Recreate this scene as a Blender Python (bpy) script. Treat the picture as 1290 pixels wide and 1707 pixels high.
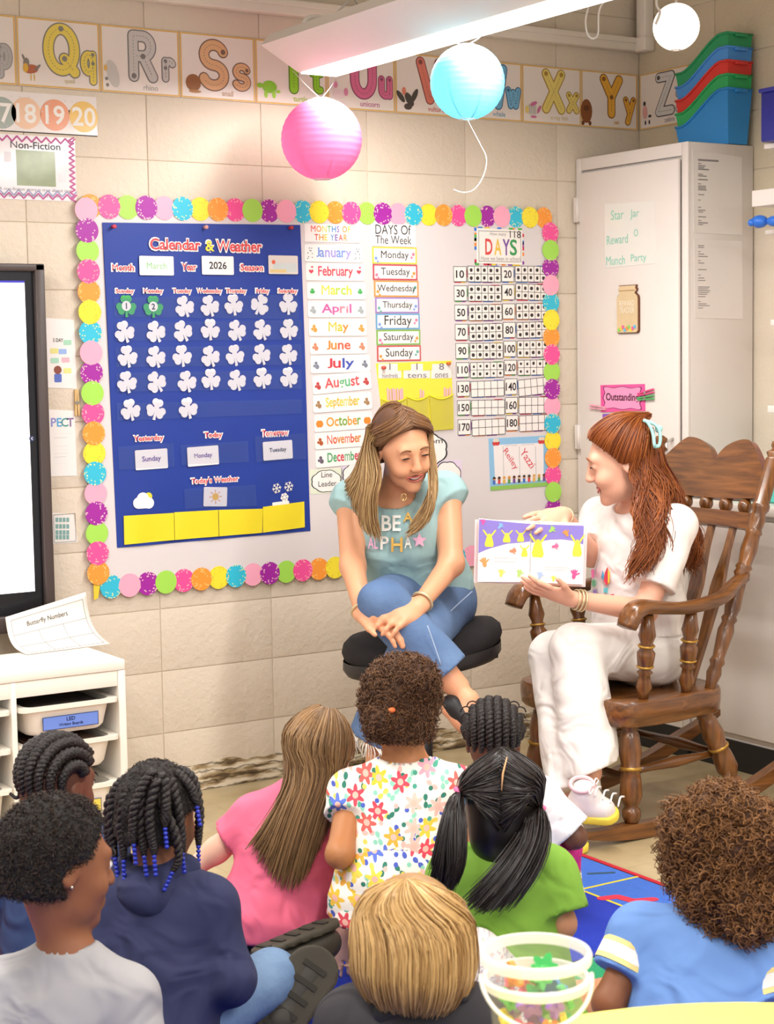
import bpy, bmesh, math, random
import numpy as np
from mathutils import Vector, Matrix

for _o in list(bpy.data.objects):
    bpy.data.objects.remove(_o)
SC = bpy.context.scene
COL = SC.collection

# ---------------------------------------------------------------- camera (solved from the block courses of the wall)
CAM_F, CAM_YAW, CAM_PITCH, CAM_ROLL = 2906.26, .5676283, -.0897028, -.0157541
CAM_C = np.array([-2.36648, -5.07626, 1.41252])
_c, _s = math.cos(CAM_YAW), math.sin(CAM_YAW)
_cp, _sp = math.cos(CAM_PITCH), math.sin(CAM_PITCH)
CF = np.array([_s * _cp, _c * _cp, _sp])
_r0 = np.array([_c, -_s, 0.])
_u0 = np.cross(_r0, CF)
CR = math.cos(CAM_ROLL) * _r0 + math.sin(CAM_ROLL) * _u0
CU = -math.sin(CAM_ROLL) * _r0 + math.cos(CAM_ROLL) * _u0
cam_data = bpy.data.cameras.new('camera')
cam = bpy.data.objects.new('camera', cam_data)
COL.objects.link(cam)
cam.matrix_world = Matrix(((CR[0], CU[0], -CF[0], CAM_C[0]), (CR[1], CU[1], -CF[1], CAM_C[1]), (CR[2], CU[2], -CF[2], CAM_C[2]), (0, 0, 0, 1)))
cam_data.sensor_fit = 'VERTICAL'
cam_data.sensor_height = 24
cam_data.lens = CAM_F * 24 / 1707
cam_data.clip_start = .05
cam_data.dof.use_dof = True
cam_data.dof.focus_distance = 5.15
cam_data.dof.aperture_fstop = 8.0
SC.camera = cam

# ---------------------------------------------------------------- world, lamps, exposure
world = bpy.data.worlds.new('world')
SC.world = world
world.use_nodes = True
_bg = world.node_tree.nodes['Background']
_bg.inputs[0].default_value = (1.0, .975, .95, 1)
_bg.inputs[1].default_value = .92
SC.view_settings.view_transform = 'Standard'
SC.view_settings.look = 'None'
SC.view_settings.gamma = 1
SC.view_settings.use_curve_mapping = False
SC.view_settings.exposure = 0.14
LAMP_W = 46.0
SC.cycles.max_bounces = 6
SC.cycles.diffuse_bounces = 3
SC.cycles.glossy_bounces = 3
SC.cycles.transmission_bounces = 6
SC.cycles.transparent_max_bounces = 12
SC.cycles.caustics_reflective = False
SC.cycles.caustics_refractive = False
SC.cycles.sample_clamp_indirect = 4.0
SC.cycles.adaptive_threshold = .025


def strip_lamp(name, x, y0, y1, z, w, power):
    d = bpy.data.lights.new(name, 'AREA')
    d.shape = 'RECTANGLE'
    d.size = w
    d.size_y = abs(y1 - y0)
    d.energy = power
    d.color = (1.0, .965, .93)
    o = bpy.data.objects.new(name, d)
    o.location = (x, (y0 + y1) / 2, z)
    COL.objects.link(o)
    return o


FIX_X, FIX_Y0, FIX_Y1, FIX_Z = .484, -.235, -2.65, 2.30
strip_lamp('fixture_lamp', FIX_X, FIX_Y0 - .1, FIX_Y1, FIX_Z - .012, .12, LAMP_W)
strip_lamp('fixture_lamp', FIX_X - 2.1, FIX_Y0 - .5, FIX_Y1 - .4, FIX_Z + .03, .12, LAMP_W)
strip_lamp('fixture_lamp', FIX_X, FIX_Y1 - .5, FIX_Y1 - 2.9, FIX_Z - .012, .12, LAMP_W)
strip_lamp('fixture_lamp', FIX_X - 2.1, FIX_Y1 - .9, FIX_Y1 - 3.3, FIX_Z + .03, .12, LAMP_W)

# ---------------------------------------------------------------- helpers
RNG = np.random.default_rng(7)
A = np.array


def ray(x, y):
    return CF + CR * (x - 645) / CAM_F - CU * (y - 853.5) / CAM_F


def at(x, y, d):
    """point seen at photo pixel x, y at depth d (metres along the lens axis)"""
    return CAM_C + ray(x, y) * d


def pX(x, y, X):
    r = ray(x, y)
    return CAM_C + r * ((X - CAM_C[0]) / r[0])


def pY(x, y, Y):
    r = ray(x, y)
    return CAM_C + r * ((Y - CAM_C[1]) / r[1])


def pZ(x, y, Z):
    r = ray(x, y)
    return CAM_C + r * ((Z - CAM_C[2]) / r[2])


def lin(h):
    h = h.lstrip('#')
    v = [int(h[i:i + 2], 16) / 255 for i in (0, 2, 4)]
    return tuple((c / 12.92 if c <= .04045 else ((c + .055) / 1.055) ** 2.4) for c in v) + (1,)


MATS = {}


def M(hexc, rough=.6, var=.06, vscale=8., bump=0., bscale=60., metal=0., island=0., trans=0., spec=.5, emit=0., alpha=1., sheen=0., ior=1.45, sub=0., hue=None, stretch=None, bdist=.01):
    key = (hexc, rough, var, vscale, bump, bscale, metal, island, trans, spec, emit, alpha, sheen, ior, sub, hue, stretch, bdist)
    if key in MATS:
        return MATS[key]
    m = bpy.data.materials.new('paint_' + hexc.strip('#'))
    m.use_nodes = True
    nt = m.node_tree
    b = nt.nodes['Principled BSDF']
    base = lin(hexc)
    L = nt.links.new
    tc = nt.nodes.new('ShaderNodeTexCoord')
    out = None
    vec = tc.outputs['Object']
    if stretch:
        mp = nt.nodes.new('ShaderNodeMapping')
        mp.inputs['Scale'].default_value = stretch
        L(vec, mp.inputs[0])
        vec = mp.outputs[0]
    n = nt.nodes.new('ShaderNodeTexNoise')
    n.inputs['Scale'].default_value = vscale
    n.inputs['Detail'].default_value = 4
    L(vec, n.inputs['Vector'])
    fac = n.outputs['Fac']
    if island:
        g = nt.nodes.new('ShaderNodeNewGeometry')
        fac = g.outputs['Random Per Island']
    mix = nt.nodes.new('ShaderNodeMix')
    mix.data_type = 'RGBA'
    a = island if island else var
    if hue:
        mix.inputs['A'].default_value = base
        mix.inputs['B'].default_value = lin(hue)
    else:
        mix.inputs['A'].default_value = tuple(c * (1 - a) for c in base[:3]) + (1,)
        mix.inputs['B'].default_value = tuple(min(1, c * (1 + a)) for c in base[:3]) + (1,)
    L(fac, mix.inputs['Factor'])
    L(mix.outputs['Result'], b.inputs['Base Color'])
    b.inputs['Roughness'].default_value = rough
    b.inputs['Metallic'].default_value = metal
    b.inputs['IOR'].default_value = ior
    b.inputs['Specular IOR Level'].default_value = spec
    b.inputs['Transmission Weight'].default_value = trans
    b.inputs['Alpha'].default_value = alpha
    if sub:
        b.inputs['Subsurface Weight'].default_value = sub
        b.inputs['Subsurface Radius'].default_value = (.012, .005, .003)
        b.inputs['Subsurface Scale'].default_value = .6
    if sheen:
        b.inputs['Sheen Weight'].default_value = sheen
    if emit:
        b.inputs['Emission Color'].default_value = base
        b.inputs['Emission Strength'].default_value = emit
    if bump:
        n2 = nt.nodes.new('ShaderNodeTexNoise')
        n2.inputs['Scale'].default_value = bscale
        n2.inputs['Detail'].default_value = 5 if bdist <= .01 else 1.5
        n2.inputs['Distortion'].default_value = 0 if bdist <= .01 else 1.2
        L(vec, n2.inputs['Vector'])
        bp = nt.nodes.new('ShaderNodeBump')
        bp.inputs['Strength'].default_value = bump
        bp.inputs['Distance'].default_value = bdist
        L(n2.outputs['Fac'], bp.inputs['Height'])
        L(bp.outputs['Normal'], b.inputs['Normal'])
    MATS[key] = m
    return m


WLOC = {}


def props(o, label=None, cat=None, group=None, kind=None):
    if label:
        o['label'] = label
    if cat:
        o['category'] = cat
    if group:
        o['group'] = group
    if kind:
        o['kind'] = kind
    return o


def _attach(o, parent, loc):
    COL.objects.link(o)
    o.location = loc
    WLOC[o.name] = A(loc, float)
    if parent is not None:
        o.parent = parent
        pl = WLOC[parent.name]
        o.matrix_parent_inverse = Matrix.Translation((-pl[0], -pl[1], -pl[2]))
    return o


def thing(name, loc, label, cat, group=None, kind=None):
    o = bpy.data.objects.new(name, None)
    o.empty_display_size = .05
    _attach(o, None, tuple(float(v) for v in loc))
    return props(o, label, cat, group, kind)


def mobj(name, V, Fc, mat, parent=None, smooth=True, label=None, cat=None, group=None, kind=None, flat_angle=None):
    """one mesh object from world-space vertices; its origin goes to the bottom centre of its box"""
    V = np.asarray(V, float).reshape(-1, 3)
    lo, hi = V.min(0), V.max(0)
    c = A([(lo[0] + hi[0]) / 2, (lo[1] + hi[1]) / 2, lo[2]])
    me = bpy.data.meshes.new(name)
    if isinstance(Fc, np.ndarray):
        nf, k = Fc.shape
        me.vertices.add(len(V))
        me.vertices.foreach_set('co', (V - c).astype(np.float32).ravel())
        me.loops.add(nf * k)
        me.loops.foreach_set('vertex_index', Fc.astype(np.int32).ravel())
        me.polygons.add(nf)
        me.polygons.foreach_set('loop_start', np.arange(0, nf * k, k, dtype=np.int32))
        me.update(calc_edges=True)
    else:
        me.from_pydata((V - c).tolist(), [], Fc)
    if smooth:
        me.polygons.foreach_set('use_smooth', np.ones(len(me.polygons), dtype=bool))
    if flat_angle:
        me.set_sharp_from_angle(angle=math.radians(flat_angle))
    for m in (mat if isinstance(mat, (list, tuple)) else [mat]):
        me.materials.append(m)
    me.update()
    o = bpy.data.objects.new(name, me)
    _attach(o, parent, tuple(c))
    return props(o, label, cat, group, kind)


def clone(o, loc, parent=None):
    c = o.copy()
    return _attach(c, parent, tuple(loc))


class MB:
    """collects simple solids of ONE part"""

    def __init__(s):
        s.V, s.F = [], []

    def add(s, V, Fc):
        n = len(s.V)
        s.V += [tuple(float(c) for c in v) for v in V]
        s.F += [tuple(int(i) + n for i in f) for f in Fc]
        return s

    def box(s, x0, x1, y0, y1, z0, z1, b=0.):
        if b <= 0:
            V = [(x, y, z) for x in (x0, x1) for y in (y0, y1) for z in (z0, z1)]
            return s.add(V, [(0, 1, 3, 2), (4, 6, 7, 5), (0, 4, 5, 1), (2, 3, 7, 6), (0, 2, 6, 4), (1, 5, 7, 3)])
        bm = bmesh.new()
        bmesh.ops.create_cube(bm, size=1)
        for v in bm.verts:
            v.co = Vector(((x0 + x1) / 2 + v.co.x * (x1 - x0), (y0 + y1) / 2 + v.co.y * (y1 - y0), (z0 + z1) / 2 + v.co.z * (z1 - z0)))
        bmesh.ops.bevel(bm, geom=bm.edges[:], offset=b, segments=2, profile=.5, affect='EDGES')
        bm.verts.index_update()
        s.add([v.co[:] for v in bm.verts], [[v.index for v in f.verts] for f in bm.faces])
        bm.free()
        return s

    def obox(s, c, ax, ay, az, hx, hy, hz, b=0.):
        """oriented box"""
        t = MB().box(-hx, hx, -hy, hy, -hz, hz, b)
        ax, ay, az, c = A(ax), A(ay), A(az), A(c)
        return s.add([c + ax * v[0] + ay * v[1] + az * v[2] for v in t.V], t.F)

    def tube(s, pts, r, k=8, cap=True):
        V, Fc = tube_mesh(pts, r, k, cap)
        return s.add(V, Fc)

    def lathe(s, a, b, prof, k=16):
        """prof: (t, r) along a->b"""
        a, b = A(a, float), A(b, float)
        pts = [a + (b - a) * t for t, r in prof]
        ax = (b - a) / np.linalg.norm(b - a)
        ref = A([1, 0, 0]) if abs(ax[0]) < .8 else A([0, 1, 0])
        u = np.cross(ax, ref)
        u /= np.linalg.norm(u)
        w = np.cross(ax, u)
        V = []
        for p, (t, r) in zip(pts, prof):
            for j in range(k):
                q = 2 * math.pi * j / k
                V.append(p + (u * math.cos(q) + w * math.sin(q)) * r)
        Fc = []
        for i in range(len(prof) - 1):
            for j in range(k):
                Fc.append((i * k + j, i * k + (j + 1) % k, (i + 1) * k + (j + 1) % k, (i + 1) * k + j))
        Fc.append(tuple(range(k))[::-1])
        Fc.append(tuple((len(prof) - 1) * k + j for j in range(k)))
        return s.add(V, Fc)

    def ell(s, c, r, k=14, m=9, ax=None):
        V, Fc = [], []
        c = A(c, float)
        ax = np.eye(3) if ax is None else A(ax)
        for i in range(m + 1):
            th = math.pi * i / m
            for j in range(k):
                ph = 2 * math.pi * j / k
                q = A([math.sin(th) * math.cos(ph) * r[0], math.sin(th) * math.sin(ph) * r[1], math.cos(th) * r[2]])
                V.append(c + q @ ax)
        for i in range(m):
            for j in range(k):
                Fc.append((i * k + j, (i + 1) * k + j, (i + 1) * k + (j + 1) % k, i * k + (j + 1) % k))
        return s.add(V, Fc)

    def build(s, name, mat, parent=None, **k):
        return mobj(name, s.V, s.F, mat, parent, **k)


def smooth_path(P, n):
    """Catmull-Rom through P"""
    P = A(P, float)
    if len(P) == 2:
        return P[0] + (P[1] - P[0]) * np.linspace(0, 1, n)[:, None]
    Q = np.vstack([2 * P[0] - P[1], P, 2 * P[-1] - P[-2]])
    out = []
    for t in np.linspace(0, len(P) - 1 - 1e-9, n):
        i = int(t)
        u = t - i
        a, b, c, d = Q[i:i + 4]
        out.append(.5 * (2 * b + (c - a) * u + (2 * a - 5 * b + 4 * c - d) * u * u + (3 * b - a - 3 * c + d) * u ** 3))
    return A(out)


def tube_mesh(pts, r, k=8, cap=True):
    pts = A(pts, float)
    n = len(pts)
    r = np.full(n, float(r)) if np.isscalar(r) else np.interp(np.linspace(0, 1, n), np.linspace(0, 1, len(r)), r)
    T = np.gradient(pts, axis=0)
    T /= np.linalg.norm(T, axis=1)[:, None] + 1e-12
    ref = A([0, 0, 1.]) if abs(T[0][2]) < .9 else A([1., 0, 0])
    u = np.cross(T[0], ref)
    u /= np.linalg.norm(u)
    V = []
    for i in range(n):
        u = u - T[i] * (u @ T[i])
        u /= np.linalg.norm(u) + 1e-12
        w = np.cross(T[i], u)
        for j in range(k):
            q = 2 * math.pi * j / k
            V.append(pts[i] + (u * math.cos(q) + w * math.sin(q)) * r[i])
    Fc = [(i * k + j, i * k + (j + 1) % k, (i + 1) * k + (j + 1) % k, (i + 1) * k + j) for i in range(n - 1) for j in range(k)]
    if cap:
        Fc += [tuple(range(k))[::-1], tuple((n - 1) * k + j for j in range(k))]
    return V, Fc


# ------------------------------------------------ glyphs of the built-in font, cached as flat outlines
GLYPH = {}


def glyph_cache(chars, style, offset):
    dg = bpy.context.evaluated_depsgraph_get()
    cu = bpy.data.curves.new('glyph', 'FONT')
    cu.resolution_u = 3
    cu.offset = offset
    ob = bpy.data.objects.new('glyph', cu)
    COL.objects.link(ob)

    def get(t):
        cu.body = t
        dg.update()
        me = bpy.data.meshes.new_from_object(ob.evaluated_get(dg))
        V = A([v.co[:] for v in me.vertices]).reshape(-1, 3)
        Fc = [tuple(p.vertices) for p in me.polygons]
        bpy.data.meshes.remove(me)
        return V, Fc
    hh = get('HH')[0][:, 0].max()
    for ch in chars:
        if ch == ' ':
            GLYPH[(style, ch)] = (None, None, .3)
            continue
        cu.offset = offset if ch not in 'MNWmw' or style != 'b' else 0.
        V, Fc = get(ch)
        cu.offset = offset
        w = get('H' + ch + 'H')[0][:, 0].max() - hh
        GLYPH[(style, ch)] = (V[:, :2], Fc, w)
    bpy.data.objects.remove(ob)
    bpy.data.curves.remove(cu)


_CH = ' ABCDEFGHIJKLMNOPQRSTUVWXYZabcdefghijklmnopqrstuvwxyz0123456789&\'-?'
glyph_cache(_CH, 'r', 0.0)
glyph_cache(_CH, 'b', .018)
glyph_cache(' CalendrWthMoYSsuyTWdFiOcbvmw&\'', 'o', .07)


def text2d(s, style):
    V, Fc, x = [], [], 0.
    for ch in s:
        g = GLYPH.get((style, ch)) or GLYPH[('r', ch)]
        if g[0] is not None:
            n = len(V)
            V += [(a + x, b) for a, b in g[0]]
            Fc += [tuple(i + n for i in f) for f in g[1]]
        x += g[2]
    return A(V), Fc


class Frame:
    """a flat surface one draws on: origin o, axes u (right) and v (up), n = outward normal"""

    def __init__(s, o, u, v):
        s.o, s.u, s.v = A(o, float), A(u, float), A(v, float)
        s.n = np.cross(s.u, s.v)

    def P(s, a, b, h=0.):
        return s.o + s.u * a + s.v * b + s.n * h

    def px(s, x, y):
        r = ray(x, y)
        t = ((s.o - CAM_C) @ s.n) / (r @ s.n)
        p = CAM_C + r * t - s.o
        return A([p @ s.u, p @ s.v])

    def solid(s, name, polys, mat, parent=None, h0=0., h1=.001, **k):
        """prisms of the 2-D polygons between heights h0 and h1"""
        V, Fc = [], []
        for kk, P in enumerate(polys):
            P = A(P, float)
            h1k = h1 + kk * 1.5e-5
            ar = (P[:, 0] * np.roll(P[:, 1], -1) - P[:, 1] * np.roll(P[:, 0], -1)).sum()
            if ar < 0:
                P = P[::-1]
            n, m = len(V), len(P)
            V += [s.P(a, b, h0) for a, b in P] + [s.P(a, b, h1k) for a, b in P]
            Fc.append(tuple(n + m + i for i in range(m)))
            Fc.append(tuple(n + i for i in range(m))[::-1])
            Fc += [(n + i, n + (i + 1) % m, n + m + (i + 1) % m, n + m + i) for i in range(m)]
        k.setdefault('smooth', False)
        return mobj(name, V, Fc, mat, parent, **k)

    def text(s, name, t, c, mat, parent, w=None, h=None, rot=0., style='r', hh=.0015, bold2=0, **k):
        V, Fc = text2d(t, style)
        lo, hi = V.min(0), V.max(0)
        V = V - (lo + hi) / 2
        sz = hi - lo
        sx = w / sz[0] if w else h / sz[1]
        sy = h / sz[1] if h else sx
        V = V * A([sx, sy])
        cr, sr = math.cos(rot), math.sin(rot)
        V = A([[a * cr - b * sr + c[0], a * sr + b * cr + c[1]] for a, b in V])
        k.setdefault('smooth', False)
        return mobj(name, [s.P(a, b, hh) for a, b in V], Fc, mat, parent, **k)

    def textpx(s, name, t, x0, x1, yc, hpx, mat, parent, slope=0., **k):
        a, b = s.px(x0, yc - slope * (x1 - x0) / 2), s.px(x1, yc + slope * (x1 - x0) / 2)
        u, d = s.px((x0 + x1) / 2, yc - hpx / 2), s.px((x0 + x1) / 2, yc + hpx / 2)
        return s.text(name, t, (a + b) / 2, mat, parent, w=float(np.linalg.norm(b - a)), h=float(u[1] - d[1]), rot=k.pop('rot', 0.), **k)


def circ(c, r, k=20, a0=0., ry=None):
    ry = r if ry is None else ry
    return [(c[0] + r * math.cos(a0 + 2 * math.pi * i / k), c[1] + ry * math.sin(a0 + 2 * math.pi * i / k)) for i in range(k)]


def rrect(x0, y0, x1, y1, r=0., k=4):
    if r <= 0:
        return [(x0, y0), (x1, y0), (x1, y1), (x0, y1)]
    P = []
    for cx, cy, q in ((x1 - r, y0 + r, -90), (x1 - r, y1 - r, 0), (x0 + r, y1 - r, 90), (x0 + r, y0 + r, 180)):
        for i in range(k + 1):
            t = math.radians(q + 90 * i / k)
            P.append((cx + r * math.cos(t), cy + r * math.sin(t)))
    return P


def frame_polys(P, t):
    """a border of width t just inside the quad P (4 points, in order)"""
    P = A(P, float)
    c = P.mean(0)
    Q = []
    for p in P:
        d = p - c
        Q.append(c + d - np.sign(d) * t)
    return [[P[i], P[(i + 1) % 4], Q[(i + 1) % 4], Q[i]] for i in range(4)]


def strokes(lines, w, k=8):
    """flat round-ended strokes as polygons"""
    out = []
    for L in lines:
        L = A(L, float)
        for a, b in zip(L[:-1], L[1:]):
            d = b - a
            n = np.linalg.norm(d)
            if n < 1e-9:
                continue
            q = math.atan2(d[1], d[0])
            P = []
            for i in range(k + 1):
                t = q + math.pi / 2 + math.pi * i / k
                P.append((a[0] + w / 2 * math.cos(t), a[1] + w / 2 * math.sin(t)))
            for i in range(k + 1):
                t = q - math.pi / 2 + math.pi * i / k
                P.append((b[0] + w / 2 * math.cos(t), b[1] + w / 2 * math.sin(t)))
            out.append(P)
    return out


WALL = Frame((0, 0, 0), (1, 0, 0), (0, 0, 1))
WHITE = M('#f4efe9', .55, .02)
BLACK = M('#1b1a1c', .5, .05)
INK = M('#2a2a2e', .6, .02)

# ================================================================ THE ROOM
BW, BH = .4064, .2032
XR = 2.018                                   # right wall plane
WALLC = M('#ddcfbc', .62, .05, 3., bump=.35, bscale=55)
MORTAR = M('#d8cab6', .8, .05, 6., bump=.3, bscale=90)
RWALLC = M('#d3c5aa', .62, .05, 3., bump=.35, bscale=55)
wall_back = MB().box(-3.3, XR + .2, .0035, .2, -.02, 3.05).build('wall_back', MORTAR, smooth=False, kind='structure', label='beige painted concrete block wall behind the bulletin board', cat='wall')
wall_right = MB().box(XR + .0035, XR + .2, -5.2, .0035, -.02, 3.05).build('wall_right', MORTAR, smooth=False, kind='structure', label='beige block wall behind the white cabinets', cat='wall')


def block_mesh(name, w, wall, mat, along_y=False):
    g, t, b = .0014, .016, .0032
    bm = bmesh.new()
    bmesh.ops.create_cube(bm, size=1)
    for v in bm.verts:
        v.co = Vector((v.co.x * (w - 2 * g), v.co.y * t, v.co.z * (BH - 2 * g)))
    ed = [e for e in bm.edges if sum(v.co.y < 0 for v in e.verts) == 2]
    bmesh.ops.bevel(bm, geom=ed, offset=b, segments=2, profile=.6, affect='EDGES')
    if along_y:
        for v in bm.verts:
            v.co = Vector((v.co.y, -v.co.x, v.co.z))
    bm.verts.index_update()
    V = A([v.co[:] for v in bm.verts])
    Fc = [[v.index for v in f.verts] for f in bm.faces]
    bm.free()
    return V, Fc


V_, F_ = block_mesh('block', BW, wall_back, WALLC)
VL_, FL_ = block_mesh('block', XR - 4 * BW, wall_back, WALLC)
VR_, FR_ = block_mesh('block', BW, wall_right, RWALLC, True)
b0 = bl = br = None
for r in range(15):
    for k in range(-4, 5):
        if k < 4:
            c = A([(k + .5) * BW, .008, r * BH + .0028])
            if b0 is None:
                b0 = mobj('block', V_ + c + A([0, 0, BH / 2 - .0028]), F_, WALLC, wall_back, flat_angle=50)
            else:
                clone(b0, c, wall_back)
        else:
            c = A([(4 * BW + XR) / 2, .008, r * BH + .0028])
            if bl is None:
                bl = mobj('block', VL_ + c + A([0, 0, BH / 2 - .0028]), FL_, WALLC, wall_back, flat_angle=50)
            else:
                clone(bl, c, wall_back)
    if r >= 9:
        for k in range(4):
            c = A([XR + .008, -(k + .5) * BW, r * BH + .0028])
            if br is None:
                br = mobj('block', VR_ + c + A([0, 0, BH / 2 - .0028]), FR_, RWALLC, wall_right, flat_angle=50)
            else:
                clone(br, c, wall_right)


def floor_material():
    m = bpy.data.materials.new('waxed_tile')
    m.use_nodes = True
    nt = m.node_tree
    b = nt.nodes['Principled BSDF']
    L = nt.links.new
    tc = nt.nodes.new('ShaderNodeTexCoord')
    n = nt.nodes.new('ShaderNodeTexNoise')
    n.inputs['Scale'].default_value = 9
    n.inputs['Detail'].default_value = 8
    L(tc.outputs['Object'], n.inputs['Vector'])
    r = nt.nodes.new('ShaderNodeValToRGB')
    r.color_ramp.elements[0].position = .3
    r.color_ramp.elements[0].color = lin('#b3a07a')
    r.color_ramp.elements[1].position = .75
    r.color_ramp.elements[1].color = lin('#c4b28c')
    L(n.outputs['Fac'], r.inputs[0])
    br = nt.nodes.new('ShaderNodeTexBrick')
    br.offset = 0
    br.inputs['Scale'].default_value = 1
    br.inputs['Brick Width'].default_value = .3048
    br.inputs['Row Height'].default_value = .3048
    br.inputs['Mortar Size'].default_value = .0012
    br.inputs['Color1'].default_value = (1, 1, 1, 1)
    br.inputs['Color2'].default_value = (.96, .96, .96, 1)
    br.inputs['Mortar'].default_value = (.8, .78, .74, 1)
    L(tc.outputs['Object'], br.inputs['Vector'])
    mx = nt.nodes.new('ShaderNodeMix')
    mx.data_type = 'RGBA'
    mx.blend_type = 'MULTIPLY'
    mx.inputs['Factor'].default_value = 1
    L(r.outputs[0], mx.inputs['A'])
    L(br.outputs['Color'], mx.inputs['B'])
    L(mx.outputs['Result'], b.inputs['Base Color'])
    b.inputs['Roughness'].default_value = .22
    return m


MB().box(-4.5, XR + .2, -6.2, .2, -.08, 0).build('floor', floor_material(), smooth=False, kind='structure', label='tan waxed vinyl tile floor under the chair and rug', cat='floor')
MB().box(-4.5, XR + .2, -6.2, .2, 3.05, 3.1).build('ceiling', M('#e9e2d6', .8, .04), smooth=False, kind='structure', label='pale ceiling over the classroom', cat='ceiling')


def grime_material():
    """bare strip at the foot of the wall where the baseboard came off: paint edge, glue ridges, dirt"""
    m = bpy.data.materials.new('glue_residue')
    m.use_nodes = True
    nt = m.node_tree
    b = nt.nodes['Principled BSDF']
    L = nt.links.new
    tc = nt.nodes.new('ShaderNodeTexCoord')
    mp = nt.nodes.new('ShaderNodeMapping')
    mp.inputs['Scale'].default_value = (1.6, 1, 7)
    L(tc.outputs['Object'], mp.inputs[0])
    n = nt.nodes.new('ShaderNodeTexNoise')
    n.inputs['Scale'].default_value = 6
    n.inputs['Detail'].default_value = 6
    L(mp.outputs[0], n.inputs['Vector'])
    w = nt.nodes.new('ShaderNodeTexWave')
    w.bands_direction = 'Z'
    w.inputs['Scale'].default_value = 11
    w.inputs['Distortion'].default_value = 4
    w.inputs['Detail'].default_value = 2
    w.inputs['Detail Scale'].default_value = 2
    L(tc.outputs['Object'], w.inputs['Vector'])
    r1 = nt.nodes.new('ShaderNodeValToRGB')
    e = r1.color_ramp.elements
    e[0].position, e[0].color = .38, lin('#5d4a33')
    e[1].position, e[1].color = .6, lin('#e6dac4')
    e.new(.47).color = lin('#a08a66')
    L(n.outputs['Fac'], r1.inputs[0])
    r2 = nt.nodes.new('ShaderNodeValToRGB')
    r2.color_ramp.elements[0].position = .03
    r2.color_ramp.elements[1].position = .16
    r2.color_ramp.elements[0].color = (.02, .015, .012, 1)
    r2.color_ramp.elements[1].color = (1, 1, 1, 1)
    L(w.outputs['Fac'], r2.inputs[0])
    mx = nt.nodes.new('ShaderNodeMix')
    mx.data_type = 'RGBA'
    mx.blend_type = 'MULTIPLY'
    mx.inputs['Factor'].default_value = .6
    L(r1.outputs[0], mx.inputs['A'])
    L(r2.outputs[0], mx.inputs['B'])
    L(mx.outputs['Result'], b.inputs['Base Color'])
    b.inputs['Roughness'].default_value = .8
    return m


pts = []
xs = np.linspace(-1.6, 1.70, 120)
top = .085 + .006 * np.sin(xs * 9) + .004 * np.sin(xs * 31 + 1) + .002 * RNG.standard_normal(120)
WALL.solid('baseboard_back', [[(xs[0], .001)] + [(xs[-1], .001)] + [(a, b) for a, b in zip(xs[::-1], top[::-1])]], grime_material(), None, .0, .004, kind='structure',
           label='bare dirty glue strip along the foot of the block wall', cat='baseboard')

# raceway round the top of the walls
RACE = M('#efe6da', .5, .03)
za, zb = pY(860, 65, -.03)[2], pY(860, 50, -.03)[2]
t = thing('cable_raceway', (0, -.02, za), 'long white cable raceway above the alphabet cards', 'raceway')
MB().box(-3.2, XR - .002, -.04, .0, za, zb + .012, .004).build('duct', RACE, t)
MB().box(-3.2, XR - .002, -.046, -.036, zb - .004, zb + .016, .002).build('cover', RACE, t)
t = thing('conduit', (XR - .03, -.06, za), 'white conduit rising up the corner beside the round lantern', 'conduit')
MB().box(XR - .045, XR, -.085, -.035, za, 3.04, .006).build('duct', RACE, t)
MB().box(XR - .05, XR, -.09, -.03, za - .004, za + .05, .006).build('elbow', RACE, t)

# perforated vent high on the wall, in at the top edge
vc = WALL.px(735, 2)
t = thing('air_vent', (vc[0], 0, vc[1] - .02), 'grey perforated metal vent above the hanging light', 'vent')
WALL.solid('plate', [rrect(vc[0] - .1, vc[1] - .015, vc[0] + .06, vc[1] + .2, .01)], M('#b9b2a6', .4, .05, metal=.5), t, .0, .02)
WALL.solid('hole_pattern', [circ((vc[0] - .09 + .016 * i + .008 * (j % 2), vc[1] + .016 * j), .005, 6) for i in range(9) for j in range(12)], M('#6f6a63', .7), t, .02, .0206, kind='stuff')

# ---------------------------------------------------------------- stroke letters of the alphabet frieze


def arc(cx, cy, rx, ry, a0, a1, n=14):
    return [(cx + rx * math.cos(math.radians(a0 + (a1 - a0) * i / n)), cy + ry * math.sin(math.radians(a0 + (a1 - a0) * i / n))) for i in range(n + 1)]


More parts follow.
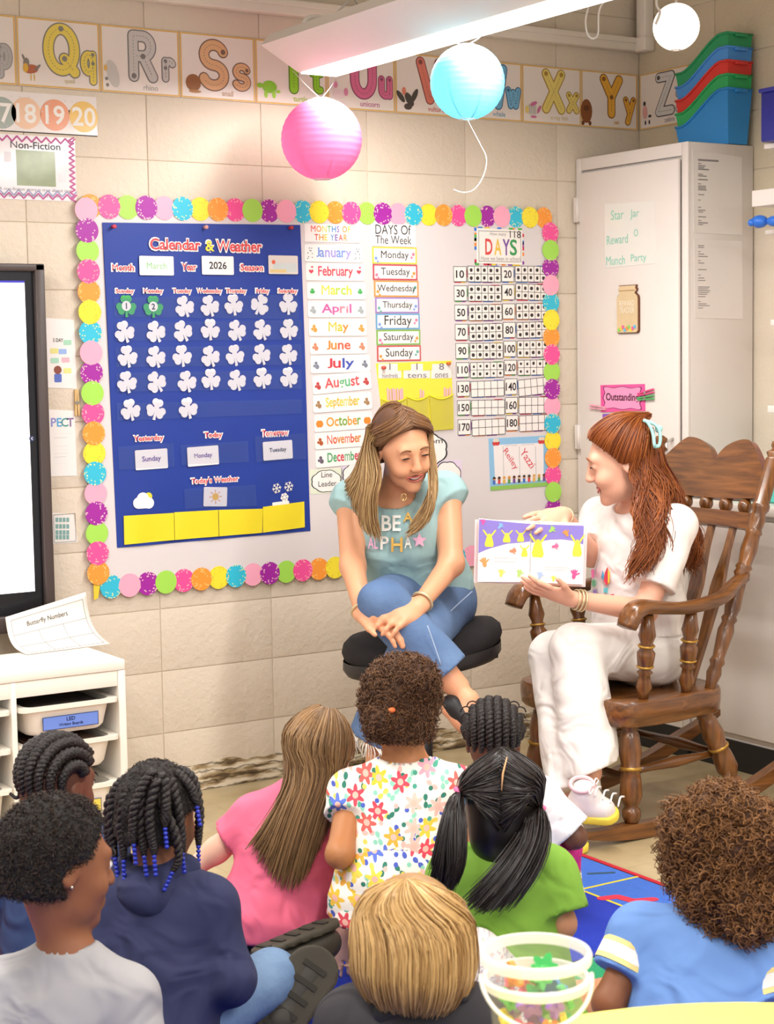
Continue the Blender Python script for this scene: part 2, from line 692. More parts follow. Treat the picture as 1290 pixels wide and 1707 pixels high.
LET = {  # unit square, y up
    'P': [[(.2, 0), (.2, 1), (.5, 1)] + arc(.5, .76, .28, .24, 90, -90) + [(.2, .52)]],
    'Q': [arc(.5, .5, .46, .5, 90, 450, 28), [(.6, .28), (.95, -.03)]],
    'R': [[(.15, 0), (.15, 1), (.5, 1)] + arc(.5, .75, .3, .25, 90, -90) + [(.15, .5)], [(.5, .5), (.85, 0)]],
    'S': [arc(.52, .75, .36, .25, 20, 270, 16) + arc(.5, .25, .38, .25, 90, -160, 16)],
    'T': [[(.05, 1), (.95, 1)], [(.5, 1), (.5, 0)]],
    'U': [[(.12, 1), (.12, .38)] + arc(.5, .38, .38, .38, 180, 360, 16) + [(.88, 1)]],
    'V': [[(.08, 1), (.5, 0), (.92, 1)]],
    'W': [[(.02, 1), (.26, 0), (.5, .8), (.74, 0), (.98, 1)]],
    'X': [[(.12, 1), (.88, 0)], [(.88, 1), (.12, 0)]],
    'Y': [[(.1, 1), (.5, .48), (.9, 1)], [(.5, .48), (.5, 0)]],
    'Z': [[(.12, 1), (.88, 1), (.12, 0), (.88, 0)]],
    'p': [[(.2, 1), (.2, -.5)], arc(.5, .5, .3, .5, 180, -180, 18)],
    'q': [[(.8, 1), (.8, -.5)], arc(.48, .5, .32, .5, 0, 360, 18)],
    'r': [[(.25, 1), (.25, 0)], [(.25, .6)] + arc(.55, .6, .3, .4, 160, 40, 8)],
    's': [arc(.52, .75, .34, .25, 20, 270, 14) + arc(.5, .25, .36, .25, 90, -160, 14)],
    't': [[(.45, 1.5), (.45, .25)] + arc(.7, .25, .25, .25, 180, 290, 8), [(.15, 1), (.8, 1)]],
    'u': [[(.15, 1), (.15, .35)] + arc(.5, .35, .35, .35, 180, 360, 12) + [(.85, 1)], [(.85, 1), (.85, 0)]],
    'v': [[(.1, 1), (.5, 0), (.9, 1)]],
    'w': [[(.02, 1), (.26, 0), (.5, .85), (.74, 0), (.98, 1)]],
    'x': [[(.12, 1), (.88, 0)], [(.88, 1), (.12, 0)]],
    'y': [[(.1, 1), (.5, .1)], [(.9, 1), (.3, -.5)]],
    'z': [[(.12, 1), (.88, 1), (.12, 0), (.88, 0)]],
}


def put(L, x0, y0, w, h):
    return [[(x0 + a * w, y0 + b * h) for a, b in l] for l in L]


GOLD = M('#e0b568', .5, .05)
CARD = M('#efe4dc', .35, .02)
ALPHA = [('P', 'p', '#b9b6b4', '#9c9894', 'penguin', '#8d8a88'), ('Q', 'q', '#ecd45f', '#8b8678', 'quail', '#c9bd92'), ('R', 'r', '#cfc8c4', '#7f7976', 'rhino', '#b9b2ad'),
         ('S', 's', '#e2b183', '#7e6250', 'snail', '#c8a88a'), ('T', 't', '#93cf2c', '#5d7f22', 'turtle', '#a9bf4a'), ('U', 'u', '#dd6f97', '#8f4a66', 'unicorn', '#c07a98'),
         ('V', 'v', '#e2806f', '#8f4d46', 'vulture', '#c77a72'), ('W', 'w', '#7ab8dd', '#3f6a90', 'whale', '#8fb0c8'), ('X', 'x', '#ead679', '#b08a3a', 'x-ray fish', '#d8c89a'),
         ('Y', 'y', '#eeb13f', '#8a5a28', 'yak', '#d3a050')]
CX0 = WALL.px(27, 90)[0]
CXE = WALL.px(1062, 170)[0]
CW = (CXE - CX0) / 9
zt = .5 * (WALL.px(100, 38)[1] + WALL.px(1000, 115)[1])
zb_ = .5 * (WALL.px(100, 152)[1] + WALL.px(1000, 210)[1])
CH = zt - zb_


def alpha_card(fr, u0, z0, w, h, spec, where):
    U, l, c, oc, word, wc = spec
    u1, z1 = u0 + w, z0 + h
    p = fr.P((u0 + u1) / 2, z0)
    t = thing('alphabet_card', p, 'white alphabet frieze card showing the letter %s with the word %s' % (U, word), 'alphabet card', 'alphabet frieze cards')
    fr.solid('card', [[(u0 + .0015, z0), (u1 - .0015, z0), (u1 - .0015, z1), (u0 + .0015, z1)]], CARD, t, 0, .002)
    fr.solid('gold_border', frame_polys([(u0 + .002, z0 + .001), (u1 - .002, z0 + .001), (u1 - .002, z1 - .001), (u0 + .002, z1 - .001)], .005), GOLD, t, .002, .0026)
    big = put(LET[U], u0 + w * .36, z0 + h * .27, w * .34, h * .60)
    sm = put(LET[l], u0 + w * .77, z0 + h * .27, w * .17, h * .26)
    if U == 'S':
        big = put(LET[U], u0 + w * .26, z0 + h * .22, w * .36, h * .62)
        sm = put(LET[l], u0 + w * .70, z0 + h * .22, w * .22, h * .32)
    bw, sw = .030, .020
    fr.solid('letter_outline', strokes(big, bw + .008) + strokes(sm, sw + .007), M(oc, .5), t, .002, .0026)
    fr.solid('letter', strokes(big, bw) + strokes(sm, sw), M(c, .5), t, .0028, .0032)
    ds = []
    for Ln in big + sm:
        Q = smooth_path(Ln, 2) if len(Ln) == 2 else A(Ln)
        seg = np.linalg.norm(np.diff(Q, axis=0), axis=1)
        cum = np.concatenate([[0], np.cumsum(seg)])
        for s0 in np.arange(.006, cum[-1] - .004, .010):
            ds.append([[np.interp(s0, cum, Q[:, 0]), np.interp(s0, cum, Q[:, 1])], [np.interp(s0 + .004, cum, Q[:, 0]), np.interp(s0 + .004, cum, Q[:, 1])]])
    fr.solid('tracing_dashes', strokes(ds, .0016, 2), M(oc, .5), t, .0034, .0036, kind='stuff')
    for Ln, rr in [(q, .0085) for q in big] + [(q, .006) for q in sm]:
        fr.solid('start_dot', [circ(Ln[0], rr, 12)], M(oc, .5), t, .0034, .0040)
    fr.text('word', word, (u0 + w * .62, z0 + h * .11), M(wc, .5), t, h=h * .085 if word[0] != 'x' else h * .1, style='b', hh=.0027)
    # the small animal in the lower corner
    ax, az, s = u0 + w * .17, z0 + h * .2, w
    cnt_ = [0]

    def S(nm, P, col):
        cnt_[0] += 1
        fr.solid(nm, P, M(col, .5), t, .0026, .0030 + .0003 * cnt_[0])
    E_ = lambda x, y, a, b, r=0: [(ax + s * (x + a * math.cos(q) * math.cos(r) - b * math.sin(q) * math.sin(r)), az + s * (y + a * math.cos(q) * math.sin(r) + b * math.sin(q) * math.cos(r))) for q in np.linspace(0, 2 * math.pi, 16, endpoint=False)]
    if U == 'P':
        S('animal', [E_(0, .02, .06, .1)], '#8a8780')
    elif U == 'Q':
        S('animal', [E_(-.01, .04, .09, .05, .1)], '#b8694a')
        S('animal_detail', [E_(-.06, .1, .035, .06), E_(-.09, .16, .012, .04, .4), E_(.07, .06, .05, .015, .8)], '#8a8078')
        S('animal_detail', [E_(-.07, .05, .03, .05), E_(-.01, -.05, .005, .04), E_(.03, -.05, .005, .04)], '#e0b040')
    elif U == 'R':
        S('animal', [E_(-.02, .06, .07, .16, .3)], '#cfcac4')
        S('animal_detail', [E_(-.11, .12, .02, .035)], '#e5b75f')
        S('animal_detail', [E_(-.1, 0, .018, .02), E_(-.09, -.07, .018, .02)], '#8a8580')
    elif U == 'S':
        S('animal', [E_(.0, .03, .10, .10)], '#9a6338')
        S('animal_detail', [E_(.02, -.07, .08, .018)], '#b98552')
    elif U == 'T':
        S('animal', [E_(.02, .05, .10, .075), E_(-.11, .06, .04, .03)], '#8ecb35')
        S('animal_detail', [E_(-.03, -.04, .025, .045), E_(.08, -.04, .025, .045), E_(.14, .0, .03, .02)], '#a8d84a')
    elif U == 'U':
        S('animal', [E_(.0, .03, .09, .06), E_(-.08, .12, .04, .045)], '#f0d9dc')
        S('animal_detail', [E_(-.05, .14, .03, .04), E_(.1, .06, .03, .05)], '#e58fb0')
    elif U == 'V':
        S('animal', [E_(.04, .03, .05, .10, .6), E_(.12, .08, .035, .10, -.5), E_(-.09, .06, .035, .09, .7), E_(.02, -.06, .06, .04)], '#4d4540')
        S('animal_detail', [E_(-.04, .13, .03, .05)], '#e88a70')
    elif U == 'W':
        S('animal', [E_(.02, .04, .1, .06)], '#7fb0d0')
    elif U == 'X':
        S('animal', [E_(.0, .02, .09, .08)], '#ddd6cc')
        S('animal_detail', [E_(-.09, .02, .03, .05)], '#ead07a')
        S('animal_detail', [E_(.02, .1, .06, .025, .4), E_(.11, .03, .02, .06, -.5), E_(.02, -.07, .05, .015)], '#d0709a')
        S('animal_detail', [[(ax + s * (-.05 + .03 * i), az - s * .03), (ax + s * (-.045 + .03 * i), az - s * .03), (ax + s * (-.045 + .03 * i), az + s * .08), (ax + s * (-.05 + .03 * i), az + s * .08)] for i in range(4)], '#8a8a90')
    elif U == 'Y':
        ax -= s * .08
        S('animal', [E_(.0, .06, .10, .16)], '#8c532b')
        S('animal_detail', [E_(-.06, -.1, .025, .03), E_(.06, -.1, .025, .03), E_(0, .1, .05, .04)], '#6e3f20')
    elif U == 'Z':
        S('animal', [E_(-.05, .08, .05, .09)], '#e3a9a8')
        S('animal_detail', [E_(-.06, .2, .025, .03), E_(-.04, -.06, .015, .03), E_(.04, -.06, .015, .03), E_(.05, .02, .03, .02)], '#3c3a3a')


for i, spec in enumerate(ALPHA):
    alpha_card(WALL, CX0 + (i - 1) * CW, zb_, CW, CH, spec, '')
RW = Frame((XR, 0, 0), (0, -1, 0), (0, 0, 1))
alpha_card(RW, .004, zb_, CW, CH, ('Z', 'z', '#d9d6d4', '#4c4a4c', 'zebra', '#a09a94'), '')

# ---------------------------------------------------------------- posters at the left
a, b = WALL.px(160, 162), WALL.px(160, 228)
t = thing('number_strip', WALL.P(a[0] - .3, b[1]), 'laminated number strip with pastel circles 17 to 20', 'poster')
WALL.solid('sheet', [[(a[0] - .75, b[1]), (a[0], b[1]), (a[0], a[1]), (a[0] - .75, a[1])]], M('#ece4e0', .12, .03), t, 0, .002)
WALL.solid('bottom_edge', [[(a[0] - .75, b[1]), (a[0], b[1]), (a[0], b[1] + .003), (a[0] - .75, b[1] + .003)]], BLACK, t, .002, .0025)
WALL.solid('link_bar', [[(WALL.px(x0, 188)[0], WALL.px(x0, 193)[1]), (WALL.px(x1, 188)[0], WALL.px(x1, 193)[1]), (WALL.px(x1, 188)[0], WALL.px(x1, 184)[1]), (WALL.px(x0, 188)[0], WALL.px(x0, 184)[1])] for x0, x1 in ((16, 26), (62, 72), (110, 120), (155, 160))], BLACK, t, .002, .0024)
for n, x, y, c in (('17', 2, 188, '#a4aea6'), ('18', 43, 189, '#edc3a4'), ('19', 91, 192, '#ea9f7c'), ('20', 139, 195, '#e9bd62')):
    q = WALL.px(x, y)
    o = WALL.solid('number_circle', [circ(q, .047, 24)], M(c, .2), t, .002, .003)
    WALL.text('number', n, q, WHITE, o, h=.058, style='b', hh=.0034)
dots = [circ((a[0] - .02 - .73 * RNG.random(), b[1] + .01 + (a[1] - b[1] - .02) * RNG.random()), .002, 5) for _ in range(90)]
WALL.solid('speckle', dots, M('#cfc6c6', .4), t, .002, .0022, kind='stuff')

a, b = WALL.px(124, 230), WALL.px(124, 336)
x0, x1, z0, z1 = a[0] - .34, a[0], b[1], a[1]
t = thing('reading_poster', WALL.P((x0 + x1) / 2, z0), 'glossy non-fiction poster with zigzag border and photograph', 'poster')
WALL.solid('sheet', [[(x0, z0), (x1, z0), (x1, z1), (x0, z1)]], M('#efe7ea', .1, .02), t, 0, .002)
zig = []
for (p, q, ho) in (((x0, z0 + .012), (x1, z0 + .012), 1), ((x0, z1 - .012), (x1, z1 - .012), 1), ((x1 - .012, z0), (x1 - .012, z1), 0)):
    n = 22
    P = [(p[0] + (q[0] - p[0]) * i / n + (0 if ho else .008 * (-1) ** i), p[1] + (q[1] - p[1]) * i / n + (.008 * (-1) ** i if ho else 0)) for i in range(n + 1)]
    zig.append(P)
WALL.solid('zigzag_border', strokes(zig, .005, 2), M('#b64a8a', .3), t, .002, .0024, kind='stuff')
WALL.solid('zigzag_border', strokes([[(p[0], p[1] + .009) for p in zig[0]], ], .004, 2), M('#8d93b8', .3), t, .002, .0024, kind='stuff')
WALL.textpx('heading', 'Non-Fiction', 17, 100, 243, 12, M('#3f3b40', .3), t, style='b', hh=.0026)
q0, q1 = WALL.px(28, 309), WALL.px(91, 253)
WALL.solid('photograph', [[(q0[0], q0[1]), (q1[0], q0[1]), (q1[0], q1[1]), (q0[0], q1[1])]], M('#8f9a72', .15, .5, 12), t, .002, .0026)
for q_ in ((7, 270, 18, 253), (98, 303, 109, 290)):
    WALL.solid('small_box', [rrect(*WALL.px(*q_[:2]), *WALL.px(*q_[2:]))], M('#ddd6da', .2), t, .002, .0025)
WALL.textpx('sentence', 'A non-fiction story is true, about real'.replace(',', ''), -2, 118, 317, 7, M('#77727a', .3), t, hh=.0026)
WALL.textpx('sentence', 'things people events and places', 2, 100, 326, 7, M('#77727a', .3), t, hh=.0026)


def sheet(name, lab, cat, quad, col, th=.0015, off=0., rough=.4, group=None, frame=WALL, r=0):
    """paper from four photo points TL TR BR BL on a surface"""
    P = [frame.px(*q) for q in quad]
    c = A(P).mean(0)
    t = thing(name, frame.P(c[0], min(p[1] for p in P), off), lab, cat, group)
    frame.solid('sheet', [P], M(col, rough, .02), t, off, off + th)
    return t, P


t, P = sheet('question_poster', 'white poster with small coloured speech bubbles half behind the screen', 'poster', [(40, 528), (123, 533), (128, 648), (42, 645)], '#efe9e6')
WALL.textpx('heading', '5 DAY', 88, 105, 567, 6, INK, t, style='b', hh=.002)
for (x, y, c) in ((112, 571, '#a8d8bb'), (104, 586, '#9ab4e8'), (90, 585, '#e3dc8a'), (109, 600, '#eeb4c0'), (91, 601, '#a9d8c0'), (112, 618, '#ece18f')):
    q = WALL.px(x, y)
    WALL.solid('speech_bubble', [rrect(q[0] - .013, q[1] - .008, q[0] + .013, q[1] + .008, .003)], M(c, .4), t, .0015, .002)
q = WALL.px(96, 621)
WALL.solid('drawn_child', [circ((q[0], q[1] + .008), .013, 12)], M('#8a4a3a', .5), t, .0015, .002)
WALL.solid('drawn_child', [rrect(q[0] - .012, q[1] - .03, q[0] + .012, q[1] - .004, .004)], M('#5a6fc0', .5), t, .0015, .002)
t, P = sheet('respect_poster', 'white classroom rules poster headed RESPECT half behind the screen', 'poster', [(40, 680), (124, 685), (128, 793), (42, 795)], '#efe9e6')
for ch, x, c in (('R', 58, '#e0679a'), ('E', 66, '#59b0c8'), ('S', 75, '#8a6fc0'), ('P', 89, '#8f8fd0'), ('E', 98.5, '#58a8d8'), ('C', 107.5, '#4f9a9a'), ('T', 117, '#8a6a9a')):
    q = WALL.px(x, 704)
    WALL.text('heading_letter', ch, q, M(c, .4), t, h=.027, style='b', hh=.002)
WALL.solid('text_lines', [rrect(*WALL.px(90, y + 1.3), *WALL.px(90 + w, y)) for y, w in ((722, 30), (729, 22), (743, 26), (749, 28), (755, 24), (761, 20), (767, 27), (772, 25))], M('#a7a2a6', .5), t, .0015, .0018)
t, P = sheet('data_card', 'small white card with rows of teal boxes beside the screen', 'card', [(40, 852), (122, 857), (129, 904), (42, 909)], '#e9e4df')
WALL.solid('card_outline', frame_polys([(WALL.px(60, 0)[0], WALL.px(90, 905)[1]), (WALL.px(126, 880)[0], WALL.px(90, 905)[1]), (WALL.px(126, 880)[0], WALL.px(90, 858)[1]), (WALL.px(60, 0)[0], WALL.px(90, 858)[1])], .0015), M('#6f6d70', .5), t, .0015, .0018)
WALL.solid('teal_box', [rrect(*WALL.px(x + 5, y + 7), *WALL.px(x, y), 0) for y in (863, 874, 884, 892) for x in (92, 98, 104, 110)], M('#7fa9a6', .5), t, .0015, .0018)
for (x, y, lab) in ((127, 671, 'wooden clothespin hanging at the edge of the dotted border'),):
    q = WALL.px(x, y)
    t = thing('clothespin', WALL.P(q[0], q[1] - .04, .006), lab, 'clothespin')
    for s in (-1, 1):
        WALL.solid('prong', [[(q[0] + s * .005 - .003, q[1] - .04), (q[0] + s * .005 + .003, q[1] - .04), (q[0] + s * .003 + .003, q[1] + .04), (q[0] + s * .003 - .003, q[1] + .04)]], M('#d9b57c', .6), t, 0, .009)
    WALL.solid('spring', [rrect(q[0] - .007, q[1] - .004, q[0] + .007, q[1] + .004)], M('#9a958e', .3, metal=.8), t, .009, .011)

# ---------------------------------------------------------------- bulletin board
BX0, BX1, BZ0, BZ1 = -.215, 1.575, .712, 1.895
BT = .012
t = thing('bulletin_board', (.7, 0, BZ0), 'large pale grey bulletin board edged with bright dots', 'board')
WALL.solid('panel', [[(BX0, BZ0), (BX1, BZ0), (BX1, BZ1), (BX0, BZ1)]], M('#dcd4d4', .55, .02), t, .0005, BT)
BD = Frame((0, -BT, 0), (1, 0, 0), (0, 0, 1))
PAL = {'orange': '#f79a3c', 'hotpink': '#f3549a', 'green': '#a5dc57', 'purple': '#a3299e', 'pink': '#f8aac2', 'cyan': '#37bcd8', 'yellow': '#f7e23c'}
SPK = {'orange': '#f9c77a', 'hotpink': '#fbb3b8', 'green': None, 'purple': '#f3c7cf', 'pink': None, 'cyan': '#d9e6b0', 'yellow': '#e2c93a'}
SEQ = ['orange', 'hotpink', 'green', 'purple', 'pink', 'cyan', 'yellow']
DR = .0375


def border(name, lab, pts, cols, flip, hb=0.):
    c = A(pts).mean(0)
    t = thing('border_strip', BD.P(c[0], min(p[1] for p in pts)), lab, 'border', 'dotted border strips of the bulletin board')
    P = A(pts)
    d = (P[-1] - P[0]) / np.linalg.norm(P[-1] - P[0])
    n = A([-d[1], d[0]])
    e0, e1 = P[0] - d * .02, P[-1] + d * .02
    BD.solid('backing', [[e0 - n * .012, e1 - n * .012, e1 + n * .012, e0 + n * .012]], M('#6f4a3f', .7), t, 0, .0006 + hb * .1)
    for i, (p, cn) in enumerate(zip(pts, cols)):
        h = .001 + .0007 * (i % 2) + hb
        o = BD.solid('dot', [circ(p, DR, 26)], M(PAL[cn], .35, .03), t, h, h + .0009)
        if SPK[cn]:
            sp = []
            for j in range(30):
                q = RNG.random() * 2 * math.pi
                rr = DR * (1 - .48 * RNG.random() ** 1.8)
                if flip is not None and math.cos(q - flip) < -.55 and rr < DR * .8:
                    continue
                sp.append(circ((p[0] + min(rr, DR * .95) * math.cos(q), p[1] + min(rr, DR * .95) * math.sin(q)), .0024, 6))
            BD.solid('speckles', sp, M(SPK[cn], .4), o, h + .0009, h + .0012, kind='stuff')


tl, tr = BD.px(150, 344), BD.px(906, 363)
top_pts = [tl + (tr - tl) * i / 28 for i in range(29)]
border('', 'dotted border strip along the top of the bulletin board', top_pts, [SEQ[i % 7] for i in range(29)], None)
la, lb = BD.px(143, 350), BD.px(163, 955)
RSEQ = ['pink', 'purple', 'green', 'hotpink', 'orange', 'yellow', 'cyan']
border('', 'dotted border strip down the edge of the board nearest the screen', [la + (lb - la) * i / 18 for i in range(19)], [RSEQ[i % 7] for i in range(19)], None, .0025)
ba, bb = BD.px(185, 978), BD.px(558, 946)
bd = (bb - ba) / 13
nb = int((BX1 - .02 - ba[0]) / bd[0]) + 1
BSEQ = ['cyan', 'pink', 'purple', 'green', 'hotpink', 'orange', 'yellow']
border('', 'dotted border strip along the bottom of the bulletin board', [ba + bd * i for i in range(nb)], [BSEQ[i % 7] for i in range(nb)], None)
ra, rb = BD.px(916, 388), BD.px(921, 820)
RS2 = ['hotpink', 'green', 'purple', 'pink', 'cyan', 'yellow', 'orange']
border('', 'dotted border strip down the edge of the board beside the cabinet', [ra + (rb - ra) * i / 15 for i in range(19)], [RS2[i % 7] for i in range(19)], None, .0025)
q = BD.px(162, 984)
BD.solid('border_scrap', [[(q[0] - .012, q[1] - .03), (q[0] + .002, q[1] - .025), (q[0] + .014, q[1] + .035), (q[0] - .012, q[1] + .035)]], M('#eecb3a', .5), None, .0, .001, label='torn yellow border scrap below the corner of the dots', cat='paper scrap')

# ---------------------------------------------------------------- calendar pocket chart
NAVY = M('#1d3a94', .5, .10, 5., bump=.25, bscale=7)
VINYL = M('#5d75b8', .15, .05, alpha=.10)
RED = M('#e0404a', .5)
c4 = [BD.px(*q) for q in ((170, 371), (500, 375), (517, 885), (195, 913))]


def cal(s, r):
    """chart coordinates, s to the right, r downwards, 0..1"""
    a = c4[0] + (c4[1] - c4[0]) * s
    b = c4[3] + (c4[2] - c4[3]) * s
    return a + (b - a) * r


chart = thing('calendar_chart', BD.P(*cal(.5, 1)), 'blue calendar and weather pocket chart pinned to the bulletin board', 'pocket chart')
n = 14
grid = [[cal(i / n, j / n) for i in range(n + 1)] for j in range(n + 1)]
V, Fc = [], []
for hh in (0, 1):
    for j in range(n + 1):
        for i in range(n + 1):
            w = .0025 + .0018 * math.sin(i * 1.3 + j * .4) + .002 * max(0, j / n - .6) * math.sin(i * .9)
            V.append(BD.P(*grid[j][i], max(.0012, w) + .0006 if hh else .0002))
m = (n + 1) ** 2
for j in range(n):
    for i in range(n):
        a, b, c, d = j * (n + 1) + i, j * (n + 1) + i + 1, (j + 1) * (n + 1) + i + 1, (j + 1) * (n + 1) + i
        Fc += [(m + d, m + c, m + b, m + a), (a, b, c, d)]
mobj('backing', V, Fc, NAVY, chart)
CL = Frame((0, -BT - .0055, 0), (1, 0, 0), (0, 0, 1))
for x, y, cc, lab in ((188, 378, '#d9485c', 'red push pin at the corner of the blue chart nearest the screen'), (341, 379, '#e8a49c', 'pale pink push pin at the middle of the blue chart'), (483, 380, '#b93340', 'dark red push pin at the corner of the blue chart by January')):
    p = CL.P(*CL.px(x, y))
    MB().lathe(p, p + A([0, -.016, 0]), [(0, .006), (.2, .0045), (.6, .0035), (.8, .0065), (1, .006)], 12).build('push_pin', M(cc, .25), label=lab, cat='push pin')


def outl(t, x0, x1, yc, h, slope=0., mat=RED, stroke=True, sty='b'):
    if stroke:
        CL.textpx('lettering_outline', t, x0 - 2.2, x1 + 2.2, yc, h + 4.4, WHITE, chart, slope=slope, style='o', hh=.0004)
    CL.textpx('lettering', t, x0, x1, yc, h, mat, chart, slope=slope, style=sty, hh=.001)


outl('Calendar', 250, 334, 407.5, 19)
outl('&', 342, 357, 410, 18, mat=M('#f2e14d', .5))
outl('Weather', 361, 436, 410.5, 19)
outl('Month', 187, 223, 446, 11)
outl('Year', 303, 327, 445, 12)
outl('Season', 401, 438, 446, 11)
for i, (d, x0, x1, y) in enumerate((('Sunday', 193, 223, 486), ('Monday', 240, 271, 486), ('Tuesday', 289, 318, 486), ('Wednesday', 329, 369, 486), ('Thursday', 377, 410, 486), ('Friday', 427, 448, 486), ('Saturday', 464, 495, 486))):
    outl(d, x0, x1, y, 8.5)
outl('Yesterday', 223, 272, 731.5, 11, -.02)
outl('Today', 341, 370, 726, 11)
outl('Tomorrow', 437, 480, 721.5, 10)
outl("Today's Weather", 319, 397, 801, 11, -.02)
# clear pocket strips
rows = [(187, 500, 497, 528, 532), (189, 505, 539, 568, 566), (190, 505, 580, 612, 608), (191, 505, 622, 653, 648), (192, 506, 672, 701, 689)]
for x0, x1, ya, yb, yr in rows:
    P = [CL.px(x0 + 2, ya), CL.px(x1 - 4, ya - 6), CL.px(x1 - 3, yr), CL.px(x0 + 3, yb)]
    CL.solid('clear_pocket', [P], VINYL, chart, .0034, .0037)
for q in ([(196, 745), (288, 738), (290, 778), (198, 783)], [(300, 742), (412, 735), (414, 770), (302, 775)], [(424, 728), (508, 722), (510, 765), (426, 770)], [(306, 815), (425, 808), (427, 843), (308, 848)]):
    CL.solid('clear_pocket', [[CL.px(*p) for p in q]], VINYL, chart, .0034, .0037)
YEL = M('#f1dc2e', .4, .05, 5, bump=.2, bscale=10)
for k, q in enumerate(([(206, 860), (289, 855), (290, 900), (207, 908)], [(290, 854), (363, 850), (364, 894), (291, 900)], [(364, 850), (438, 848), (437, 888), (365, 894)], [(438, 845), (507, 836), (508, 879), (438, 888)])):
    P = [CL.px(*p) for p in q]
    V, n = [], 8
    for hh in (0, 1):
        for j in range(n + 1):
            for i in range(n + 1):
                a = P[0] + (P[1] - P[0]) * i / n
                b = P[3] + (P[2] - P[3]) * i / n
                p = a + (b - a) * j / n
                V.append(CL.P(p[0], p[1], .0005 + (.001 + .007 * math.sin(math.pi * i / n) * (1 - j / n) + .002 * math.sin(i + k)) * hh))
    Fc, m = [], (n + 1) ** 2
    for j in range(n):
        for i in range(n):
            a, b, c, d = j * (n + 1) + i, j * (n + 1) + i + 1, (j + 1) * (n + 1) + i + 1, (j + 1) * (n + 1) + i
            Fc += [(m + d, m + c, m + b, m + a), (a, b, c, d)]
    mobj('yellow_pocket', V, Fc, YEL, chart)


def pcard(name, lab, cat, x0, y0, x1, y1, col='#f6f1ee', rot=0., group=None, r=.004, fr=CL, h=.001, th=.0012, tilt=0.):
    a, b = fr.px(x0, (y0 + y1) / 2), fr.px(x1, (y0 + y1) / 2)
    u, d = fr.px((x0 + x1) / 2, y0), fr.px((x0 + x1) / 2, y1)
    c = A([(a[0] + b[0]) / 2, (u[1] + d[1]) / 2])
    w, hh = b[0] - a[0], u[1] - d[1]
    t = thing(name, fr.P(c[0], c[1] - hh / 2, h), lab, cat, group)
    R = A([[math.cos(rot), -math.sin(rot)], [math.sin(rot), math.cos(rot)]])
    fr.solid('card', [[R @ A(p) + c for p in rrect(-w / 2, -hh / 2, w / 2, hh / 2, r)]], M(col, .4, .015), t, h, h + th)
    return t, c, w, hh


t, c, w, h = pcard('month_card', 'white card reading March beside the word Month', 'card', 232, 427, 289, 459)
CL.text('word', 'March', c, M('#7ec77a', .5), t, w=w * .58, style='r', hh=.0025)
t, c, w, h = pcard('year_card', 'white card reading 2026 beside the word Year', 'card', 336, 427, 389, 458)
CL.text('word', '2026', c, INK, t, w=w * .55, style='b', hh=.0025)
t, c, w, h = pcard('season_card', 'small season picture card at the corner of the chart', 'card', 447, 426, 496, 457, '#d9d2cc')
CL.solid('picture', [rrect(c[0] - w * .35, c[1] - h * .38, c[0] + w * .45, c[1] + h * .1)], M('#c9d0cf', .4, .15), t, .0022, .0024)
CL.solid('picture', [rrect(c[0] - w * .45, c[1] - h * .42, c[0] + w * .1, c[1] - h * .25)], M('#ddc487', .4), t, .0024, .0027)
CL.solid('picture', [circ((c[0] - w * .33, c[1] + h * .14), .007, 10)], M('#e0674a', .4), t, .0024, .0027)
for nm, wd, x0, y0, x1, y1, rot in (('yesterday', 'Sunday', 225, 749, 279, 782, .02), ('today', 'Monday', 312, 744, 364, 776, .03), ('tomorrow', 'Tuesday', 438, 735, 487, 766, .03)):
    t, c, w, h = pcard('day_card', 'white card reading %s in the %s pocket' % (wd, nm), 'card', x0, y0, x1, y1, rot=rot, group='day name cards in the chart')
    CL.text('word', wd, c, M('#6a3f8f', .5) if wd != 'Tuesday' else INK, t, w=w * .58, style='b', hh=.0026, rot=rot)
t, c, w, h = pcard('weather_card', 'white sunny weather card in the pocket under Today', 'card', 339, 812, 378, 844, '#e9e4e4', rot=-.06)
CL.solid('sun', [circ(c, .012, 16)], M('#e2b43a', .5), t, .0022, .0026)
CL.solid('sun_ray', strokes([[(c[0] + .015 * math.cos(q), c[1] + .015 * math.sin(q)), (c[0] + .022 * math.cos(q), c[1] + .022 * math.sin(q))] for q in np.linspace(0, 6.28, 9)[:-1]], .0025, 3), M('#d98a30', .5), t, .0022, .0026)
q = CL.px(239, 838)
t = thing('cloud_cutout', CL.P(q[0], q[1] - .02), 'white cloud cutout with a small sun above the yellow pocket', 'cutout')
CL.solid('cloud', [circ((q[0] - .018, q[1]), .018, 16), circ((q[0] + .018, q[1] - .002), .018, 16), circ((q[0] - .002, q[1] + .012), .021, 16), rrect(q[0] - .02, q[1] - .018, q[0] + .02, q[1])], M('#f6f2f2', .4), t, .001, .002)
CL.solid('sun', [circ((q[0] + .018, q[1] + .019), .013, 14)], M('#d9d33a', .5), t, .0004, .0009)
for k, (x, y, s, lab) in enumerate(((461, 814, .017, 'white lacy snowflake nearest the sunny card'), (481, 811, .017, 'thin white snowflake at the top beside the chart edge'), (474, 829, .014, 'bold white snowflake just above the tucked weather card'))):
    q = CL.px(x, y)
    P = []
    for j in range(6):
        g = j * math.pi / 3 + .2
        P.append([(q[0], q[1]), (q[0] + s * math.cos(g), q[1] + s * math.sin(g))])
        for s2 in (-1, 1):
            m0 = (q[0] + .6 * s * math.cos(g), q[1] + .6 * s * math.sin(g))
            P.append([m0, (m0[0] + .35 * s * math.cos(g + s2 * .9), m0[1] + .35 * s * math.sin(g + s2 * .9))])
    CL.solid('snowflake', strokes(P, .0022 if k != 2 else .004, 3), WHITE, None, .0005, .0012, label=lab, cat='cutout', group='snowflakes on the chart')
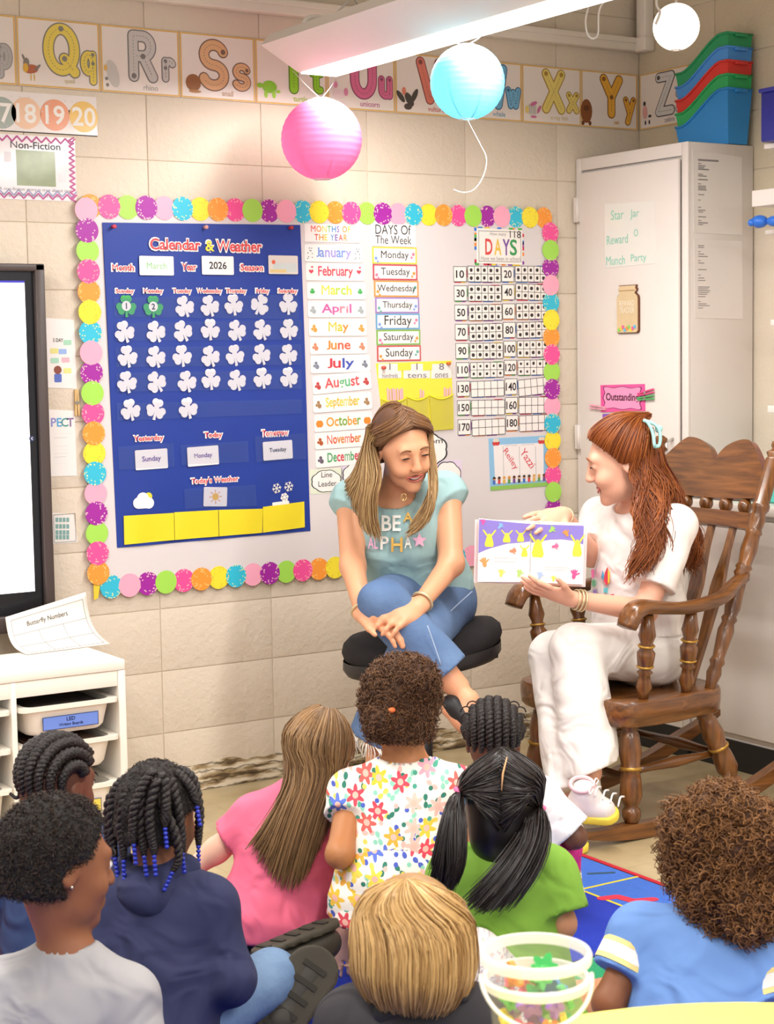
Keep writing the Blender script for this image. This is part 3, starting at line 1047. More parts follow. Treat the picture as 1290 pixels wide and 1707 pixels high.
t, c, w, h = pcard('tucked_card', 'white weather card tucked in the last yellow pocket', 'card', 454, 836, 482, 860, rot=.05)
CL.solid('picture', [circ((c[0] + .004, c[1] + .004), .006, 10)], M('#c98a5a', .5), t, .0022, .0026)

# shamrocks
def leafpoly(cx, cy, s, g):
    """heart-shaped leaflet pointing along g, tip at cx, cy"""
    P = []
    for q in np.linspace(0, 2 * math.pi, 22, endpoint=False):
        x = .50 * math.sin(q) ** 3
        y = (13 * math.cos(q) - 5 * math.cos(2 * q) - 2 * math.cos(3 * q) - math.cos(4 * q)) / 16 * .46 + .60
        a, b = y * math.cos(g) - x * math.sin(g), y * math.sin(g) + x * math.cos(g)
        P.append((cx + a * s, cy + b * s))
    return P


def shamrock_polys(c, s, rot):
    P = [circ(c, .3 * s, 14)]
    for g in (math.pi / 2, math.pi * 7 / 6 - .10, -math.pi / 6 + .10):
        e, n = A([math.cos(g + rot), math.sin(g + rot)]), A([-math.sin(g + rot), math.cos(g + rot)])
        P += [circ(A(c) + e * .60 * s + n * q * .20 * s, .34 * s, 14) for q in (-1, 1)] + [circ(A(c) + e * .38 * s, .30 * s, 12)]
    st = []
    g = -math.pi / 2 + rot
    a = A([math.cos(g), math.sin(g)])
    n = A([-a[1], a[0]])
    c = A(c)
    st = [c - n * .08 * s, c + a * 1.0 * s - n * .13 * s + n * .02 * s, c + a * .97 * s + n * .16 * s, c + n * .08 * s]
    return P + [st]


ROWS = ['first', 'second', 'third', 'fourth', 'fifth']
DAYS = ['Sunday', 'Monday', 'Tuesday', 'Wednesday', 'Thursday', 'Friday', 'Saturday']
SH = [[(210, 510, 0), (255, 511, 0), (307, 511, .35), (349, 510, .3), (389, 508, .12), (433, 508, -.5), (480, 507, 0)],
      [(207, 553, .3), (259, 553, .4), (304, 552, .45), (350, 549, 0), (394, 551, .4), (436, 550, .35), (481, 549, .1)],
      [(212, 594, .15), (259, 595, .3), (303, 593, .1), (350, 594, .35), (391, 592, .15), (435, 591, .3), (480, 591, .2)],
      [(211, 637, .2), (260, 637, .55), (311, 636, .25), (351, 632, .05), (394, 634, .3), (437, 630, .15), (481, 629, .2)],
      [(217, 683, .2), (260, 682, -.3), (313, 680, .2)]]
for r, row in enumerate(SH):
    for d, (x, y, rot) in enumerate(row):
        q = CL.px(x, y)
        gr = r == 0 and d < 2
        lab = ('green shamrock numbered %d under %s' % (d + 1, DAYS[d])) if gr else 'blank white shamrock in the %s calendar row under %s' % (ROWS[r], DAYS[d])
        t = thing('shamrock', CL.P(q[0], q[1] - .035), lab, 'shamrock', 'shamrock cards in the calendar pockets')
        s = .0355
        CL.solid('leaf_shape', shamrock_polys(q, s, rot), M('#43ad54', .5) if gr else M('#f7f2f0', .45, .01), t, .0012, .0022)
        if gr:
            CL.solid('number_disc', [circ(q, .0155, 18)], WHITE, t, .0022, .0027)
            CL.text('number', str(d + 1), q, INK, t, h=.019, style='b', hh=.0031)

# ---------------------------------------------------------------- month cards
MB2 = BD
t, c, w, h = pcard('title_card', 'white title card reading months of the year', 'card', 507, 374, 599, 404, fr=BD, r=.002)
RB = ['#e0524e', '#ee9a3c', '#e8d23f', '#55b05a', '#4b8fd0', '#7d5fb8']
for s, yc, x0 in (('MONTHS OF', 382, 517), ('THE YEAR', 396, 523)):
    V_t = text2d(s, 'b')[0]
    wd = {'MONTHS OF': 67, 'THE YEAR': 56}[s]
    tot = sum(GLYPH[('b', ch)][2] for ch in s)
    x = 0
    for k, ch in enumerate(s):
        g = GLYPH[('b', ch)][2]
        if ch != ' ':
            BD.textpx('title_letter', ch, x0 + wd * x / tot + .6, x0 + wd * (x + g) / tot - .8, yc + .02 * (x0 + wd * x / tot - 550), 10.5, M(RB[k % 6], .5), t, style='b', hh=.0026)
        x += g
MONTHS = [('January', 507, 408, 603, 437, 0, ['#7f9fe0', '#a9a0e0'], '#6f7680'), ('February', 509, 439, 606, 468, 0, ['#e4566c', '#d9434f'], '#d2495a'), ('March', 511, 471, 608, 499, 0, ['#f0df48', '#b6d94a'], '#3fae55'),
          ('April', 512, 502, 609, 529, .0, ['#d163a8', '#e58aa0'], '#a8b0b4'), ('May', 514, 532, 610, 560, .0, ['#f2c83c', '#ee8f3c'], '#e0a04a'), ('June', 516, 563, 611, 590, .0, ['#ee8a34', '#e0624a'], '#d28a6a'),
          ('July', 517, 592, 616, 621, .01, ['#cf3f4e', '#4558b8'], '#7f8698'), ('August', 520, 623, 618, 653, .06, ['#e05a62', '#66b884'], '#c04848'), ('September', 521, 656, 619, 685, .03, ['#f0d24a', '#eeb83c'], '#a5825c'),
          ('October', 523, 689, 620, 717, .03, ['#ee9a34', '#7aa83c'], '#ee8a30'), ('November', 524, 719, 620, 746, .02, ['#e0542c', '#d8863a'], '#b0562c'), ('December', 525, 748, 620, 776, .03, ['#4aa564', '#d0404a'], '#6a6070')]
for i, (s, x0, y0, x1, y1, rot, cs, ic) in enumerate(MONTHS):
    t, c, w, h = pcard('month_strip', 'white rounded month card with the word %s in coloured letters' % s, 'card', x0, y0, x1, y1, fr=BD, r=.008, rot=rot, group='month cards', th=.0018)
    k0 = .5
    wd = {'May': .36, 'June': .42, 'July': .44, 'April': .52, 'March': .54, 'September': .58, 'August': .58}.get(s, .6) * w
    tot = sum(GLYPH[('b', ch)][2] for ch in s)
    x = -wd / 2
    for k, ch in enumerate(s):
        g = GLYPH[('b', ch)][2] * wd / tot
        up = ch.isupper() or ch in 'bhltdk'
        dn = ch in 'ypg'
        hh_ = h * (.56 if up else (.5 if dn else .42))
        zc = (h * .05 if up else (-h * .09 if dn else -h * .02))
        cc = (c[0] + (x + g / 2) * math.cos(rot) - zc * math.sin(rot), c[1] + (x + g / 2) * math.sin(rot) + zc)
        BD.text('month_letter', ch, cc, M(cs[(k // 2) % 2], .5), t, w=float(np.ptp(GLYPH[('b', ch)][0][:, 0])) * wd / tot, h=hh_, style='b', hh=.0034, rot=rot)
        x += g
    for sx in (-1, 1):
        e = (c[0] + sx * w * .41, c[1] - h * .03 + sx * w * .41 * rot)
        if s == 'March':
            P = shamrock_polys(e, .010, 0)
        elif s in ('January',):
            P = [circ((e[0] + .009 * math.cos(q), e[1] + .018 * math.sin(q * 1.7)), .0022, 6) for q in np.linspace(0, 6, 9)]
        elif s == 'February':
            P = [leafpoly(e[0], e[1] - .008, .018, math.pi / 2), leafpoly(e[0] + .004, e[1] + .012, .009, math.pi / 2)]
        elif s == 'October':
            P = [circ((e[0] - .004, e[1]), .010, 12, ry=.012), circ((e[0] + .004, e[1]), .010, 12, ry=.012)]
        else:
            P = [circ((e[0], e[1] + .006), .006, 10), circ((e[0] + .004, e[1] - .006), .008, 10), circ((e[0] - .007, e[1] - .003), .005, 8)]
        BD.solid('month_picture', P, M(ic, .5), t, .0028, .0032)

# ---------------------------------------------------------------- days of the week
t, c, w, h = pcard('title_card', 'white title card reading days of the week', 'card', 620, 374, 692, 411, fr=BD, r=.001)
BD.textpx('title_text', 'DAYS Of', 625, 684, 383, 16, INK, t, hh=.0026)
BD.textpx('title_text', 'The Week', 625, 685, 400, 14, INK, t, hh=.0026)
WK = [('Monday', 620, 412, 694, 440, '#e8d34f'), ('Tuesday', 621, 441, 695, 467, '#c9505c'), ('Wednesday', 623, 468, 697, 495, '#e29a52'), ('Thursday', 625, 496, 698, 522, '#a384c4'), ('Friday', 626, 523, 699, 549, '#6aa5cf'), ('Saturday', 627, 550, 700, 575, '#86b95a'), ('Sunday', 628, 576, 701, 602, '#cc5a5c')]
for i, (s, x0, y0, x1, y1, col) in enumerate(WK):
    t, c, w, h = pcard('weekday_card', 'bordered weekday card reading %s under days of the week' % s, 'card', x0, y0, x1, y1, col, fr=BD, r=.001, group='weekday cards')
    BD.solid('inner_panel', [rrect(c[0] - w / 2 + .006, c[1] - h / 2 + .005, c[0] + w / 2 - .006, c[1] + h / 2 - .005)], M('#f4eeea', .4), t, .0022, .0026)
    BD.text('word', s, (c[0], c[1] - .001), INK, t, w=w * (.62 + .03 * (len(s) - 6)) if s != 'Wednesday' else w * .86, hh=.0032)
    for sx, sy in ((-1, -.6), (1, .3 - .5 * (i % 2))):
        BD.solid('corner_picture', [circ((c[0] + sx * w * .42, c[1] + sy * h * .3), .006, 10), circ((c[0] + sx * w * .38, c[1] + (sy * .3 - .2) * h), .0045, 8)], M(['#7d9fd8', '#d97fa0', '#e39a4a', '#6fb0a0'][(i + (sx > 0)) % 4], .5), t, .0026, .003)

# ---------------------------------------------------------------- place value pocket chart
YB = M('#efe04a', .45, .05, 6, bump=.2, bscale=12)
q4 = [BD.px(*p) for p in ((626, 606), (752, 601), (755, 716), (640, 722))]
pv = thing('place_value_chart', BD.P(*(A(q4).mean(0) - A([0, .11]))), 'yellow hundreds tens ones pocket chart behind the seated woman', 'pocket chart')
BD.solid('backing', [q4], YB, pv, 0, .002)
for x0, x1, s, lab in ((630, 668, '1', 'hundreds'), (672, 716, '1', 'tens'), (718, 752, '8', 'ones')):
    P = [BD.px(x0, 607), BD.px(x1, 606), BD.px(x1, 630), BD.px(x0, 631)]
    o = BD.solid('header_card', [P], M('#ece6e2', .4), pv, .002, .003)
    BD.textpx('digit', s, (x0 + x1) / 2 - (1 if s == '1' else 4), (x0 + x1) / 2 + (1 if s == '1' else 4), 611, 11, M('#77747a', .5), o, hh=.0036)
    BD.textpx('place_name', lab, x0 + 6, x1 - 6, 626, 7, M('#77747a', .5), o, hh=.0036)
for x0, x1 in ((662, 684), (704, 719)):
    BD.solid('yellow_tab', [[BD.px(x0, 606), BD.px(x1, 605), BD.px(x1, 617), BD.px(x0, 618)]], YB, pv, .003, .004)
for x0, x1, y in ((633, 675, 668), (676, 712, 664), (714, 753, 662)):
    P = [BD.px(x0, y), BD.px(x1, y - 2), BD.px(x1 + 1, 714), BD.px(x0 + 4, 718)]
    BD.solid('clear_pouch', [P], M('#e6dc5a', .2, alpha=.55), pv, .009, .0095)
    pts = [BD.P(*BD.px(x0 + (x1 - x0) * s_, y - 2 * s_ + 7 * math.sin(math.pi * s_) - 3), .0105) for s_ in np.linspace(0, 1, 10)]
    MB().tube(pts, .0028, 6).build('pouch_rim', M('#f2e430', .3), pv)
STK = M('#f0b6bf', .5)
for gx, n, y0, y1, lab in ((646, 7, 648, 700, 'pink craft stick in the bundle in the hundreds pouch'), (698, 2, 650, 708, 'pink craft stick in the tens pouch'), (738, 3, 647, 706, 'pink craft stick in the ones pouch')):
    for k in range(n):
        q0, q1 = BD.px(gx + k * 4 - (3 if n > 3 else 0) + 2, y0 + (k % 2) * 2), BD.px(gx + k * 4 + 2, y1)
        d = (q0 - q1) / np.linalg.norm(q0 - q1)
        nn = A([-d[1], d[0]]) * .0035
        BD.solid('craft_stick', [[q1 - nn, q1 + nn, q0 + nn, q0 + nn * .4 + d * .003, q0 - nn * .4 + d * .003, q0 - nn]], STK, None, .003 + .0018 * (k % 3), .0045 + .0018 * (k % 3), label=lab, cat='craft stick', group=lab)
for x, y, cc, lab in ((637, 613, '#d9503c', 'red push pin in the corner of the yellow chart by Sunday'), (745, 606, '#d9702c', 'orange push pin in the corner of the yellow chart by the counting frames')):
    p = BD.P(*BD.px(x, y), .003)
    MB().lathe(p, p + A([0, -.014, 0]), [(0, .006), (.3, .004), (.7, .0065), (1, .006)], 10).build('push_pin', M(cc, .3), label=lab, cat='push pin')


def cloud_sign(lab, x0, y0, x1, y1, words, back=None):
    a, b = BD.px(x0, y1), BD.px(x1, y0)
    c, w, h = (a + b) / 2, b[0] - a[0], b[1] - a[1]
    t = thing('job_sign', BD.P(c[0], a[1]), lab, 'sign', 'classroom job signs')
    if back:
        BD.solid('backing', [rrect(a[0] - .004, a[1] - .004, b[0] + .004, b[1] + .004, .004)], M(back, .5), t, 0, .001)
    P = lambda s: [(c[0] + w / 2 * s * math.cos(q) * (1 + .07 * abs(math.sin(4 * q))), c[1] + h / 2 * s * math.sin(q) * (1 + .07 * abs(math.sin(4 * q)))) for q in np.linspace(0, 2 * math.pi, 64, endpoint=False)]
    BD.solid('outline', [P(.97)], INK, t, .001, .0016)
    BD.solid('panel', [P(.91)], M('#f4efea', .5), t, .0016, .0022)
    for s, xa, xb, yc, hp in words:
        BD.textpx('word', s, xa, xb, yc, hp, INK, t, hh=.0028)


cloud_sign('scalloped job sign reading line leader below December', 519, 782, 568, 822, [('Line', 535, 553, 791, 9), ('Leader', 530, 560, 806, 9)], '#dfe6d0')
cloud_sign('scalloped job sign edge beside the line leader sign', 571, 770, 618, 812, [], '#dccfe0')
cloud_sign('scalloped white sign ending in om beside the blond woman', 655, 718, 745, 785, [('Classroom', 660, 737, 736, 9)], None)
cloud_sign('scalloped sign peeking out behind the teal shirt shoulder', 722, 768, 768, 822, [], '#e3d2e6')

# ---------------------------------------------------------------- how many days sign and ten frames
CONF = ['#d0344a', '#3a78d0', '#58b04c', '#f0d040', '#8a3f9c', '#ee8a3a']


def confetti(fr, t, x0, z0, x1, z1, n=26, h=.0):
    W, H = x1 - x0, z1 - z0
    for k in range(n):
        s = RNG.random() * 2 * (W + H)
        if s < W: p = (x0 + s, z0)
        elif s < W + H: p = (x1, z0 + s - W)
        elif s < 2 * W + H: p = (x1 - (s - W - H), z1)
        else: p = (x0, z1 - (s - 2 * W - H))
        yield p, CONF[k % 6]


t, c, w, h = pcard('days_sign', 'sign reading how many days have we been in school', 'sign', 794, 382, 870, 440, '#f3ece6', fr=BD, r=.001, rot=-.015)
by = {}
for p, cc in confetti(BD, t, c[0] - w / 2, c[1] - h / 2, c[0] + w / 2, c[1] + h / 2, 44):
    by.setdefault(cc, []).append(rrect(p[0] - .009, p[1] - .006, p[0] + .009, p[1] + .006, .002, 2))
for cc, P in by.items():
    BD.solid('confetti_edge', P, M(cc, .5), t, -.0002, .0006, kind='stuff')
BD.solid('panel_outline', frame_polys([(c[0] - w * .46, c[1] - h * .44), (c[0] + w * .47, c[1] - h * .44), (c[0] + w * .47, c[1] + h * .44), (c[0] - w * .46, c[1] + h * .44)], .0015), INK, t, .0022, .0025)
for ch, x, cc in (('D', 814, '#d94a4a'), ('A', 829, '#e8bf4a'), ('Y', 843, '#7a4fa0'), ('S', 855, '#3f9a5a')):
    BD.textpx('big_letter', ch, x - 6, x + 6, 412 + (x - 835) * .03, 27, M(cc, .5), t, style='b', hh=.0027)
BD.textpx('small_words', 'How many', 816, 843, 391, 7, M('#8f8a8c', .5), t, hh=.0027)
BD.textpx('tally', '118', 849, 867, 391, 12, INK, t, hh=.0027)
BD.textpx('small_words', 'Have we been in school?', 801, 868, 431, 7, M('#8f8a8c', .5), t, hh=.0027)

NW = {10: 'ten', 20: 'twenty', 30: 'thirty', 40: 'forty', 50: 'fifty', 60: 'sixty', 70: 'seventy', 80: 'eighty', 90: 'ninety', 100: 'one hundred', 110: 'one hundred ten', 120: 'one hundred twenty', 130: 'one hundred thirty', 140: 'one hundred forty', 150: 'one hundred fifty', 160: 'one hundred sixty', 170: 'one hundred seventy', 180: 'one hundred eighty'}
TF = [(10, 20, 444, 470, 444, 470), (30, 40, 476, 502, 474, 500), (50, 60, 508, 534, 506, 532), (70, 80, 540, 567, 537, 563), (90, 100, 572, 598, 568, 595), (110, 120, 604, 629, 600, 625), (130, 140, 635, 661, 631, 658), (150, 160, 667, 692, 662, 689), (170, 180, 699, 725, 692, 718)]
for r, (na, nb_, ya, yb, ya2, yb2) in enumerate(TF):
    dx = r * .9
    for n, xs_, (y0, y1) in ((na, (755, 777, 779, 834), (ya, yb)), (nb_, (835, 856, 858, 910), (ya2, yb2))):
        x0, x1, x2, x3 = [v + dx for v in xs_]
        rot = [-.0, 0, .01, .02, 0, 0, .01, -.01, .01][r] + (.06 if n == 140 else 0) + (-.03 if n in (40,) else 0)
        t, c, w, h = pcard('number_card', 'small white number card reading %s on the counting chart' % NW[n], 'card', x0, y0, x1, y1, '#f3ece6', fr=BD, r=0, rot=rot, group='counting chart number cards')
        BD.solid('card_outline', frame_polys([(c[0] - w / 2, c[1] - h / 2), (c[0] + w / 2, c[1] - h / 2), (c[0] + w / 2, c[1] + h / 2), (c[0] - w / 2, c[1] + h / 2)], .0018), INK, t, .0022, .0026)
        BD.text('number', str(n), c, INK, t, h=h * .5, w=w * (.62 if n < 100 else .82), style='b', hh=.0027)
        cc = CONF[(r * 2 + (n % 20 == 0)) % 6]
        BD.solid('confetti_edge', [rrect(c[0] - w * .4, c[1] - h * .56, c[0] + w * .1, c[1] - h * .48), rrect(c[0] + w * .48, c[1] - h * .2, c[0] + w * .57, c[1] + h * .3)], M(cc, .5), t, .0, .0008, kind='stuff')
        BD.solid('confetti_edge', [rrect(c[0] + w * .1, c[1] - h * .56, c[0] + w * .4, c[1] - h * .48)], M(CONF[(r + 3) % 6], .5), t, .0, .0008, kind='stuff')
        st = 'with empty boxes' if n > 120 else ('with eight black dots' if n == 120 else 'full of black dots')
        t, c, w, h = pcard('ten_frame', 'ten frame card %s beside the number %s' % (st, NW[n]), 'card', x2, y0, x3, y1, '#f3ece6', fr=BD, r=0, rot=rot, group='ten frame cards')
        R = A([[math.cos(rot), -math.sin(rot)], [math.sin(rot), math.cos(rot)]])
        G = []
        for k in range(6):
            G.append([(-w / 2 + w * k / 5, -h / 2), (-w / 2 + w * k / 5, h / 2)])
        for k in range(3):
            G.append([(-w / 2, -h / 2 + h * k / 2), (w / 2, -h / 2 + h * k / 2)])
        BD.solid('grid_lines', [[R @ A(p) + c for p in Q] for Q in strokes(G, .0018, 2)], INK, t, .0022, .0026)
        nf = 10 if n <= 110 else (8 if n == 120 else 0)
        D = []
        for k in range(nf):
            s = .0068 if n < 110 else .0046 + .002 * RNG.random()
            p = R @ A([-w / 2 + w * (k % 5 + .5) / 5, h / 4 if k < 5 else -h / 4]) + c + RNG.standard_normal(2) * .0008
            D.append(circ(p, s * (.85 + .25 * RNG.random()), 10, ry=s))
        if D:
            BD.solid('dots', D, M('#3b3434', .6, .5, 60), t, .0022, .0025)
        BD.solid('confetti_edge', [rrect(c[0] - w * .45, c[1] - h * .56, c[0] - w * .1, c[1] - h * .48), rrect(c[0] + w * .2, c[1] + h * .47, c[0] + w * .45, c[1] + h * .55)], M(CONF[(r * 5 + 1) % 6], .5), t, .0, .0008, kind='stuff')
        BD.solid('confetti_edge', [rrect(c[0] - w * .05, c[1] - h * .56, c[0] + w * .25, c[1] - h * .48)], M(CONF[(r * 3 + 4) % 6], .5), t, .0, .0008, kind='stuff')

# ---------------------------------------------------------------- graph with two names
P = [BD.px(*p) for p in ((814, 731), (912, 726), (914, 810), (817, 818))]
c = A(P).mean(0)
t = thing('name_graph', BD.P(c[0], c[1] - .09), 'light blue bordered chart with two names in red marker', 'poster')
BD.solid('sheet', [P], M('#8fc0e2', .4), t, 0, .0012)
I = [BD.px(*p) for p in ((822, 742), (905, 738), (906, 800), (825, 806))]
BD.solid('writing_panel', [I], M('#efe8e6', .4), t, .0012, .0018)
BD.solid('grass', [[BD.px(817, 811), BD.px(914, 803), BD.px(914, 810), BD.px(817, 818)]], M('#8fc05a', .5), t, .0018, .0022)
BD.solid('column_line', strokes([[BD.px(x, 744), BD.px(x + 1, 800)] for x in (838, 865, 892)], .0012, 2), M('#8a868a', .5), t, .0018, .0021)
BD.solid('heading_line', [rrect(*BD.px(840, 743.5), *BD.px(862, 742)), rrect(*BD.px(868, 742), *BD.px(890, 740.5))], M('#6f6a6c', .5), t, .0018, .0021)
RM = M('#d8394a', .5)
BD.text('handwriting', 'Reiley', BD.px(850, 766), RM, t, w=.088, h=.03, rot=-.93, hh=.0024)
BD.text('handwriting', 'Yazzi', BD.px(879, 764), RM, t, w=.08, h=.03, rot=-.9, hh=.0024)
for x, y in ((826, 737), (902, 734)):
    q = BD.px(x, y)
    BD.solid('drawn_boat', [[(q[0] - .018, q[1]), (q[0] + .018, q[1]), (q[0] + .012, q[1] - .012), (q[0] - .012, q[1] - .012)]], M('#cf3f3a', .5), t, .0022, .0026)
    BD.solid('drawn_boat', [circ((q[0] - .006, q[1] + .006), .007, 10), circ((q[0] + .006, q[1] + .006), .007, 10)], M('#e5d6c0', .5), t, .0022, .0026)
KC = ['#3f6fc0', '#d0484a', '#e2b24a', '#5a9a4a', '#7a4a9a', '#3a3a40']
for k in range(11):
    q = BD.px(823 + 8.3 * k, 801 - .55 * k)
    o = BD.solid('drawn_child', [rrect(q[0] - .0055, q[1] - .014, q[0] + .0055, q[1] + .001, .001, 2)], M(KC[k % 6], .5), t, .0022, .0026)
    BD.solid('head', [circ((q[0], q[1] + .006), .0062, 10)], M(['#c98a5a', '#8a5a3a', '#e0b890'][k % 3], .5), o, .0026, .003)
    BD.solid('hair', [[(q[0] + .0066 * math.cos(g), q[1] + .007 + .0066 * math.sin(g)) for g in np.linspace(-.2, 3.34, 9)]], M(['#3a2a20', '#d9a04a', '#5a3524'][(k // 2) % 3], .6), o, .003, .0033)

# ================================================================ TALL CABINET, SHELVES, COUNTER
CABW = M('#e6ddd6', .45, .02)
CABG = M('#d8d0c9', .45, .02)
CX, CY = 1.712, -.604
CZ = 2.115
cab = thing('tall_cabinet', ((CX + XR) / 2, CY / 2, 0), 'tall white painted cupboard in the corner with a paper sign and wooden jar', 'cabinet')
MB().box(CX + .0105, XR - .004, CY, -.006, .0, CZ, .003).build('body', CABG, cab)
fr = MB()
for y0, y1, z0, z1 in ((CY, CY + .03, .1, CZ), (-.034, -.006, .1, CZ), (CY + .031, -.035, CZ - .045, CZ), (CY + .031, -.035, .1, .13)):
    fr.box(CX - .002, CX + .01, y0, y1, z0, z1, .002)
fr.build('face_frame', CABW, cab)
door = MB().box(CX - .016, CX - .002, CY + .034, -.040, .135, CZ - .055, .003).build('door', CABW, cab)
for z in (1.93, 1.1, .3):
    MB().box(CX - .022, CX - .001, -.040, -.012, z - .045, z + .045, .003).tube([(CX - .022, -.036, z - .045), (CX - .022, -.036, z + .045)], .005, 8).build('hinge', CABW, door)
MB().tube([(CX - .015, CY + .06, 1.0), (CX - .045, CY + .06, 1.01), (CX - .045, CY + .06, 1.1), (CX - .015, CY + .06, 1.11)], .006, 8).build('handle', M('#c9c4be', .3, metal=.6), door)
MB().box(CX - .004, CX + .01, CY, -.006, .0, .1).build('kick_plate', BLACK, cab, smooth=False)
DOORF = Frame((CX - .016, 0, 0), (0, -1, 0), (0, 0, 1))
SIDEF = Frame((0, CY, 0), (1, 0, 0), (0, 0, 1))

t, P = sheet('reward_sign', 'clear laminated sheet with teal handwriting about a reward', 'sign', [(1008, 340), (1091, 335), (1093, 439), (1009, 447)], '#e9e6df', frame=DOORF, rough=.1)
TEAL = M('#86cfb9', .4)
for s, x0, x1, y, h in (('Star', 1019, 1040, 358, 16), ('Jar', 1051, 1066, 357, 17), ('Reward', 1012, 1047, 399, 15), ('O', 1057, 1064, 388, 12), ('Munch', 1011, 1042, 434, 15), ('Party', 1052, 1078, 431, 16)):
    DOORF.textpx('handwriting', s, x0, x1, y, h, TEAL, t, hh=.002, slope=-.1)
# wooden jar
q0, q1 = DOORF.px(1031, 556), DOORF.px(1067, 474)
w, h = q1[0] - q0[0], q1[1] - q0[1]
JP = [(0, .03), (.06, 0), (.94, 0), (1, .04), (1, .72), (.97, .78), (.86, .83), (.86, .86), (.92, .88), (.92, .92), (.88, .94), (.9, 1), (.1, 1), (.12, .94), (.08, .92), (.08, .88), (.14, .86), (.14, .83), (.03, .78), (0, .72)]
t = thing('wooden_jar', DOORF.P(q0[0] + w / 2, q0[1]), 'flat wooden cookie jar cutout with bright scraps on the cupboard door', 'jar cutout')
DOORF.solid('back_layer', [[(q0[0] + a * w, q0[1] + b * h) for a, b in JP]], M('#6b3f28', .6), t, .0, .008)
DOORF.solid('front_layer', [[(q0[0] + (.03 + .94 * a) * w, q0[1] + (.015 + .97 * b) * h) for a, b in JP]], M('#dcc39a', .6, .1, 20), t, .008, .011)
DOORF.solid('rim_band', [rrect(q0[0] + .14 * w, q0[1] + .875 * h, q0[0] + .86 * w, q0[1] + .895 * h)], M('#b08a5c', .6), t, .011, .0115)
DOORF.text('lettering', 'REWARD', (q0[0] + w * .5, q0[1] + h * .62), M('#f4ead8', .6), t, w=w * .68, h=.02, hh=.0116)
DOORF.text('lettering', 'TRACKER', (q0[0] + w * .5, q0[1] + h * .48), M('#f4ead8', .6), t, w=w * .68, h=.02, hh=.0116)
for k in range(9):
    DOORF.solid('token', [circ((q0[0] + w * (.14 + .09 * k), q0[1] + h * (.07 + .03 * (k % 3))), .0075, 5, a0=k)], M(['#8fd06a', '#f0d24a', '#e86a9a', '#6ab8e0', '#ee9a4a'][k % 5], .4), t, .011, .013)
# outstanding clip chart
t, P = sheet('clip_chart', 'bright pink sign reading outstanding above the red-haired woman', 'sign', [(1002, 642), (1075, 640), (1076, 685), (1003, 687)], '#ee5aa2', th=.003, off=.0008, frame=DOORF)
c = A(P).mean(0)
w, h = P[1][0] - P[0][0], P[0][1] - P[3][1]
SC_ = lambda k: [(c[0] + w * .43 * k * max(-1, min(1, 1.35 * math.cos(q))) * (1 + .05 * math.cos(8 * q)), c[1] + h * .40 * k * max(-1, min(1, 1.35 * math.sin(q))) * (1 + .07 * math.cos(8 * q))) for q in np.linspace(0, 2 * math.pi, 56, endpoint=False)]
DOORF.solid('scalloped_outline', [SC_(1)], M('#7a2450', .5), t, .0038, .0042)
DOORF.solid('scalloped_panel', [SC_(.95)], M('#f49cc6', .5), t, .0042, .0046)
DOORF.text('word', 'Outstanding', c, M('#4a1a34', .5), t, w=w * .74, h=h * .36, style='b', hh=.0052)
DOORF.solid('purple_row', [[DOORF.px(1005, 690), DOORF.px(1076, 688), DOORF.px(1076, 740), DOORF.px(1005, 742)]], M('#8a5ab8', .5), t, .0008, .0028)
for (xa, ya, xb, yb, cc, lab) in ((1066, 658, 1092, 651, '#e8508a', 'hot pink clothespin clipped high on the pink sign'), (1066, 665, 1092, 662, '#4fae62', 'green clothespin clipped on the edge of the pink sign'), (1012, 681, 986, 677, '#f3a9bc', 'pale pink clothespin on the edge of the sign near the wall')):
    a, b = DOORF.px(xa, ya), DOORF.px(xb, yb)
    d = (b - a) / np.linalg.norm(b - a)
    n = A([-d[1], d[0]])
    t2 = thing('clothespin', DOORF.P(*((a + b) / 2), .004), lab, 'clothespin', 'coloured clothespins on the pink sign')
    for s in (-1, 1):
        DOORF.solid('prong', [[a + n * s * .003 - n * .0025, a + n * s * .003 + n * .0025, b + n * s * .0055 + n * .0022, b + n * s * .0055 - n * .0022]], M(cc, .5), t2, .004, .012)
    DOORF.solid('spring', [circ((a + b) / 2, .005, 8)], M('#b8b2ac', .3, metal=.8), t2, .012, .0135)
# two printed lists on the side of the cupboard
for (quad, ys, lab) in (([(1154, 250), (1236, 262), (1237, 392), (1156, 388)], [(267, 34)] + [(272, 5), (276, 12), (279, 10), (282, 18), (290, 8), (293, 14), (299, 16), (306, 5), (310, 13), (313, 13), (316, 14), (324, 10), (333, 4), (345, 5), (350, 12), (353, 8), (361, 13), (367, 5), (371, 16), (374, 8)], 'faint printed name list high on the side of the cupboard'),
                         ([(1156, 398), (1236, 402), (1238, 532), (1158, 530)], [(409, 10), (412, 10), (419, 4), (423, 10), (427, 16), (434, 4), (438, 10), (449, 14), (458, 4), (463, 10), (467, 12), (478, 19), (481, 17), (484, 20), (487, 18), (490, 15), (494, 12), (502, 4), (506, 14), (509, 19), (513, 8)], 'faint printed name list low on the side of the cupboard')):
    t, P = sheet('name_list', lab, 'paper list', quad, '#e0d9d3', frame=SIDEF, rough=.2)
    SIDEF.solid('text_lines', [rrect(*SIDEF.px(1163, y + 1.1), *SIDEF.px(1163 + wd, y)) for y, wd in ys], M('#8a8482', .5), t, .0015, .0019, kind='stuff')

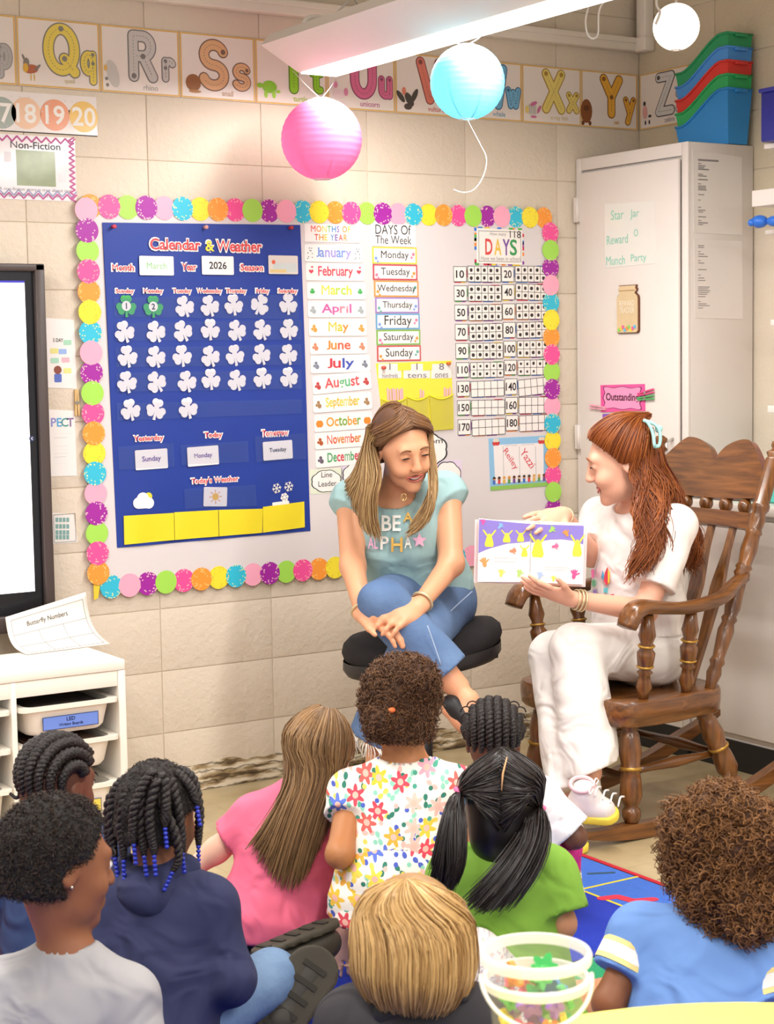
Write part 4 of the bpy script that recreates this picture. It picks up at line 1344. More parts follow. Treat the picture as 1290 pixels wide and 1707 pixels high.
# stack of slanted book bins
def book_bin(col, z, lab, first):
    yn, yf = pX(1213, 150, 1.885)[1], pX(1126, 150, 1.885)[1]
    x0, x1 = 1.885, 1.998
    hi, lo = .186, .082
    n = 18
    ys = np.linspace(0, 1, n)
    prof = [hi - (hi - lo) * (0 if s < .16 else (1 if s > .86 else (.5 - .5 * math.cos(math.pi * (s - .16) / .7)) * .4 + .6 * (s - .16) / .7)) for s in ys]
    t = thing('book_bin', ((x0 + x1) / 2, (yn + yf) / 2, z), lab, 'bin', 'stack of book bins')
    tp = .012                                # walls lean in towards the base
    V, Fc = [], []
    k = .0022
    for (ox) in (0, k):
        for sx in (0, 1):
            for s, hh in zip(ys, prof):
                y = yn + (yf - yn) * s
                xb = x0 + tp if sx == 0 else x1 - tp
                xt = x0 if sx == 0 else x1
                yb = yn + (yf - yn) * (.04 + .92 * s)
                kk = ox if sx == 0 else -ox
                sy = 1 if y < (yn + yf) / 2 else -1
                V.append((xb + kk, yb + sy * ox * (s in (0, 1)), z + .001 + ox))
                V.append((xt + kk, y + sy * ox * (s in (0, 1)), z + hh))
    for o in (0, 1):
        B0, B1 = o * 4 * n, o * 4 * n + 2 * n
        for i in range(n - 1):
            f1 = (B0 + 2 * i, B0 + 2 * i + 1, B0 + 2 * i + 3, B0 + 2 * i + 2)
            f2 = (B1 + 2 * i, B1 + 2 * i + 2, B1 + 2 * i + 3, B1 + 2 * i + 1)
            fb = (B0 + 2 * i, B0 + 2 * i + 2, B1 + 2 * i + 2, B1 + 2 * i)
            for f in (f1, f2, fb):
                Fc.append(f if o == 0 else f[::-1])
        e = 2 * (n - 1)
        for f in ((B0, B1, B1 + 1, B0 + 1), (B0 + e, B0 + e + 1, B1 + e + 1, B1 + e)):
            Fc.append(f if o == 0 else f[::-1])
    for a0, a1 in ((0, 4 * n), (2 * n, 6 * n)):
        for i in range(n - 1):
            f = (a0 + 2 * i + 1, a1 + 2 * i + 1, a1 + 2 * i + 3, a0 + 2 * i + 3)
            Fc.append(f)
    mobj('shell', V, Fc, M(col, .35, .03), t, flat_angle=40)
    rim = [(x0 - .002, yn + (yf - yn) * s, z + hh) for s, hh in zip(ys, prof)] + [(x1 + .002, yn + (yf - yn) * s, z + hh) for s, hh in list(zip(ys, prof))[::-1]]
    rim.append(rim[0])
    MB().tube(rim, .0042, 6).build('rim', M(col, .3, .03), t)
    MB().box((x0 + x1) / 2 - .028, (x0 + x1) / 2 + .028, yn - .012, yn + .0, z + hi - .012, z + hi - .002, .003).build('grip', M(col, .3, .03), t)


ZB = CZ + .001
for k, (cc, lab) in enumerate((('#2f8fd6', 'blue slanted book bin at the bottom of the stack on the cupboard'), ('#2fae62', 'bright green slanted book bin just above the bottom blue one'), ('#dd3a33', 'red slanted book bin in the middle of the stack'), ('#4a93dd', 'light blue slanted book bin above the red one'), ('#2a9a62', 'dark green slanted book bin on top of the stack'))):
    book_bin(cc, ZB + .0465 * k, lab, k == 0)

# wall shelves beyond the cupboard, over the counter
SHW = M('#efe7e0', .5, .02)
for k, (x, ya, yb, lab) in enumerate(((1273, 240, 249, 'top white wall shelf carrying the dark blue bin'), (1253, 318, 345, 'thick white wall shelf above the blue toy'), (1275, 384, 391, 'thin white wall shelf under the blue toy'), (1284, 533, 543, 'white wall shelf beside the lower printed list'), (1279, 676, 688, 'lowest white wall shelf with a pink box'))):
    Ye = -.86
    p0, p1 = pY(x, ya, Ye), pY(x, yb, Ye)
    t = thing('wall_shelf', (XR - .05, -1.4, p1[2]), lab, 'shelf', 'white shelves on the wall')
    MB().box(p0[0], XR - .002, -1.9, Ye, p1[2], p0[2], .002).build('board', SHW, t)
    MB().box(p0[0] + .02, XR - .002, -1.2, -1.18, p1[2] - .05, p1[2], .002).build('bracket', SHW, t)
    if k == 0:
        zt0 = p0[2]
    if k == 2:
        zt2, xt2 = p0[2], p0[0]
    if k == 4:
        zt4, xt4 = p0[2], p0[0]
p = pY(1266, 200, -.88)
t = thing('storage_bin', (p[0] + .06, -1.0, zt0), 'dark navy plastic bin cut off at the edge beside the stack', 'bin')
zt_ = pY(1266, 148, -.88)[2]
MB().box(p[0] + .004, XR - .006, -1.12, -.88, zt0 + .001, zt_ - .012, .006).build('shell', M('#2a2f96', .35), t)
MB().box(p[0] - .002, XR - .004, -1.126, -.874, zt_ - .014, zt_, .004).build('rim', M('#3238a6', .35), t)
# blue toy on the shelf
zc = zt2 + .022
t = thing('rubber_toy', (xt2 + .02, -.9, zt2), 'small blue rubber toy lying on the shelf by the cupboard', 'toy')
BLU = M('#2f6fd0', .35)
a = pY(1266, 380, -.93)
MB().ell((a[0], -.93, zt2 + .021), (.026, .03, .021)).build('body', BLU, t)
MB().ell((a[0] - .022, -.915, zt2 + .018), (.011, .012, .012)).build('snout', BLU, t)
MB().ell((a[0] + .01, -.985, zt2 + .019), (.02, .03, .017)).build('tail', BLU, t)
MB().box(xt4 + .01, XR - .004, -1.4, -.9, zt4 + .0005, zt4 + .03, .003).build('flat_box', M('#e0508a', .5), label='pink flat box on the lowest wall shelf', cat='box')

# counter along the wall
t = thing('counter_cabinet', (1.87, -1.4, 0), 'long low white counter cabinet behind the rocking chair', 'cabinet')
MB().box(CX + .012, XR - .004, -3.2, CY - .004, .1, .868).build('body', CABG, t, smooth=False)
MB().box(CX - .012, XR - .004, -3.2, CY - .004, .869, .903, .004).build('countertop', M('#ebe3da', .35, .03), t)
MB().box(CX + .006, CX + .02, -3.2, CY - .004, .0, .1).build('kick_plate', BLACK, t, smooth=False)
for k in range(4):
    d = MB().box(CX, CX + .0115, -.62 - .52 * (k + 1) + .01, -.62 - .52 * k - .01, .125, .85, .002).build('door', CABW, t)
    MB().ell((CX - .012, -.62 - .52 * k - (.06 if k % 2 else .46), .7), (.012, .012, .012)).build('knob', M('#c8c2ba', .3, metal=.7), d)
q = pX(1222, 829, 1.85)
MB().box(1.80, 1.98, -.95, -.72, .904, .95, .008).build('pencil_tray', M('#5fd0c4', .4), label='turquoise tray on the counter behind the chair back', cat='tray')
MB().box(1.79, 1.95, -1.12, -.98, .904, .935, .006).build('pencil_case', M('#d9a0a8', .5), label='dusty pink pouch on the counter behind the chair back', cat='pouch')
t = thing('tape_dispenser', (1.78, -1.08, .904), 'black desk gadget on the counter at the picture edge', 'dispenser')
MB().box(1.73, 1.83, -1.26, -1.14, .904, .95, .008).build('base', BLACK, t)
MB().tube([(1.78, -1.2, .95), (1.78, -1.2, .975)], .03, 16).build('reel', BLACK, t)

# ================================================================ SCREEN at the left
TX1, TYF = -.395, -.105
tz0, tz1 = .60, 1.70
tv = thing('tv_screen', (TX1 - 1, -.06, tz0), 'large wall screen showing a bright white page in a dark frame', 'screen')
X0 = TX1 - 1.9
FRM = M('#4a3f3d', .4, .05)
f = MB()
f.box(X0, TX1, TYF, -.02, tz1 - .022, tz1, .004).box(X0, TX1, TYF, -.02, tz0, tz0 + .05, .004).box(TX1 - .03, TX1, TYF, -.02, tz0, tz1, .004).box(X0, X0 + .03, TYF, -.02, tz0, tz1, .004)
f.build('frame', FRM, tv)
MB().box(X0 + .02, TX1 - .02, -.07, -.0125, tz0 + .02, tz1 - .015).build('housing', BLACK, tv, smooth=False)
MB().box(X0 + .025, TX1 - .025, TYF + .02, -.071, tz0 + .045, tz1 - .02).build('bezel', M('#15151a', .2), tv, smooth=False)
SCR = M('#ffffff', .3, .0, emit=1.15)
MB().box(X0 + .06, TX1 - .058, TYF + .018, TYF + .021, tz0 + .118, tz1 - .05).build('display', SCR, tv, smooth=False)
MB().box(X0 + .06, TX1 - .058, TYF + .0165, TYF + .0195, tz1 - .056, tz1 - .05).build('tool_bar', M('#2f2fae', .4, emit=.35), tv, smooth=False)
TVF = Frame((0, TYF + .0165, 0), (1, 0, 0), (0, 0, 1))
q = TVF.px(53, 731)
TVF.solid('side_button', [circ(q, .0085, 18)], M('#27325c', .4), tv, 0, .002)
TVF.solid('side_mark', strokes([[(q[0] + .002, q[1] + .004), (q[0] - .003, q[1]), (q[0] + .002, q[1] - .004)]], .0016, 3), WHITE, tv, .002, .0025)

# ================================================================ WHITE TRAY SHELF at the left
HX, HYF, HZ = -.358, -.523, .56
HW = M('#f3ece0', .4, .015)
sh = thing('tray_shelf', (-.8, -.37, 0), 'white storage shelf holding plastic trays under the screen', 'shelf unit')
YB_ = HYF + .30
MB().box(-1.30, HX, HYF, YB_, HZ - .03, HZ, .003).build('top_panel', HW, sh)
MB().box(HX - .022, HX, HYF, YB_, .0, HZ - .031, .002).build('side_panel', HW, sh)
MB().box(-1.30, -1.278, HYF, YB_, .0, HZ - .031, .002).build('side_panel', HW, sh)
dx = [-.360 - .022 - .302, -.360 - .022 * 2 - .302 * 2]
for d in dx:
    MB().box(d - .016, d, HYF, YB_, .02, HZ - .031, .002).build('divider', HW, sh)
MB().box(-1.277, HX - .023, HYF + .004, HYF + .018, HZ - .075, HZ - .031, .001).build('front_rail', HW, sh)
MB().box(-1.277, HX - .023, YB_ - .008, YB_, .02, HZ - .031).build('back_panel', HW, sh, smooth=False)
MB().box(-1.277, HX - .023, HYF + .003, YB_ - .009, .02, .036, .001).build('bottom_panel', HW, sh)
TRAY = M('#f1eadd', .35, .015)


def tray(x0, x1, ztop, dep, lab, sign=None):
    """plastic tray hanging from runners, its rim at ztop"""
    t = thing('storage_tray', ((x0 + x1) / 2, HYF + .14, ztop - dep), lab, 'tray', 'plastic trays in the white shelf')
    m = MB()
    xa, xb, ya, yb = x0 + .022, x1 - .022, HYF - .004, YB_ - .02
    out, inn = [], []
    for (z, k) in ((ztop - dep, .02), (ztop - dep + .01, .012), (ztop - .008, 0)):
        out.append([(a, b) for a, b in rrect(xa + k, ya + k, xb - k, yb - k, .035, 5)])
    nn = len(out[0])
    V = [(a, b, z) for P, z in zip(out, (ztop - dep, ztop - dep + .012, ztop - .008)) for a, b in P]
    inn = [(a, b, ztop - .008) for a, b in rrect(xa + .004, ya + .004, xb - .004, yb - .004, .032, 5)] + [(a, b, ztop - dep + .006) for a, b in rrect(xa + .02, ya + .02, xb - .02, yb - .02, .03, 5)]
    V += inn
    Fc = [tuple(range(nn))[::-1]]
    for L in range(4):
        Fc += [(L * nn + i, L * nn + (i + 1) % nn, (L + 1) * nn + (i + 1) % nn, (L + 1) * nn + i) for i in range(nn)]
    Fc.append(tuple(4 * nn + i for i in range(nn)))
    mobj('bin', V, Fc, TRAY, t, flat_angle=40)
    ro, ri = rrect(x0 + .004, HYF - .014, x1 - .004, YB_ - .012, .02, 5), rrect(xa + .003, ya + .003, xb - .003, yb - .003, .03, 5)
    V = [(a, b, ztop) for a, b in ro] + [(a, b, ztop) for a, b in ri] + [(a, b, ztop - .012) for a, b in ro] + [(a, b, ztop - .012) for a, b in ri]
    Fc = []
    for i in range(nn):
        j = (i + 1) % nn
        Fc += [(i, j, nn + j, nn + i), (2 * nn + i, 3 * nn + i, 3 * nn + j, 2 * nn + j), (i, 2 * nn + i, 2 * nn + j, j), (nn + i, nn + j, 3 * nn + j, 3 * nn + i)]
    mobj('rim', V, Fc, TRAY, t, flat_angle=40)
    for s in (x0, x1):
        MB().box(s - .003 if s == x1 else s - .001, s + .001 if s == x1 else s + .003, HYF + .02, YB_ - .03, ztop - .02, ztop - .004).build('runner', TRAY, t, smooth=False)
    if sign:
        tf = Frame((0, HYF - .0045, 0), (1, 0, 0), (0, 0, 1))
        txt, quad, col = sign
        P = [tf.px(*q) for q in quad]
        z0_, z1_ = min(p[1] for p in P), max(p[1] for p in P)
        c_ = A(P).mean(0)
        w_ = P[1][0] - P[0][0]
        h_ = .034
        o = tf.solid('label_sticker', [rrect(c_[0] - w_ / 2 - .002, c_[1] - h_ / 2 - .002, c_[0] + w_ / 2 + .002, c_[1] + h_ / 2 + .002)], M('#2f3a70', .4), t, 0, .0008)
        tf.solid('label_face', [rrect(c_[0] - w_ / 2, c_[1] - h_ / 2, c_[0] + w_ / 2, c_[1] + h_ / 2)], M(col, .4), o, .0008, .0012)
        for k, s in enumerate(txt):
            tf.text('label_text', s, (c_[0], c_[1] + (.008 - .016 * k)), M('#1c2a5c', .5), o, h=.011, style='b', hh=.0018)
    return t


bx1 = HX - .023
bx0 = dx[0] + .001
tray(bx0, bx1, .455, .085, 'white tray labelled LED writing boards at the top of the shelf', (['LED', 'Writing Boards'], [(72, 1192), (163, 1187), (163, 1212), (72, 1216)], '#6f8fe0'))
tray(bx0, bx1, .347, .085, 'white tray second from the top behind the cornrowed child', None)
tray(bx0, bx1, .215, .13, 'white tray low in the shelf with a yellow sticker', ([], [(140, 1336), (168, 1333), (168, 1350), (140, 1352)], '#ecd35a'))
b1 = dx[0] - .017
tray(dx[1] + .001, b1, .455, .085, 'white tray in the shelf bay cut off by the picture edge, top', None)
tray(dx[1] + .001, b1, .347, .085, 'white tray in the shelf bay cut off by the picture edge, middle', None)
tray(dx[1] + .001, b1, .235, .13, 'white tray in the shelf bay cut off by the picture edge, bottom', None)
for k, z in enumerate((.4,)):
    MB().box(bx0 + .05, bx1 - .05, HYF + .03, YB_ - .06, .378, .452, .006).build('writing_board', M('#2c2624', .5), label='dark writing boards lying in the top labelled tray', cat='board')
MB().box(bx0 + .05, bx1 - .05, HYF + .03, YB_ - .06, .27, .340, .006).build('slate_pad', M('#5a4438', .6), label='brown pads lying in the second tray', cat='pad')

# curling worksheet leaning against the screen
a, b, c, d = at(10, 1028, 0), 0, 0, 0
tlp, trp = pY(9, 1029, -.16), pY(143, 987, -.16)
brp, blp = pZ(184, 1073, .562), pZ(45, 1091, .562)
brp = A([brp[0], max(brp[1], -.50), .563]) if brp[1] < -.5 else brp
V, n = [], 14
for j in range(n + 1):
    s = j / n
    for i in range(n + 1):
        u_ = i / n
        T_ = tlp + (trp - tlp) * u_
        B_ = blp + (brp - blp) * u_
        p = T_ + (B_ - T_) * s
        p = p + A([0, .045, -.03]) * math.sin(math.pi * s) * .9
        V.append(p)
V = A(V)
V[:, 2] = np.maximum(V[:, 2], .5625)
fcs = [(j * (n + 1) + i, (j + 1) * (n + 1) + i, (j + 1) * (n + 1) + i + 1, j * (n + 1) + i + 1) for j in range(n) for i in range(n)]
ws = thing('worksheet', (tlp + trp + brp + blp) / 4 - A([0, 0, .08]), 'curling white worksheet headed butterfly numbers leaning on the screen', 'worksheet')
o = mobj('paper', V, fcs, M('#f2ebe2', .5, .02), ws)
so = o.modifiers.new('thickness', 'SOLIDIFY')
so.thickness = .0008


def on_sheet(u_, v_, h=.0018):
    """u right 0..1, v down 0..1 on the curled paper"""
    i, j = min(n - 1, int(u_ * n)), min(n - 1, int(v_ * n))
    fu, fv = u_ * n - i, v_ * n - j
    g = lambda a, b: V[b * (n + 1) + a]
    p = (g(i, j) * (1 - fu) + g(i + 1, j) * fu) * (1 - fv) + (g(i, j + 1) * (1 - fu) + g(i + 1, j + 1) * fu) * fv
    nr = np.cross(g(i + 1, j) - g(i, j), g(i, j + 1) - g(i, j))
    nr = nr / np.linalg.norm(nr)
    if nr @ (CAM_C - p) < 0:
        nr = -nr
    return p + nr * h


tv_, tf_ = text2d('Butterfly Numbers', 'r')
lo, hi = tv_.min(0), tv_.max(0)
mobj('heading', [on_sheet(.24 + .5 * (a - lo[0]) / (hi[0] - lo[0]), .27 - .105 * (b - lo[1]) / (hi[1] - lo[1])) for a, b in tv_], tf_, INK, ws, smooth=False)
m = MB()
LN = [((.06, .08), (.95, .08)), ((.95, .08), (.95, .95)), ((.95, .95), (.06, .95)), ((.06, .95), (.06, .08)), ((.06, .36), (.95, .36)), ((.06, .66), (.95, .66)), ((.36, .36), (.36, .95)), ((.66, .36), (.66, .95))]
for (a, b) in LN:
    m.tube([on_sheet(a[0] + (b[0] - a[0]) * s, a[1] + (b[1] - a[1]) * s, .001) for s in np.linspace(0, .999, 12)], .0006, 4)
m.build('ruled_boxes', M('#8f8a88', .6), ws, kind='stuff')

# ================================================================ HANGING LIGHT AND PAPER LANTERNS
FIXW = M('#e9e2da', .45, .02)


def light_fixture(x, y0, y1, z, lab, cord=True):
    t = thing('hanging_light', (x, (y0 + y1) / 2, z), lab, 'light fixture')
    sec = [(-.066, 0), (-.20, .075), (-.17, .11), (.17, .11), (.20, .075), (.066, 0), (.066, .004), (-.066, .004)]
    V = [(x + a, y, z + b) for y in (y0, y1) for a, b in sec]
    k = len(sec)
    Fc = [(i, (i + 1) % k, k + (i + 1) % k, k + i) for i in range(k)] + [tuple(range(k))[::-1], tuple(k + i for i in range(k))]
    mobj('housing', V, Fc, FIXW, t, smooth=False)
    MB().box(x - .064, x + .064, y1 + .01, y0 - .01, z - .004, z + .002).build('glowing_lens', M('#fffaf2', .4, .0, emit=5.), t, smooth=False)
    for yy in (y0 - .22, y1 + .3):
        MB().tube([(x - .1, yy, z + .11), (x, yy, z + .2), (x + .1, yy, z + .11)], .004, 6).tube([(x, yy, z + .2), (x, yy, 3.05)], .002, 6).build('hanger', M('#d8d2ca', .4), t)
    MB().tube(smooth_path([(x - .03, y0 - .03, z + .108), (x - .06, y0 - .03, z + .15), (x - .02, y0 - .03, z + .172), (x + .06, y0 - .03, z + .16)], 12), .008, 8).build('power_cord', WHITE, t)
    return t


light_fixture(FIX_X, FIX_Y0, FIX_Y1, FIX_Z, 'long white hanging light with glowing underside above the lanterns')
light_fixture(FIX_X - 2.1, FIX_Y0 - .4, FIX_Y1 - .3, FIX_Z + .04, 'second hanging light over the children, past the picture edge')
light_fixture(FIX_X, FIX_Y1 - .4, FIX_Y1 - 3.0, FIX_Z, 'hanging light in line with the first, nearer the viewer')
light_fixture(FIX_X - 2.1, FIX_Y1 - .8, FIX_Y1 - 3.4, FIX_Z + .04, 'hanging light over the back of the room')


def paper_material(hexc, glow):
    m = bpy.data.materials.new('lantern_paper')
    m.use_nodes = True
    nt = m.node_tree
    b = nt.nodes['Principled BSDF']
    L = nt.links.new
    n = nt.nodes.new('ShaderNodeTexNoise')
    n.inputs['Scale'].default_value = 25
    mx = nt.nodes.new('ShaderNodeMix')
    mx.data_type = 'RGBA'
    base = lin(hexc)
    mx.inputs['A'].default_value = tuple(c * .95 for c in base[:3]) + (1,)
    mx.inputs['B'].default_value = base
    L(n.outputs['Fac'], mx.inputs['Factor'])
    L(mx.outputs['Result'], b.inputs['Base Color'])
    b.inputs['Roughness'].default_value = .7
    tr = nt.nodes.new('ShaderNodeBsdfTranslucent')
    L(mx.outputs['Result'], tr.inputs['Color'])
    ms = nt.nodes.new('ShaderNodeMixShader')
    ms.inputs[0].default_value = .55
    L(b.outputs[0], ms.inputs[1])
    L(tr.outputs[0], ms.inputs[2])
    L(ms.outputs[0], nt.nodes['Material Output'].inputs['Surface'])
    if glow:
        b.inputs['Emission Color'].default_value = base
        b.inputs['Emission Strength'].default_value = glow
    return m


def lantern(px, py, d, r, hexc, lab, anchors, tail=None, glow=0.):
    c = at(px, py, d)
    t = thing('paper_lantern', c - A([0, 0, r]), lab, 'lantern', 'paper lanterns')
    V, Fc = [], []
    nr, k = 17, 40
    rows = []
    for i in range(nr * 4 + 1):
        th = math.radians(12) + math.radians(156) * i / (nr * 4)
        pl = 1 + .012 * abs(math.sin(math.pi * i / 4)) - .006
        rows.append((r * math.sin(th) * pl, r * math.cos(th)))
    for (rr, zz) in rows:
        for j in range(k):
            q = 2 * math.pi * j / k
            V.append((c[0] + rr * math.cos(q), c[1] + rr * math.sin(q), c[2] + zz))
    n = len(rows)
    Fc = [(i * k + j, (i + 1) * k + j, (i + 1) * k + (j + 1) % k, i * k + (j + 1) % k) for i in range(n - 1) for j in range(k)]
    mobj('shade', V, A(Fc), paper_material(hexc, glow), t)
    for zz, nm in ((rows[0], 'top_ring'), (rows[-1], 'bottom_ring')):
        MB().tube([(c[0] + zz[0] * math.cos(q), c[1] + zz[0] * math.sin(q), c[2] + zz[1]) for q in np.linspace(0, 2 * math.pi, 25)], .002, 6, False).build(nm, M('#e9e2dc', .4), t)
    WR = M('#d9cfcf', .5)
    for q in np.linspace(0, 2 * math.pi, 8)[:-1]:
        MB().tube([(c[0] + (a - .003) * math.cos(q), c[1] + (a - .003) * math.sin(q), c[2] + z) for a, z in rows[::4]], .0016, 4).build('wire_rib', WR, t)
    top = c + A([0, 0, r * .98])
    m = MB()
    for a in anchors:
        m.tube(smooth_path([top, (top + a) / 2 + A([.0, 0, -.003]), a], 6), .0012, 5)
    m.build('string', WHITE, t)
    if tail:
        MB().tube(smooth_path([c + A([0, 0, -r * .98])] + [at(x, y, d) for x, y in tail], 26), .0014, 5).build('loose_string', WHITE, t)


dP = 5.44
lantern(536, 232, dP, .126, '#f79fcd', 'hot pink paper lantern hanging from the end of the light', [pZ(488, 118, FIX_Z + .02), pZ(560, 132, FIX_Z - .0)])
dB = 4.86
lantern(779, 137, dB, .1035, '#93dcf2', 'sky blue paper lantern hanging beside the long light', [at(752, 68, dB + .02), at(815, 50, dB)], [(782, 205), (800, 240), (811, 265), (805, 295), (790, 316), (772, 321), (756, 316)])
dW = 5.75
lantern(1127, 45, dW, .0765, '#fbf5ea', 'white paper lantern glowing near the corner of the room', [at(1108, -60, dW), at(1140, -60, dW)], None, 1.6)  # no lamp inside; emission paints in the light falling on its paper from above
m = MB()
m.tube(smooth_path([at(x, y, 5.2) for x, y in ((1024, -4), (1006, 4), (998, 22), (997, 55), (990, 64), (980, 58), (976, 35), (981, 8), (984, -30))], 40), .0028, 6)
t = thing('hanging_loop', at(988, 64, 5.2), 'white plastic tie looping down beside the round lantern', 'cord')
m.build('loop', WHITE, t)
MB().tube([at(984, -30, 5.2), at(984, -30, 5.2) + A([0, 0, .5])], .0028, 6).build('hanging_end', WHITE, t)
m = MB()
m.tube(smooth_path([at(x, y, dW - .1) for x, y in ((1098, -40), (1094, 5), (1100, 20), (1093, 40))], 14), .004, 6).build('paper_clip_hook', WHITE, label='white hook dangling against the round white lantern', cat='hook')

# ================================================================ RUG
RX0, RX1, RY0, RY1 = -2.6, .662, -3.9, -1.17
rug = thing('story_rug', (-1., -2.4, 0), 'bright classroom rug with red, blue and green panels and yellow lines', 'rug')
PILE = dict(rough=.95, bump=.6, bscale=400)
MB().box(RX0, RX1, RY0, RY1, .0, .010, .003).build('base', M('#27262c', .9), rug)


def rp(name, x0, x1, y0, y1, col, h=.0125):
    return MB().box(x0, x1, y0, y1, .009, h, .001).build(name, M(col, vscale=60, var=.12, **PILE), rug)


g = .009
rp('red_border', RX1 - .022, RX1 - .006, RY0 + .006, RY1 - .006, '#c32035')
rp('red_border', RX0 + .006, RX1 - .023, RY1 - .022, RY1 - .006, '#c32035')
ys = [RY1 - .024, -1.584, -2.0, -2.42, -2.84, -3.26, -3.68]
xs_ = [RX1 - .024, .442, .0, -.33, -.645, -1.07, -1.49, -1.91, -2.33]
cols = ['#3f6fce', '#2a8f4a', '#d42a2c', '#e8a32a', '#7a3fa8', '#1f8fb0']
k = 0
for j in range(len(ys) - 1):
    for i in range(len(xs_) - 1):
        inner = 1 <= i and 1 <= j
        if i == 0:
            col = '#3f6fce' if j in (0, 1) else ['#2a9f6a', '#d42a2c', '#e8a32a', '#3f6fce'][j % 4]
        elif j == 0:
            col = '#d8301e' if i >= 2 else '#1c3fb4'
        else:
            col = '#1c36b0'
            if i == 1 and j == 2: col = '#2a9f6a'
        rp('colour_panel', xs_[i + 1] + g / 2, xs_[i] - g / 2, ys[j + 1] + g / 2, ys[j] - g / 2, col)
for x in xs_[1:5]:
    rp('yellow_line', x - g / 2, x + g / 2, ys[-1], ys[0], '#e8d22a', .0128)
rp('yellow_line', xs_[-1], xs_[0], ys[1] - g / 2, ys[1] + g / 2, '#e8d22a', .0129)
RF = Frame((0, 0, .0125), (1, 0, 0), (0, 1, 0))
q = pZ(1042, 1497, .0125)
RF.solid('printed_shape', strokes([[(q[0] - .05, q[1] + .03), (q[0] - .01, q[1] + .02), (q[0], q[1] - .03), (q[0] + .05, q[1] - .05)]], .03), M('#c92f46', .95), rug, .0, .001)
q = pZ(1000, 1455, .0125)
RF.solid('printed_shape', strokes([[(q[0] - .03, q[1] + .01), (q[0] + .03, q[1] - .02)]], .012), M('#2f4a58', .95), rug, .0, .001)

# ================================================================ ROCKING CHAIR (faces along -x)
WOODC = '#6b3f1c'


def wood_material(name, c0, c1, ax):
    m = bpy.data.materials.new(name)
    m.use_nodes = True
    nt = m.node_tree
    b = nt.nodes['Principled BSDF']
    L = nt.links.new
    tc = nt.nodes.new('ShaderNodeTexCoord')
    mp = nt.nodes.new('ShaderNodeMapping')
    s = [26, 26, 26]
    s[ax] = 2.2
    mp.inputs['Scale'].default_value = s
    L(tc.outputs['Object'], mp.inputs[0])
    n = nt.nodes.new('ShaderNodeTexNoise')
    n.inputs['Scale'].default_value = 2.2
    n.inputs['Detail'].default_value = 6
    n.inputs['Distortion'].default_value = .6
    L(mp.outputs[0], n.inputs['Vector'])
    r = nt.nodes.new('ShaderNodeValToRGB')
    r.color_ramp.elements[0].position = .32
    r.color_ramp.elements[1].position = .7
    r.color_ramp.elements[0].color = lin(c0)
    r.color_ramp.elements[1].color = lin(c1)
    L(n.outputs['Fac'], r.inputs[0])
    L(r.outputs[0], b.inputs['Base Color'])
    b.inputs['Roughness'].default_value = .28
    b.inputs['Coat Weight'].default_value = .3
    b.inputs['Coat Roughness'].default_value = .15
    return m


WD = [wood_material('stained_oak', '#4f2d11', '#855326', a) for a in (0, 1, 2)]
GLD = M('#b58a3c', .3, .1, metal=.5)
RCY = -1.035
chair = thing('rocking_chair', (1.1, RCY, 0), 'brown turned-wood rocking chair the red-haired woman sits in', 'rocking chair')


def bpt(s, z):
    """point on the leaning back: s from -1 (near side) to 1"""
    k_ = (z - .41) / .7
    return A([1.195 + (z - .41) * .392, RCY + .035 * k_ + s * (.230 + .028 * k_), z])


# seat
out = []
for q in np.linspace(0, 2 * math.pi, 48, endpoint=False):
    cx_, sx_ = math.cos(q), math.sin(q)
    e = .42
    x = 1.045 + .235 * np.sign(cx_) * abs(cx_) ** e
    y = RCY + (.275 if cx_ < 0 else .255) * np.sign(sx_) * abs(sx_) ** e
    out.append((x, y))
V, lv = [], [(.334, .965), (.342, .99), (.37, 1), (.398, 1), (.408, .985), (.411, .95), (.405, .7), (.401, .3)]
for z, s in lv:
    V += [(1.045 + (x - 1.045) * s, RCY + (y - RCY) * s, z) for x, y in out]
n = len(out)
Fc = [tuple(range(n))[::-1]] + [(L * n + i, L * n + (i + 1) % n, (L + 1) * n + (i + 1) % n, (L + 1) * n + i) for L in range(len(lv) - 1) for i in range(n)] + [tuple((len(lv) - 1) * n + i for i in range(n))]
mobj('seat', V, Fc, WD[0], chair, flat_angle=45)
LEGP = [(0, .020), (.03, .026), (.07, .026), (.09, .021), (.12, .027), (.16, .029), (.30, .034), (.42, .028), (.44, .031), (.47, .031), (.49, .027), (.56, .031), (.72, .034), (.80, .024), (.83, .019), (.86, .027), (.92, .028), (1, .017)]


def rz(x):
    return (x - .98) ** 2 / 2.4


